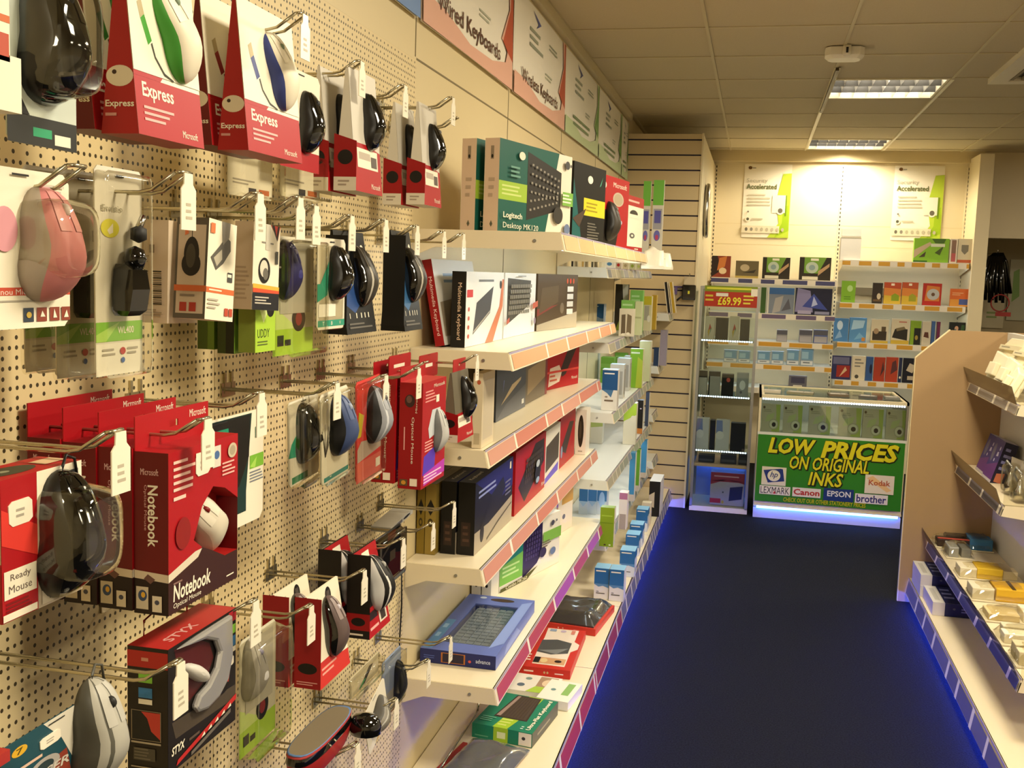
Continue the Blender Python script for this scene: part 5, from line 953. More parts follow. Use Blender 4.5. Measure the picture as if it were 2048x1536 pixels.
# shelf of blue and green boxes
SB('network_box', 'blue front box on the shelf beyond the brown keyboard box', (1175, 655), 1206, 607, 1.246, .10, '#8aa0b8', [('r', 0, .4, 1, 1, '#1f5a92'), ('p', [(0, .4), (.5, .5), (1, .35), (1, .2), (0, .2)], '#7a90a4'), ('l', .15, .84, .85, .94, 1, '#d8e0e8')], R=[('r', 0, 0, 1, 1, '#93a6bc'), ('r', .8, .1, 1, .5, '#d8d8d0')], top='#c8d0d4', g=G3)
SB('box', 'white box with two dark windows in front of the green boxes', (1237, 672), 1266, 617, 1.246, .06, '#dcd2ba', [('p', [(.15, .08), (.45, .12), (.42, .8), (.15, .78)], '#6a5a44'), ('p', [(.52, .12), (.85, .1), (.85, .75), (.55, .82)], '#7a6a50'), ('e', .3, .06, .12, .05, WHT), ('e', .65, .1, .12, .05, WHT)], g=MG)
SB('box', 'green topped box behind the white box with two dark windows', (1240, 668), 1266, 600, 1.246, .06, '#7fba5a', [('l', .1, .8, .9, .92, 1, '#b8dca0')], g=MG, Y=5.43)
SB('box', 'pale green box right of the white box with dark windows', (1268, 662), 1281, 603, 1.246, .08, '#c8caa0', [('r', 0, .5, 1, .55, '#a8a880')], g=MG, Y=5.45)
SB('box', 'taller green box toward the rear beside the olive box', (1258, 655), 1283, 580, 1.246, .07, '#79b85a', [('l', .1, .7, .9, .9, 2, '#a8d49a')], g=MG, Y=5.75)
SB('box', 'dark box with olive glow behind the blue front box', (1228, 650), 1253, 568, 1.246, .06, '#2a2416', [('p', [(.1, .0), (.9, 0), (.5, .3)], '#7a8a2a'), ('p', [(.75, .2), (1, .2), (1, 1), (.55, 1)], '#b8b8b0')], g=MG, Y=5.85)
SB('box', 'beige box with grey window and yellow top, end of the blue box shelf', (1284, 655), 1301, 592, 1.246, .07, '#cfc6a0', [('r', .2, .3, .75, .72, '#a8a494'), ('r', 0, .75, 1, 1, '#c4b62c'), ('e', .75, .35, .2, .1, '#e0dccc')], g=MG, Y=5.95)
SB('box', 'mustard yellow slim box nearest the slatted panel on the blue box shelf', (1302, 648), 1311, 590, 1.246, .06, '#b8962a', [], R=[('r', 0, 0, 1, 1, '#c8aa5a')], g=MG, Y=6.1)
# bin shelf: small clear packs seen edge on
for i, (x, c, lab) in enumerate(((1119, '#c8b83a', 'thin yellow edged pack, leftmost on the bin shelf'), (1141, '#1c1a16', 'thin black edged pack on the bin shelf'), (1162, '#b89a5a', 'thin tan edged pack on the bin shelf'), (1181, '#4a4a40', 'thin dark edged pack with white edge on the bin shelf'), (1197, '#c8c0a8', 'thin cream edged pack on the bin shelf'))):
    p = at(x, 547, Y=4.85); p.z = 1.586
    carton('cable_pack', lab, 'cable pack', p, 0, .014, .062, .12, '#cfc8b0', {'F': [('r', .2, 0, .8, 1, c)]}, 'thin packs on the bin shelf')
for x0, x1, ty, c, c2, lab in ((1208, 1228, 518, '#d8d8d0', '#4a7aa8', 'clear pack with blue dot on the bin shelf'), (1230, 1242, 522, '#cfc4b8', '#b82a2a', 'pack with red cap on the bin shelf'), (1244, 1256, 523, '#cfc6a8', '#a89a78', 'pale tan pack on the bin shelf, middle of its row'), (1258, 1270, 523, '#c2c4a0', '#8aa03a', 'pack with olive corner on the bin shelf'), (1271, 1282, 524, '#cbc8ac', '#b8c870', 'pale green pack, last on the bin shelf')):
    yy = 4.95+(x0-1208)*.0135; p = at(x0, 548, Y=yy); p.z = 1.586; q = at(x1, 548, Y=yy); t = at(x0, ty, Y=yy)
    r = carton('cable_pack', lab, 'cable pack', p, 0, q.x-p.x, max(.04, t.z-1.586), .05, c, {'F': [('e', .5, .45, .25, .2, c2) if i != 1 else ('r', .1, .9, .9, 1, c2)]}, 'thin packs on the bin shelf')
# packs standing over the bin shelf end
for x0, x1, ty, lab in ((1283, 1298, 362, 'green headed clear pack, left of two above the bin shelf'), (1303, 1324, 360, 'green headed clear pack, right of two above the bin shelf')):
    p = at(x0, 470, Y=4.95); q = at(x1, 470, Y=4.95); t = at(x0, ty, Y=4.95); z = 1.586
    r = carton('clear_pack', lab, 'pack', (p.x, 4.95, z), 0, q.x-p.x, t.z-z, .03, '#b8b4a8', {'F': [('r', 0, .72, 1, 1, '#5f9a38'), ('r', .1, .45, .9, .68, '#8a8a90'), ('r', .2, .52, .8, .66, '#4a4a8a'), ('e', .5, .38, .3, .06, '#5a5a9a'), ('e', .5, .36, .15, .03, '#a03a5a')]}, 'green headed packs above the bin shelf')
for k, (x0, y0, w_, hh, lab) in enumerate(((-.505, 4.72, .10, .10, 'crumpled white bag hanging over the end of the top shelf strip'), (-.50, 4.83, .12, .09, 'crumpled white bag with red print beside the first bag'))):
    r = thing('plastic_bag', lab, 'bag', (x0, y0, 1.586), 0, 'white bags at the end of the top shelf')
    o = bag(r, w_, .12, hh, 'white', 'bag', 8+k, 8)
    if k: MB().box(.02, -.001, .03, .09, .001, .05, '#b84a3a').build('print', r)
# slatted panel: black adapter on a hook, small brackets
r = thing('adapter', 'black adapter pack hanging on the slatted panel', 'adapter', at(1377, 600, Y=7.02))
MB().box(-.045, -.02, .0, .045, .02, .10, 'gloss_black').build('case', r, bevel=.008)
MB().tube([(-.03, -.01, .03), (-.06, -.015, .01), (-.075, -.015, -.005)], .007, 'dark').build('lead', r)
MB().tube([(0, .03, .17), (0, -.02, .16), (0, -.03, .175)], .003, 'chrome').box(-.035, -.002, .10, .035, .0, .155, '#c8b898').build('header', r)
MB().box(-.006, -.0215, .04, .006, -.02, .06, '#d8d040').build('badge', r)
for (x, y, lab) in ((1352, 574, 'small purple grey bracket on the slatted panel left of the black adapter'),):
    p = at(x, y+12, Y=7.055); r = thing('bracket', lab, 'bracket', p)
    MB().box(-.06, -.006, .035, .05, .0, .047, '#5a4a78').box(-.008, -.03, -.01, .008, 0, .035, '#6a5a88').build('arm', r)
for i, (x, c, lab) in enumerate(((1337, BLK, 'tilted black edged pack before the slatted panel'), (1347, '#b8962a', 'tilted gold edged pack before the slatted panel'))):
    p = at(x, 572, Y=6.85); p.z = 1.321
    carton('cable_pack', lab, 'cable pack', p, 0, .026, .20, .05, '#d8ccb0', {'F': [('r', .2, 0, .8, 1, c)]}, 'tilted packs before the slatted panel', ry=-.16)
# ------------------------------------------------------------------ back wall units
def zat(y, x, Y): return at(x, y, Y=Y).z
YS = 8.66
def bshelf(label, x0, x1, z, ins, tick, seed, th=.045, lit=True):
    r = thing('shelf', label, 'shelf', ((x0+x1)/2, YS, z-th), group='shelves on the back wall'); o = r.location
    def sub(b): b.v = [(p[0]-o.x, p[1]-o.y, p[2]-o.z) for p in b.v]; return b
    sub(MB().box(x0, YS, z-.012, x1, YB-.022, z, 'shelfgrey').box(x0, YS, z-th, x1, YS+.012, z-.012, 'shelf')).build('deck', r)
    b = MB().box(x0, YS-.006, z-th, x1, YS-.001, z, 'shelf'); rr = random.Random(seed); t = 0; it = []; L = x1-x0
    while t < L:
        e = min(L, t+rr.uniform(*tick[0])); it.append(('r', t/L, .14, e/L, .86, ins)); t = e+rr.uniform(*tick[1])
    b.art(((x0, YS-.006, z-th), (x1-x0, 0, 0), (0, 0, th)), [('r', 0, 0, 1, 1, '#e6dccb')]+it, .0006); sub(b).build('ticket_strip', r)
    if lit: sub(MB().box(x0+.03, YS+.02, z-th+.004, x1-.03, YS+.04, z-th+.014, 'tube')).build('light_tube', r)
    for x in (x0, x1-.003): sub(MB().prism([(YS+.004, z-.012), (YB-.022, z-.012), (YB-.022, z-.10), (YS+.004, z-th)], 'x', x, x+.003, 'shelf')).build('bracket', r)
    return r
ZL = [zat(558, 1545, YS), zat(629, 1590, YS), zat(685, 1590, YS), zat(731, 1590, YS), zat(779, 1590, YS)]
ZR = [zat(523, 1800, YS), zat(609, 1800, YS), zat(687, 1760, YS), zat(763, 1750, YS)]
TB = ((.08, .2), (.06, .08)); NV, YE = '#4a4a70', '#cf9a34'
for z, lab, ins, lit in zip(ZL, ('back wall left shelf with navy strip carrying four photo paper packs', 'back wall left shelf with navy strip carrying two large blue boxes', 'back wall left shelf with yellow strip carrying small grey cartons', 'back wall left shelf with yellow strip carrying silver blue packs', 'lowest back wall left shelf just over the glass counter'), (NV, '#6a5a78', YE, YE, '#cfc8b8'), (True, True, True, True, False)):
    bshelf(lab, -.355, .625, z, ins, TB, int(z*100), lit=lit)
for z, lab, lit in zip(ZR, ('top back wall right shelf under the green picture box', 'back wall right shelf with the lime and orange packs', 'back wall right shelf with the blue clear packs', 'lowest back wall right shelf with the red and navy packs'), (True, True, True, True)):
    bshelf(lab, .655, 1.585, z, YE, ((.05, .12), (.05, .07)), int(z*100)+7, lit=lit)
b = MB().box(.655, 9.0, ZR[1]+.06, 1.2, 9.008, ZR[1]+.12, '#8a7a5c'); tag(b.build('shelf_divider'), 'low brown divider behind the lime and orange packs', 'divider')
def BW(name, label, x0, x1, ty, z, m, F=(), d=.05, Y=None, g=None, cat='box', side=None, top=None, by=None, rx=0, rz=0):
    Y = Y or YS+.02; ym = (ty+(by or ty+40))/2
    p, q = at(x0, ym, Y=Y), at(x1, ym, Y=Y); h = at((x0+x1)/2, ty, Y=Y).z-z
    return carton(name, label, cat, (p.x, Y, z+.001), rz, q.x-p.x, max(.012, h), d, m, {'F': list(F)}, g, side=side, top=top, rx=rx)
GP = 'packs on the back wall left shelves'
BW('paper_pack', 'red and brown pack, first on the navy strip shelf of the back wall', 1423, 1461, 512, ZL[0], '#8a3a22', [('p', [(0, 0), (.5, .3), (.3, 1), (0, 1)], '#2a1a12'), ('p', [(.3, .3), (.7, .5), (.8, 1), (.4, .9)], '#c8783a'), ('e', .6, .3, .2, .15, '#e0c8a0')], g=GP)
BW('paper_pack', 'olive grey low pack, second on the navy strip shelf of the back wall', 1471, 1517, 522, ZL[0], '#6a5e40', [('e', .4, .6, .2, .2, '#b8a888'), ('p', [(.3, .3), (.9, .5), (.8, .3)], '#3a3424'), ('r', 0, 0, 1, .12, '#b8a050')], g=GP)
for x0, x1, lab in ((1525, 1580, 'green and black photo paper pack, left of its twin on the navy strip shelf'), (1599, 1662, 'green and black photo paper pack, right of its twin on the navy strip shelf')):
    BW('paper_pack', lab, x0, x1, 515, ZL[0], '#2c2414', [('p', [(.15, .3), (.6, .3), (.85, 1), (.15, 1)], '#6f9a30'), ('e', .4, .55, .2, .25, '#b8c4b0'), ('e', .4, .55, .1, .12, '#8aa0a0'), ('r', .35, .85, .6, .95, WHT), ('p', [(.6, .2), (.95, .6), (.95, .75), (.6, .4)], '#b8946a'), ('r', .1, .02, .6, .16, '#d8d0b8')], g=GP)
BW('ink_pack', 'slim dark green pack at the left of the two large blue boxes', 1522, 1532, 575, ZL[1], '#3a5a24', [], g=GP)
BW('software_box', 'grey blue box with figure print, left of the two large blue boxes', 1535, 1588, 576, ZL[1], '#7c8494', [('r', 0, .75, 1, 1, '#3a66a0'), ('p', [(.2, 0), (.5, .1), (.6, .7), (.3, .6)], '#a8a4a4'), ('p', [(.55, .1), (.9, .2), (.8, .6)], '#5a5a66'), ('r', 0, 0, .06, 1, '#d8d4c8')], g=GP)
BW('software_box', 'dark blue and violet box, right of the two large blue boxes', 1591, 1664, 577, ZL[1], '#1a1a34', [('p', [(0, .1), (.5, .1), (.4, .9), (.05, 1)], '#8a84b0'), ('p', [(.2, .3), (.9, .2), (.5, .8)], '#3c4a9a'), ('p', [(.45, .3), (.62, .4), (.5, .7)], '#b8c0e8'), ('r', .08, .03, .45, .16, '#a8a0c0'), ('r', .55, .03, .95, .14, '#8a8aa8')], d=.06, Y=YS+.008, g=GP)
for x0, x1, ty, c, lab in ((1553, 1574, 660, '#8e8c8c', 'small grey carton alone on the upper yellow strip shelf'), (1598, 1624, 660, '#84828a', 'small grey carton with dark top beside the blue carton'), (1627, 1655, 660, '#5a68a0', 'small blue carton at the right end of the upper yellow strip shelf')):
    BW('ink_carton', lab, x0, x1, ty, ZL[2], c, [('r', 0, .6, 1, .95, '#5a5a66'), ('r', .05, .05, .95, .5, '#a8a4a8')], g=GP, d=.07, top='#b8b8c0')
for i, (x0, x1, ty, lab) in enumerate(((1447, 1474, 700, 'silver blue pack seen through the glass cabinet, left of two'), (1476, 1500, 702, 'silver blue pack seen through the glass cabinet, right of two'), (1514, 1540, 703, 'silver blue pack just right of the glass cabinet'), (1542, 1567, 703, 'silver blue pack second right of the glass cabinet'), (1573, 1598, 700, 'silver blue pack third right of the glass cabinet'), (1601, 1627, 697, 'larger silver blue pack fourth right of the glass cabinet'))):
    BW('ink_carton', lab, x0, x1, ty, ZL[3], '#8ea2b4', [('r', .08, .35, .92, .95, '#6f9cc0'), ('r', .1, .4, .6, .8, '#9ac0d8'), ('r', .05, .05, .95, .28, '#d8dce0'), ('l', .2, .1, .8, .24, 1, '#6a7078')], g=GP, d=.04, Y=YS+.01)
BW('label_maker', 'dark grey device with pale screen on the shelf over the counter', 1577, 1613, 752, ZL[4], '#6a6870', [('r', .12, .45, .88, .9, '#46445a'), ('r', .25, .08, .75, .3, WHT)], g=None, cat='device', d=.05)
GR = 'packs on the back wall right shelves'
BW('boxed_unit', 'bright white box under the left poster gap on the top right shelf', 1680, 1722, 475, ZR[0], '#f4f0e8', [('r', 0, .94, 1, 1, '#b8b0a0'), ('r', 0, 0, .04, 1, '#c8c0b0')], g=None, d=.08)
p = at(1682, 474, Y=YS+.05); z = zat(474.5, 1700, YS+.02)
BW('boxed_unit', 'small white box stacked on the bright white box', 1683, 1722, 458, z+.002, '#f2eee4', [('r', 0, 0, 1, .12, '#b8b0a0')], g=None, d=.06, Y=YS+.03)
BW('picture_box', 'green box with gun like scanner print on the top right shelf', 1828, 1898, 477, ZR[0], '#86b830', [('p', [(0, .15), (.5, .75), (.45, .85), (0, .5)], '#c8b090'), ('p', [(.15, .2), (.35, .45), (.32, .22)], '#4a4030'), ('p', [(.6, .4), (.85, .7), (.75, .3)], '#4a5a24'), ('r', .48, .65, .88, .78, '#d8dcc0'), ('p', [(.5, .98), (.9, .98), (.85, .8), (.6, .8)], '#4a6a28'), ('r', 0, 0, .4, .07, '#3a6a20')], g=GR)
BW('software_box', 'slim red and brown striped box beside the green picture box', 1900, 1915, 478, ZR[0], '#e0d4c0', [('r', .2, .05, .8, .95, '#8a6a5a'), ('r', .25, .05, .8, .4, '#b85a5a')], g=GR)
BW('software_box', 'beige box with grey shield print at the end of the top right shelf', 1916, 1944, 478, ZR[0], '#d0c4a8', [('p', [(.25, .75), (.75, .75), (.75, .5), (.5, .35), (.25, .5)], '#7a7466'), ('r', 0, .02, 1, .14, '#b85a34')], g=GR)
def fold(c1, c2, hx, dot): return [('p', [(0, .0), (1, 0), (1, .5), (0, .6)], c2), ('p', [(0, .4), (1, .35), (1, .7), (0, .75)], '#d8843a'), ('p', [(.45, .15), (.9, .15), (.9, .4), (.65, .5), (.45, .4)], dot), ('r', .4, .85, .6, .95, '#f0e0c8')]
for x0, x1, ty, c, F, lab in ((1683, 1711, 562, '#7fb02a', [('e', .6, .65, .2, .15, '#b8d88a'), ('l', .2, .1, .7, .3, 2, '#5a8a1a')], 'lime green rounded pack, first on its right shelf'), (1745, 1765, 566, '#30261c', [('e', .65, .35, .2, .15, '#d8c8a8'), ('r', .1, .1, .9, .2, '#6a5030')], 'narrow dark brown pack beside the orange packs'),
    (1768, 1802, 565, '#b84a24', fold('', '#d8b43a', 0, '#8aa020'), 'orange and yellow pack with green blob, left of its twin'), (1804, 1836, 565, '#b85028', fold('', '#d8b43a', 0, '#a0a028'), 'orange and yellow pack with green blob, right of its twin'),
    (1846, 1883, 567, '#b02a1c', [('p', [(.1, .2), (.9, .2), (.9, .85), (.2, .9)], '#d07a34'), ('e', .55, .5, .34, .25, '#b8b8b8'), ('e', .55, .5, .1, .08, '#6a4a34'), ('r', 0, 0, 1, .2, '#b82a20')], 'red and orange pack with silver disc print'), (1900, 1938, 578, '#d0662a', [('r', 0, 0, 1, .4, '#d8943a'), ('r', .48, .1, .95, .42, '#4a5a9a'), ('l', .1, .6, .7, .8, 2, '#e0a878')], 'orange pack with small blue square at the shelf end')):
    BW('software_box', lab, x0, x1, ty, ZR[1], c, F, g=GR, d=.025)
for x0, x1, ty, c, F, lab, d in ((1668, 1697, 637, '#4a80b8', [('e', .4, .7, .2, .2, '#c8dcf0'), ('p', [(.1, .1), (.6, .2), (.4, .5)], '#8ab0d8')], 'clear blue pack, left of two on the middle right shelf', .05), (1699, 1733, 636, '#5890c4', [('p', [(.1, .5), (.8, .6), (.9, .9), (.2, .9)], '#a8cce8'), ('p', [(.3, .1), (.9, .2), (.6, .4)], '#7ab0d8'), ('r', .75, .05, .95, .2, '#c8843a')], 'clear blue pack, right of two on the middle right shelf', .06),
    (1742, 1777, 639, '#d4c8ac', [('r', .1, .12, .9, .5, '#3a3024'), ('e', .3, .5, .15, .12, '#a88a6a'), ('r', .6, .5, .85, .7, '#5a4a34'), ('r', 0, 0, 1, .1, '#c8a83a')], 'white pack with dark photo, left of two on the middle right shelf', .03), (1783, 1819, 638, '#d4c8ac', [('p', [(.05, .25), (.9, .15), (.9, .6), (.2, .6)], '#2a241c'), ('p', [(.3, .5), (.8, .6), (.7, .7), (.25, .62)], '#7a6a4a'), ('r', 0, 0, 1, .15, '#c8a83a'), ('l', .4, .82, .9, .92, 1, '#b86a5a')], 'white pack with dark photo, right of two on the middle right shelf', .03),
    (1821, 1842, 642, '#7fa024', [('r', .35, 0, 1, .7, '#1c1c14'), ('e', .6, .3, .15, .1, '#a08a3a')], 'lime and black box on the middle right shelf', .03), (1844, 1862, 643, '#cabfa8', [('p', [(.2, .35), (.8, .3), (.7, .55), (.3, .55)], '#5a3424')], 'white pack with small brown photo on the middle right shelf', .03),
    (1863, 1870, 643, '#3c5c90', [], 'slim blue spined box on the middle right shelf', .05), (1874, 1880, 644, '#6a2048', [], 'slim purple spined box on the middle right shelf', .05), (1898, 1930, 645, '#1a1c18', [('e', .45, .75, .12, .1, '#c89a7a'), ('p', [(.2, .5), (.5, .6), (.4, .75)], '#3a7a7a'), ('p', [(.7, .5), (.95, .5), (.95, .9), (.75, .9)], '#3a5a34')], 'dark pack with small face print at the end of the middle right shelf', .03)):
    BW('software_box', lab, x0, x1, ty, ZR[2], c, F, g=GR, d=d, Y=YS+(.012 if 'spined' in lab else .02))
for x0, x1, ty, c, F, lab in ((1664, 1702, 712, '#2c2c58', [('r', .25, .1, .95, .6, '#9a2a20'), ('p', [(.4, .1), (.8, .4), (.7, .55)], '#d8b48a'), ('r', .05, .65, .9, .95, '#6a6a8a')], 'navy pack with red picture on the lowest right shelf'), (1704, 1730, 712, '#dccfb4', [('l', .2, .5, .9, .9, 3, '#8a8478'), ('e', .4, .15, .15, .08, '#4a4438')], 'white lettered pack on the lowest right shelf'), (1732, 1746, 714, '#34568c', [('e', .7, .5, .2, .2, '#1a2440')], 'blue pack beside the two red packs on the lowest right shelf'),
    (1748, 1770, 715, '#a83a20', [('p', [(.6, .2), (.95, .5), (.8, .85)], '#4a2a2a')], 'red pack, left of two on the lowest right shelf'), (1772, 1796, 715, '#b04024', [('p', [(.4, .3), (.95, .5), (.8, .9), (.5, .8)], '#5a3030')], 'red pack, right of two on the lowest right shelf'), (1798, 1804, 716, '#22284a', [('e', .5, .2, .3, .05, WHT)], 'slim navy pack right of the two red packs'), (1806, 1838, 717, '#151320', [('p', [(.2, .5), (.6, .4), (.8, .7), (.4, .8)], '#c8b8a0'), ('r', .3, .12, .9, .28, '#b8a890')], 'black pack half hidden by the right gondola panel')):
    BW('software_box', lab, x0, x1, ty, ZR[3], c, F, g=GR, d=.03)
# posters on the back wall
def avg(x0, x1, y0, y1, label):
    p, q = at(x0, y1, Y=YB-.006), at(x1, y0, Y=YB-.006); w, h = q.x-p.x, q.z-p.z
    r = thing('poster', label, 'poster', p, 0, 'green and white posters of the back wall')
    b = MB(); n = 8
    vs = [(w*i/n, -.004*math.sin(math.pi*i/n), z) for z in (0, h) for i in range(n+1)]; m_ = n+1
    b.add(vs+[(x, y+.0015, z) for x, y, z in vs], [(i, i+1, m_+i+1, m_+i) for i in range(n)]+[(2*m_+i+1, 2*m_+i, 3*m_+i, 3*m_+i+1) for i in range(n)]+[(m_+i, m_+i+1, 3*m_+i+1, 3*m_+i) for i in range(n)]+[(i+1, i, 2*m_+i, 2*m_+i+1) for i in range(n)], '#efe6d0')
    b.art(((0, -.0048, 0), (w, 0, 0), (0, 0, h)), [('p', [(.82, 1-.13), (1, .88), (1, 0), (.55, 0), (.78, .2), (.70, .5)], '#b6cc3a'), ('p', [(.86, .4), (.97, .45), (1, .1), (.7, 0), (.85, .2)], '#9cbc1e'), ('e', .12, .95, .04, .022, '#6a4a20'), ('r', .17, .94, .24, .955, '#9a9484'), ('t', 'Security', .06, .735, .5, .805, '#b4ae98'), ('t', 'Accelerated', .06, .66, .70, .73, '#5c6436', .02), ('l', .1, .42, .6, .6, 4, '#c4bca4'), ('r', .62, .34, .9, .58, '#e8e2cc'), ('r', .90, .3, .93, .58, '#6f8a1c'), ('e', .80, .37, .08, .055, WHT), ('e', .80, .37, .05, .034, '#6a6454'), ('e', .12, .25, .055, .036, WHT), ('e', .12, .25, .03, .02, '#5a5a48'), ('l', .2, .23, .5, .27, 1, '#c0b89c'), ('e', .12, .35, .02, .013, '#7a7668'), ('r', 0, .06, .8, .16, '#ddd2b4')]+[('e', .1+.11*i, .11, .03, .025, ['#6a6454', '#8a8474', '#b8b094'][min(i, 2)]) for i in range(8)], .0008)
    b.build('sheet', r)
avg(1482, 1585, 329, 474, 'green and white poster reading Security Accelerated left of the bright spot')
avg(1780, 1891, 332, 480, 'green and white poster reading Security Accelerated right of the bright spot')
r = thing('wall_clock', 'round chrome rimmed dial on the side of the slatted panel block', 'dial', (-.383, 7.62, 2.03), R90)
b = MB().lathe([(.001, 0), (.14, 0), (.155, .012), (.15, .03), (.13, .034)], 'chrome', 28); b.v = [(p[0], -p[2], p[1]*1.25) for p in b.v]; b.build('rim', r)
b = MB().lathe([(.001, .028), (.13, .028), (.13, .026)], '#e6e2d6', 28); b.v = [(p[0], -p[2], p[1]*1.25) for p in b.v]; b.build('face', r)
# ------------------------------------------------------------------ glass display cabinet
CX0, CX1, CY0, CY1, CH = -.352, .028, 7.0, 7.40, 1.503
r = thing('display_cabinet', 'tall glass display cabinet with lit shelves in front of the slatted panel corner', 'display cabinet', (CX0, CY0, 0)); W_, D_ = CX1-CX0, CY1-CY0
for x in (0, W_-.018):
    for y in (0, D_-.018): MB().box(x, y, .03, x+.018, y+.018, CH, 'steel').build('post', r)
MB().box(0, 0, .002, W_, D_, .035, 'cream').build('plinth', r)
b = MB()
for y in (0, D_-.014): b.box(.018, y, CH-.018, W_-.018, y+.014, CH, 'steel')
for x in (0, W_-.014): b.box(x, .018, CH-.018, x+.014, D_-.018, CH, 'steel')
b.build('top_frame', r)
MB().box(.018, .004, .036, W_-.018, .007, CH-.02, 'glass').build('glass_door', r)
for x in (.003, W_-.006): MB().box(x, .019, .036, x+.003, D_-.019, CH-.02, 'glass').build('side_pane', r)
ZC = [zat(683, 1455, CY0), zat(795, 1450, CY0), zat(904, 1440, CY0), zat(930, 1440, CY0)]
for i, z in enumerate(ZC[:3]):
    o = MB().box(.019, .012, z-.004, W_-.019, D_-.02, z+.003, 'glass').build('glass_shelf', r)
    b = MB().box(.019, .0085, z-.004, W_-.019, .0115, z+.008, 'steel')
    for k in range(22): b.box(.024+k*.0152, .0075, z-.002, .024+k*.0152+.009, .0085, z+.006, 'led_white')
    b.build('light_strip', o)
MB().box(.019, .02, ZC[3]-.02, W_-.019, D_-.02, ZC[3], '#d8b08a').build('lower_shelf', r)
MB().box(.019, D_-.022, .036, W_-.019, D_-.019, ZC[3]-.022, '#aab4e8').build('back_panel', r)
MB().box(.03, D_-.05, ZC[3]-.03, W_-.03, D_-.03, ZC[3]-.022, 'led_blue_bright').build('blue_light', r)
p, q = at(1408, 612, Y=CY0-.004), at(1516, 573, Y=CY0-.004)
r = thing('price_sign', 'red and yellow price sign reading 69.99 at the top of the glass cabinet', 'sign', (p.x, CY0-.004, p.z)); w, h = q.x-p.x, q.z-p.z-.004
MB().box(0, 0, 0, w, .002, h, '#a8321c').art(((0, 0, 0), (w, 0, 0), (0, 0, h)), [('r', 0, .72, 1, 1, '#7a8a20'), ('l', .04, .76, .92, .97, 1, '#d0d040'), ('t', '£69.99', .26, .08, .70, .48, '#e0d838', .02), ('r', .22, .5, .45, .66, '#e0d8c8'), ('l', .02, .2, .18, .6, 2, '#c8b43a'), ('l', .74, .1, .95, .62, 3, '#d8c848'), ('r', .88, .55, 1, .9, '#e6dcc8')]).build('sheet', r)
CG = 'goods in the glass cabinet'
def CB_(name, label, x0, x1, ty, z, m, F=(), d=.08, dy=.05, top=None, cat='box', g=CG):
    Y = CY0+dy; ym = at_y = ty+20
    p, q = at(x0, ym, Y=Y), at(x1, ym, Y=Y); h = at((x0+x1)/2, ty, Y=Y).z-z
    return carton(name, label, cat, (p.x, Y, z+.0035), 0, q.x-p.x, max(.01, h), d, m, {'F': list(F)}, g, top=top)
HB = [('p', [(.3, .3), (.5, .7), (.7, .5), (.55, .45)], '#b8443a'), ('p', [(.4, .1), (.55, .45), (.3, .4)], '#c8a83a'), ('p', [(.5, .2), (.7, .5), (.6, .5)], '#3a7a5a')]
CB_('drive_box', 'white box with coloured bird print, left one on the cabinet top shelf', 1410, 1429, 634, ZC[0], '#d2c6b0', HB); CB_('drive_box', 'white box with coloured bird print, right one on the cabinet top shelf', 1459, 1478, 634, ZC[0], '#d2c6b0', HB)
CB_('external_drive', 'black upright drive, left one on the cabinet top shelf', 1431, 1456, 637, ZC[0], '#15161a', [('r', .3, .05, .36, .95, '#2c2e34')], cat='drive'); CB_('external_drive', 'black upright drive, right one on the cabinet top shelf', 1480, 1499, 640, ZC[0], '#1c1d22', [('r', .3, .05, .36, .95, '#2c2e34')], cat='drive')
CB_('small_device', 'small black and chrome gadget in the cabinet, leftmost on the second shelf', 1398, 1414, 742, ZC[1], '#b8b0a4', [('r', 0, .72, 1, 1, '#1c1814')]); CB_('small_device', 'grey gadget with black bracket on the second cabinet shelf', 1417, 1440, 744, ZC[1], '#a8a298', [('r', 0, .8, 1, 1, '#1c1814'), ('r', 0, 0, .12, .8, '#1c1814')])
CB_('small_device', 'black box with small red dot on the second cabinet shelf', 1443, 1467, 750, ZC[1], '#12100f', [('e', .55, .75, .16, .1, '#c85a4a')]); CB_('small_device', 'silver grey pack on the second cabinet shelf', 1473, 1497, 748, ZC[1], '#9a9a98', [('e', .5, .5, .25, .2, '#d8d8d4'), ('e', .4, .2, .1, .06, '#6a6a70')])
SKY = [('r', 0, 0, 1, 1, '#ccc8c4'), ('p', [(0, .55), (.5, .62), (.45, 1), (0, 1)], '#7a88b8'), ('e', .3, .5, .3, .14, '#dcd8d4')]
CB_('drive_box', 'sky print box with black drive, left one on the third cabinet shelf', 1393, 1418, 838, ZC[2], '#ccc8c4', SKY); CB_('external_drive', 'black upright drive beside the left sky print box', 1419.5, 1430, 842, ZC[2], '#101014', cat='drive')
CB_('drive_box', 'sky print box with black drive, right one on the third cabinet shelf', 1432, 1459, 842, ZC[2], '#ccc8c4', SKY); CB_('external_drive', 'wide black drive beside the right sky print box', 1461, 1491, 848, ZC[2], '#0f0f12', [('e', .9, .06, .1, .05, '#6a5a50')], cat='drive')
for x0, x1, lab in ((1396, 1428, 'flat black box low in the cabinet, left of three'), (1440, 1472, 'flat black box low in the cabinet, middle of three'), (1476, 1494, 'flat black box low in the cabinet, right of three')): CB_('flat_device', lab, x0, x1, 912, ZC[3], '#26262c', [('r', .05, .2, .9, .5, '#4a4a52')], d=.10)
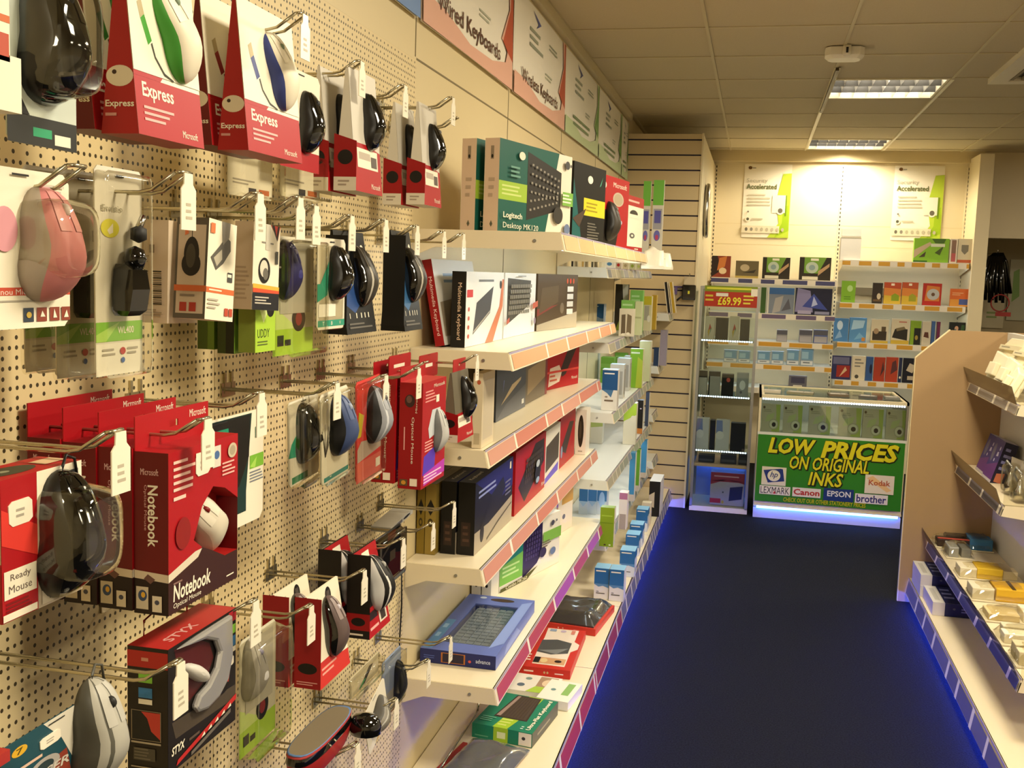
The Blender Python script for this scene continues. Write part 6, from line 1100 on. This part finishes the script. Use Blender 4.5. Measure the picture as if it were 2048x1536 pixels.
CB_('drive_box', 'red and grey drive box on the cabinet floor', 1421, 1489, 947, .036, '#b4a8b0', [('r', 0, .72, 1, 1, '#9a3448'), ('p', [(0, .62), (.5, .8), (1, .68), (1, .74), (0, .74)], '#9a3448'), ('p', [(.56, .14), (.94, .22), (.96, .62), (.58, .56)], '#2a2c5a'), ('r', 0, .06, .32, .2, '#b82a3a'), ('e', .38, .1, .04, .05, '#c8a84a'), ('l', .1, .84, .9, .92, 1, '#d8a8b0'), ('e', .38, .4, .025, .03, '#5a5a60')], d=.16, dy=.06)
# ------------------------------------------------------------------ counter
KX0, KX1, KY0, KY1 = .066, .985, 6.93, 7.62
r = thing('counter', 'glass topped sales counter with green sign and blue light at its foot', 'counter', (KX0, KY0, 0)); W_, D_ = KX1-KX0, KY1-KY0
ZT, ZM = zat(797, 1660, KY0), zat(872, 1660, KY0)
MB().box(0, .05, .002, W_, D_, .10, 'cream').build('kick_plate', r)
b = MB().box(0, .012, .10, W_, D_, ZM-.02, 'cream'); b.build('body', r)
MB().box(0, .0, ZM-.02, W_, D_, ZM, 'shelfgrey').build('shelf', r)
MB().box(0, D_-.02, ZM, W_, D_, ZT, '#c8ccd0').build('back_panel', r)
for x in (0, W_-.014): MB().box(x, 0, ZM, x+.014, D_-.02, ZT, 'steel' if x else 'cream').build('end_panel', r)
MB().box(.015, .003, ZM, W_-.015, .006, ZT-.022, 'glass').build('front_pane', r)
o = MB().box(0, 0, ZT-.02, W_, .03, ZT, 'cream').box(0, D_-.03, ZT-.02, W_, D_, ZT, 'cream').box(0, .03, ZT-.02, .03, D_-.03, ZT, 'cream').box(W_-.03, .03, ZT-.02, W_, D_-.03, ZT, 'cream').build('top_frame', r)
MB().box(.031, .031, ZT-.012, W_-.031, D_-.031, ZT-.006, 'glass').build('glass_top', o)
b = MB()
for k in range(58): b.box(.02+k*.0152, -.0015, ZT-.030, .02+k*.0152+.009, .0005, ZT-.021, 'led_white')
b.box(.015, .0006, ZT-.034, W_-.015, .003, ZT-.019, 'steel'); b.build('light_strip', r)
MB().box(.0, -.002, .085, W_, .012, .098, 'cream').box(0, .014, .083, W_, .02, .0999, 'cream').build('lip', r)
MB().box(.02, .0, .070, W_-.02, .012, .084, 'led_blue_bright').build('blue_light', r)
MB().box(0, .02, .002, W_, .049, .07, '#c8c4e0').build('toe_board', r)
# the green sign
p0 = at(1514, 1001, Y=KY0-.004); zt = at(1516, 868, Y=KY0-.004).z
r = thing('sign', 'green sign with yellow lettering reading Low Prices on the counter front', 'sign', (KX0+.006, KY0-.004, .118)); w, h = W_-.014, zt-.118
IY, IK = '#d8cc1e', '#1c2208'
def T(s, u0, v0, u1, v1, c=IY, bold=.04, sh=.22, o=.006): return [('t', s, u0+o, v0-o*2.2, u1+o, v1-o*2.2, IK, bold+.05, sh), ('t', s, u0, v0, u1, v1, IK, bold+.045, sh), ('t', s, u0+.003, v0+.006, u1-.003, v1-.006, c, bold, sh)]
A_ = [('r', 0, 0, 1, 1, '#2f7a1e')]+T('LOW', .07, .725, .405, .975)+T('PRICES', .435, .70, .965, .975)+T('ON ORIGINAL', .225, .51, .775, .72, bold=.02)+T('INKS', .36, .285, .605, .50, bold=.02)
A_ += [('r', .04, .25, .21, .525, '#ddd2bc'), ('p', [(.05, .47), (.085, .285), (.20, .32), (.185, .50), (.17, .505)], '#26367a'), ('e', .125, .395, .045, .085, '#e2d8c4'), ('t', 'hp', .098, .345, .153, .455, '#26367a', .01, .3), ('r', .03, .11, .245, .24, '#e0d6c0'), ('t', 'LEXMARK', .038, .125, .238, .225, '#2a2430', .01), ('p', [(.125, .125), (.135, .175), (.145, .125)], '#b82a2a'),
       ('r', .26, .11, .455, .245, '#ddd2be'), ('t', 'Canon', .268, .135, .448, .225, '#b02a20', .03), ('r', .475, .085, .68, .27, '#1e3468'), ('t', 'EPSON', .50, .15, .66, .235, '#dcd8cc', .02), ('r', .69, .085, .91, .225, '#dcd2c4'), ('t', 'brother', .70, .10, .90, .21, '#2a2a66', .02), ('r', .75, .24, .945, .515, '#dfd2b4'), ('p', [(.76, .46), (.80, .5), (.93, .3), (.90, .27)], '#e2b87a'), ('t', 'Kodak', .775, .36, .92, .44, '#b0502a', .02), ('t', 'CHECK OUT OUR OTHER STATIONERY PRICES', .2, .02, .765, .085, '#b8b01c', .02, .1)]
MB().box(0, 0, 0, w, .003, h, '#2f7a1e').art(((0, 0, 0), (w, 0, 0), (0, 0, h)), A_, .0004).build('board', r)
for i, (x0, x1, ty) in enumerate(((1523, 1560, 808), (1566, 1604, 810), (1617, 1661, 812), (1677, 1722, 815), (1725, 1766, 818), (1772, 1813, 820))):
    Y = KY0+.03; p, q = at(x0, ty+30, Y=Y), at(x1, ty+30, Y=Y); h_ = at((x0+x1)/2, ty, Y=Y).z-ZM-.002
    rr_ = carton('software_box', 'pale green clear disc pack in the counter window, %s of six from the left' % ('first', 'second', 'third', 'fourth', 'fifth', 'last')[i], 'software pack', (p.x, Y, ZM+.001), 0, q.x-p.x, h_, .03, '#b9b398', {'F': [('p', [(.55, 0), (1, 0), (1, 1), (.75, 1), (.8, .5)], '#a3b45a'), ('p', [(.2, .35), (.6, .4), (.7, .7), (.3, .6)], '#b4be84'), ('e', .12, .88, .06, .05, '#5a4a34'), ('l', .1, .7, .6, .82, 2, '#9a967c'), ('e', .66, .27, .26, .2, '#a8a68a'), ('e', .66, .27, .21, .16, '#d0ceb4'), ('e', .68, .26, .11, .085, '#3a3028')]}, 'disc packs in the counter window')
for i, (x0, x1, m, lab) in enumerate(((1527, 1560, '#c8bca8', 'flat pale sheet at the left end of the counter top'), (1572, 1625, '#8a8468', 'flat olive pack on the counter top'), (1658, 1698, '#6a5a44', 'flat brown pack on the counter top'), (1716, 1752, '#5a5650', 'flat grey pack on the counter top'), (1770, 1800, '#7a7870', 'flat grey tray at the right end of the counter top'))):
    p, q = at(x0, 790, Y=7.15), at(x1, 790, Y=7.15)
    r = thing('flat_pack', lab, 'pack', (p.x, 7.12, ZT-.005), random.uniform(-.2, .2), 'flat packs on the counter top')
    MB().box(0, 0, 0, q.x-p.x, .11, .014, m).art(((0, 0, .014), (q.x-p.x, 0, 0), (0, .11, 0)), [('r', .1, .2, .6, .8, '#b8b0a0'), ('l', .65, .2, .95, .8, 3, '#d8d0c0')]).build('pack', r)
# ------------------------------------------------------------------ passage at the right
r = thing('cable_bundle', 'bundle of black cables hanging in the passage beside the back wall', 'cables', at(1985, 610, Y=9.5))
for i in range(7):
    x = -.09+.028*i
    MB().tube([(x, -.02*(i % 3), .02+.02*(i % 2)), (x-.01, -.02*(i % 3), .2), (x*.6, 0, .40), (x*.4+.01, .0, .43), (x*.7+.03, .02, .36), (x+.06, .02, .1)], .014, 'gloss_black', 8).build('cable', r)
MB().tube([(0, .55, .44), (0, -.02, .43), (0, -.04, .46)], .004, 'chrome').build('hanger', r)
r = thing('cable_reel', 'thin red ring hanging under the black cables', 'ring', at(2000, 606, Y=9.44))
b = MB().tube([(.07*math.cos(6.2832*i/24), 0, .07*math.sin(6.2832*i/24)) for i in range(24)], .006, '#a83a34', 6, True); b.build('ring', r)
MB().box(-.03, -.004, -.11, .09, .0, -.075, '#a8342c').build('label', r)
for x0, y0, x1, y1, m, F, lab in ((2012, 520, 2060, 640, '#b8b49a', [('p', [(.2, .3), (.6, .4), (.5, .85), (.2, .8)], '#7a9a50')], 'pale notice with green patch in the passage'), (1962, 600, 2010, 655, '#c8bc9c', [('l', .2, .3, .8, .6, 2, '#8a9a5a')], 'cream notice low in the passage beside the post')):
    p, q = at(x0, y1, Y=10.07), at(x1, y0, Y=10.07)
    carton('notice', lab, 'notice', p, 0, q.x-p.x, q.z-p.z, .006, m, {'F': F}, part='sheet')
b = MB().box(1.72, 9.75, 0, 2.6, 10.09, 1.0, '#a89878'); tag(b.build('low_cupboard'), 'beige cupboard in the passage behind the right gondola', 'cupboard')
# ------------------------------------------------------------------ right gondola facing the aisle
GX, GY = 1.17, 5.33
r = thing('gondola', 'right gondola frame with beige end panel of cut corner and pale back panel', 'gondola', (.77, GY, 0))
b = MB().prism([(.0, .001), (.85, .001), (.85, 1.345), (.147, 1.345), (0, 1.205)], 'y', 0, .022, 'endpanel'); b.build('end_panel', r)
b = MB().prism([(-.003, .001), (0, .001), (0, 1.205), (.147, 1.345), (.145, 1.349), (-.003, 1.207)], 'y', -.001, .023, '#e6d6a8'); b.build('edging', r)
MB().box(GX-.77, .2-GY, .1, GX-.74, -.001, 1.345, '#d9d6cc').build('back_panel', r)
def rshelf(label, x, y0, y1, z, th, seed, cols, tray=0.0, base=False):
    r = thing('shelf' if not base else 'base_shelf', label, 'shelf' if not base else 'base shelf', ((x+GX)/2, (y0+y1)/2, 0 if base else z-th), group='shelves of the right gondola'); o = r.location
    def sub(b): b.v = [(p[0]-o.x, p[1]-o.y, p[2]-o.z) for p in b.v]; return b
    sub(MB().box(x+.004, y0, z-.012, GX-.001, y1, z, 'shelf')).build('deck', r)
    if not base:
        for y in (y0, y1-.003): sub(MB().prism([(x, z-.012), (GX-.001, z-.012), (GX-.001, z-th-.02), (x-.008, z-th)], 'y', y, y+.003, 'shelf')).build('end_bracket', r)
    b = MB(); strip(b, x+.003, y0, y1, (.048 if base else z-th), z, cols, ((.16, .3), (.028, .036)), seed, -1, .012); sub(b).build('ticket_strip', r)
    if tray:
        b = MB().prism([(x-.008, z), (x-.006, z), (x-.030, z+tray), (x-.032, z+tray)], 'y', y0, y1, 'smoke'); sub(b).build('front_guard', r)
        b = MB().box(x, y0+.001, z, GX-.001, y0+.003, z+tray*.9, 'clear'); sub(b).build('end_guard', r)
    if base:
        sub(MB().box(x+.07, y0+.004, .001, GX-.01, y1-.004, z-.016, 'shelf')).build('plinth', r)
        sub(MB().box(x+.064, y0+.01, .022, x+.069, y1-.01, .040, 'led_blue')).build('led_strip', r)
    return r
DK = ['#4a4654', '#54505c', '#5c5866']; MV = ['#8a8078', '#93887c']
rshelf('narrow top shelf of the right gondola with white plastic packs', 1.018, 4.36, 5.325, 1.105, .042, 51, MV, .07)
rshelf('middle shelf of the right gondola with the purple boxes', .993, 4.36, 5.325, .705, .042, 52, ['#5c5458', '#665e60'], .065)
rshelf('low tray shelf of the right gondola full of socket packs', .887, 3.48, 5.325, .325, .045, 53, DK, .055)
rshelf('base shelf of the right gondola carrying blue and white boxes', .81, 1.2, 5.325, .125, .09, 54, ['#6a6880', '#62607a'], 0, True)
# stacked boxes on the base
def RB(name, label, near_l, near_r, z, h, d, m, art, g=None, rz=0, cat='box'):
    p = at(*near_l, Z=z); q = at(*near_r, Z=z); ang = math.atan2(q.y-p.y, q.x-p.x)
    return carton(name, label, cat, (p.x, p.y, z+.001), ang, (q-p).length, h, d, m, art, g)
BA = {'F': [('r', 0, 0, .17, 1, '#cfc8bc'), ('r', .17, 0, 1, 1, '#22244a'), ('l', .4, .3, .9, .7, 2, '#8a8ab0'), ('e', .3, .6, .02, .08, '#5a5a60')], 'T': [('r', 0, 0, .17, 1, '#dcd8d0'), ('r', .05, .15, .12, .85, '#c0bcb4'), ('r', .17, 0, 1, 1, '#23285c'), ('e', .55, .5, .16, .16, '#2a6a8a'), ('e', .55, .5, .09, .09, '#1a2a50'), ('l', .2, .2, .35, .9, 3, '#8a90c0')]}
p = at(1864, 1230, Z=.126); q = at(1948, 1236, Z=.126)
wq = q.x-p.x
carton('adapter_box', 'navy and white adapter box lying nearest on the right base shelf', 'box', (p.x, p.y, .126), 0, wq+.12, .058, .26, '#cfc8bc', BA, 'navy adapter boxes')
carton('adapter_box', 'navy and white adapter box under the upper one, farther along the base shelf', 'box', (p.x-.012, p.y+.275, .126), 0, wq+.12, .05, .25, '#cfc8bc', BA, 'navy adapter boxes')
carton('adapter_box', 'navy and white adapter box on top of the farther one', 'box', (p.x-.012, p.y+.280, .177), 0, wq+.12, .05, .25, '#cfc8bc', BA, 'navy adapter boxes')
# purple boxes leaning on the back panel
PB = {'F': [('p', [(0, 0), (1, 0), (1, 1), (0, 1)], '#3c3680'), ('p', [(0, 0), (1, 0), (1, .5), (0, .3)], '#6a3a86'), ('e', .25, .65, .14, .22, '#6a6a86'), ('e', .75, .8, .05, .05, '#c8c4e0'), ('p', [(.6, .6), (.8, .62), (.75, .72), (.62, .70)], '#c8c4e0'), ('e', .55, .5, .05, .04, '#c8c4e0'), ('r', 0, 0, 1, .06, '#c8c0c8')], 'L': [('r', 0, 0, 1, 1, '#2a2450')], 'R': [('r', 0, 0, 1, 1, '#1c1830'), ('l', .2, .3, .8, .9, 4, '#7a78a8'), ('p', [(.2, .05), (.8, .05), (.8, .3), (.2, .25)], '#b86a4a')]}
carton('adapter_box', 'purple and blue box leaning on the middle shelf, nearer the end panel', 'box', (1.055, 5.22, .706), -R90, .17, .18, .05, '#3c3680', PB, 'purple boxes', rx=-.30, top='#b4b4d0')
carton('adapter_box', 'purple and blue box leaning on the middle shelf beside its twin', 'box', (1.045, 5.03, .706), -R90, .17, .19, .055, '#2a2450', PB, 'purple boxes', rx=-.28, top='#a8a8c8')
def slab(name, label, loc, rz, w, d, h, m, parts=(), rx=0, ry=0, g=None, cat='pack', film=True):
    r = thing(name, label, cat, loc, rz, g, rx, ry)
    MB().box(0, 0, 0, w, d, .004, '#e2d8bc').build('card', r)
    for nm, x0, y0, z0, x1, y1, z1, c in parts: MB().box(x0*w, y0*d, z0, x1*w, y1*d, z1, c).build(nm, r, bevel=.003)
    if film:
        b = MB(); n = 8
        vs = [(w*i/n, d*j/n, h*min(1, 5*min(i/n, 1-i/n, j/n, 1-j/n)+.2)+.003*math.sin(i*2.3+j*1.1)) for j in range(n+1) for i in range(n+1)]
        b.add(vs, [(j*(n+1)+i, j*(n+1)+i+1, (j+1)*(n+1)+i+1, (j+1)*(n+1)+i) for j in range(n) for i in range(n)], 'clear', True); b.build('film', r)
    return r
SP = 'packs in the low tray shelf'
z = .327
def tr(px, py): p = at(px, py, Z=z+.01); return (p.x, p.y, z)
def traypack(label, px, py, w, d, h, parts, rz=0, g=SP):
    p = at(px, py, Z=z+.01); x = max(.895, min(p.x, GX-.02-w)); return slab('socket_pack', label, (x, min(p.y, 5.315-d), z), rz, w, d, h, '', parts, g=g)
traypack('dark clear pack with red and cream stripe at the far end of the tray', 1846, 1062, .20, .16, .05, [('inner_box', .05, .08, .004, .9, .55, .04, '#3a2a24'), ('stripe', .05, .1, .04, .9, .18, .046, '#b84a3a'), ('cable', .3, .6, .004, .95, .95, .045, '#1c1a24')])
traypack('silver clear pack beside the blue pack in the tray', 1893, 1112, .12, .15, .06, [('fitting', .1, .1, .004, .45, .9, .05, '#a8a8a4'), ('fitting', .55, .15, .004, .9, .85, .045, '#8a8a88')])
traypack('clear blue pack against the back panel in the tray', 1978, 1100, .11, .17, .06, [('fitting', .05, .05, .004, .95, .6, .055, '#3f78a8'), ('fitting', .1, .62, .004, .9, .95, .05, '#356898')])
traypack('yellow labelled white socket pack, farther of two in the tray', 1918, 1152, .24, .13, .055, [('socket', .02, .1, .004, .30, .9, .045, '#e6dcc0'), ('label', .30, .05, .004, .72, .95, .05, '#d8b430'), ('cord', .74, .2, .004, .98, .8, .04, '#d8c8a0')])
traypack('yellow labelled white socket pack, nearer of two in the tray', 1940, 1196, .24, .14, .06, [('socket', .02, .1, .004, .36, .9, .05, '#ded4b8'), ('label', .38, .05, .004, .95, .95, .055, '#d8ac2c'), ('mark', .62, .06, .055, .68, .94, .057, '#4a3a20')])
traypack('white socket pack with tan corner before the yellow labelled packs', 1952, 1236, .24, .13, .045, [('label', .05, .08, .004, .5, .9, .03, '#d6c290'), ('socket', .55, .1, .004, .98, .9, .045, '#ece4cc')])
traypack('white folded cord pack in the near half of the tray', 1968, 1282, .20, .15, .05, [('socket', .05, .1, .004, .6, .5, .04, '#ece4cc'), ('cord', .1, .55, .004, .95, .9, .045, '#d8ceb0')])
traypack('white roll pack at the near end of the tray', 1990, 1325, .18, .14, .06, [('roll', .05, .1, .004, .95, .45, .05, '#d8cca8'), ('roll', .05, .5, .004, .95, .9, .055, '#cfc29c')])
# chrome packs on the middle shelf near end
for i, (px, py, lab) in enumerate(((1985, 935, 'clear pack with chrome plugs on the middle shelf near its open end'), (2012, 962, 'clear pack with chrome ball at the open end of the middle shelf'))):
    p = at(px, py, Z=.706)
    r = thing('plug_pack', lab, 'pack', (1.05, 4.66-.16*i, .706), -R90+.2, 'chrome plug packs')
    MB().box(0, .03, 0, .10, .033, .15, '#cfc6b0').build('card', r)
    MB().lathe([(.001, 0), (.022, .004), (.024, .03), (.012, .05), (.010, .08), (.001, .085)], 'chrome', 16, (.05, .01, .01)).build('plug', r)
    MB().tube([(.03, .01, .08), (.02, -.005, .11), (.05, -.01, .14), (.08, .0, .12)], .005, 'steel', 8).build('cord', r)
    shell(r, .005, .005, .095, .13, .045, 'clear', .4, 'blister', .03)
# white plastic goods on the top shelf
WP = 'white plastic packs on the narrow top shelf'
def plug(label, loc, rz, rx, w, h, k=0):
    r = thing('plug_pack', label, 'pack', loc, rz, WP, rx)
    b = MB(); pts = [(0, 0), (w*.85, 0), (w, h*.12), (w, h*.72), (w*.8, h), (w*.25, h), (0, h*.82)]
    b.prism(pts, 'y', 0, .012, '#e6dbb8'); b.build('shell', r, bevel=.003)
    MB().prism([(w*.15, h*.12), (w*.8, h*.12), (w*.8, h*.6), (w*.15, h*.7)], 'y', -.03, .0, '#efe6c8').build('body', r, bevel=.006)
    MB().box(w*.3, -.055, h*.2, w*.62, -.03, h*.45, '#ece2c0').build('block', r, bevel=.005)
    MB().box(w*.05, -.016, h*.75, w*.9, .0, h*.84, '#d9cda8').art(((w*.05, -.016, h*.75), (w*.85, 0, 0), (0, 0, h*.09)), [('l', .1, .2, .8, .8, 1, '#9a927a')]).build('rib', r)
    return r
plug('large white plastic plug pack standing in the top tray, farther one', (1.04, 5.10, 1.107), -R90+.25, -.35, .20, .24)
plug('large white plastic plug pack standing in the top tray, nearer one', (1.03, 4.83, 1.107), -R90+.15, -.40, .20, .23)
plug('white plastic plug pack nearest the open end of the top tray', (1.03, 4.62, 1.107), -R90-.1, -.45, .17, .19)
slab('plug_pack', 'flat white pack at the far end of the top tray', (1.035, 5.16, 1.107), 0, .10, .12, .03, '', [('body', .1, .1, .004, .9, .6, .025, '#d8ceac')], g=WP)
r = thing('plug_pack', 'grey black capped pack past the open end of the top tray', 'pack', (1.06, 4.42, 1.107), -R90, WP)
MB().box(0, 0, 0, .09, .05, .05, '#e0d6b8').build('body', r, bevel=.006); MB().box(.01, .005, .05, .08, .045, .075, '#2a2a30').build('cap', r, bevel=.006)
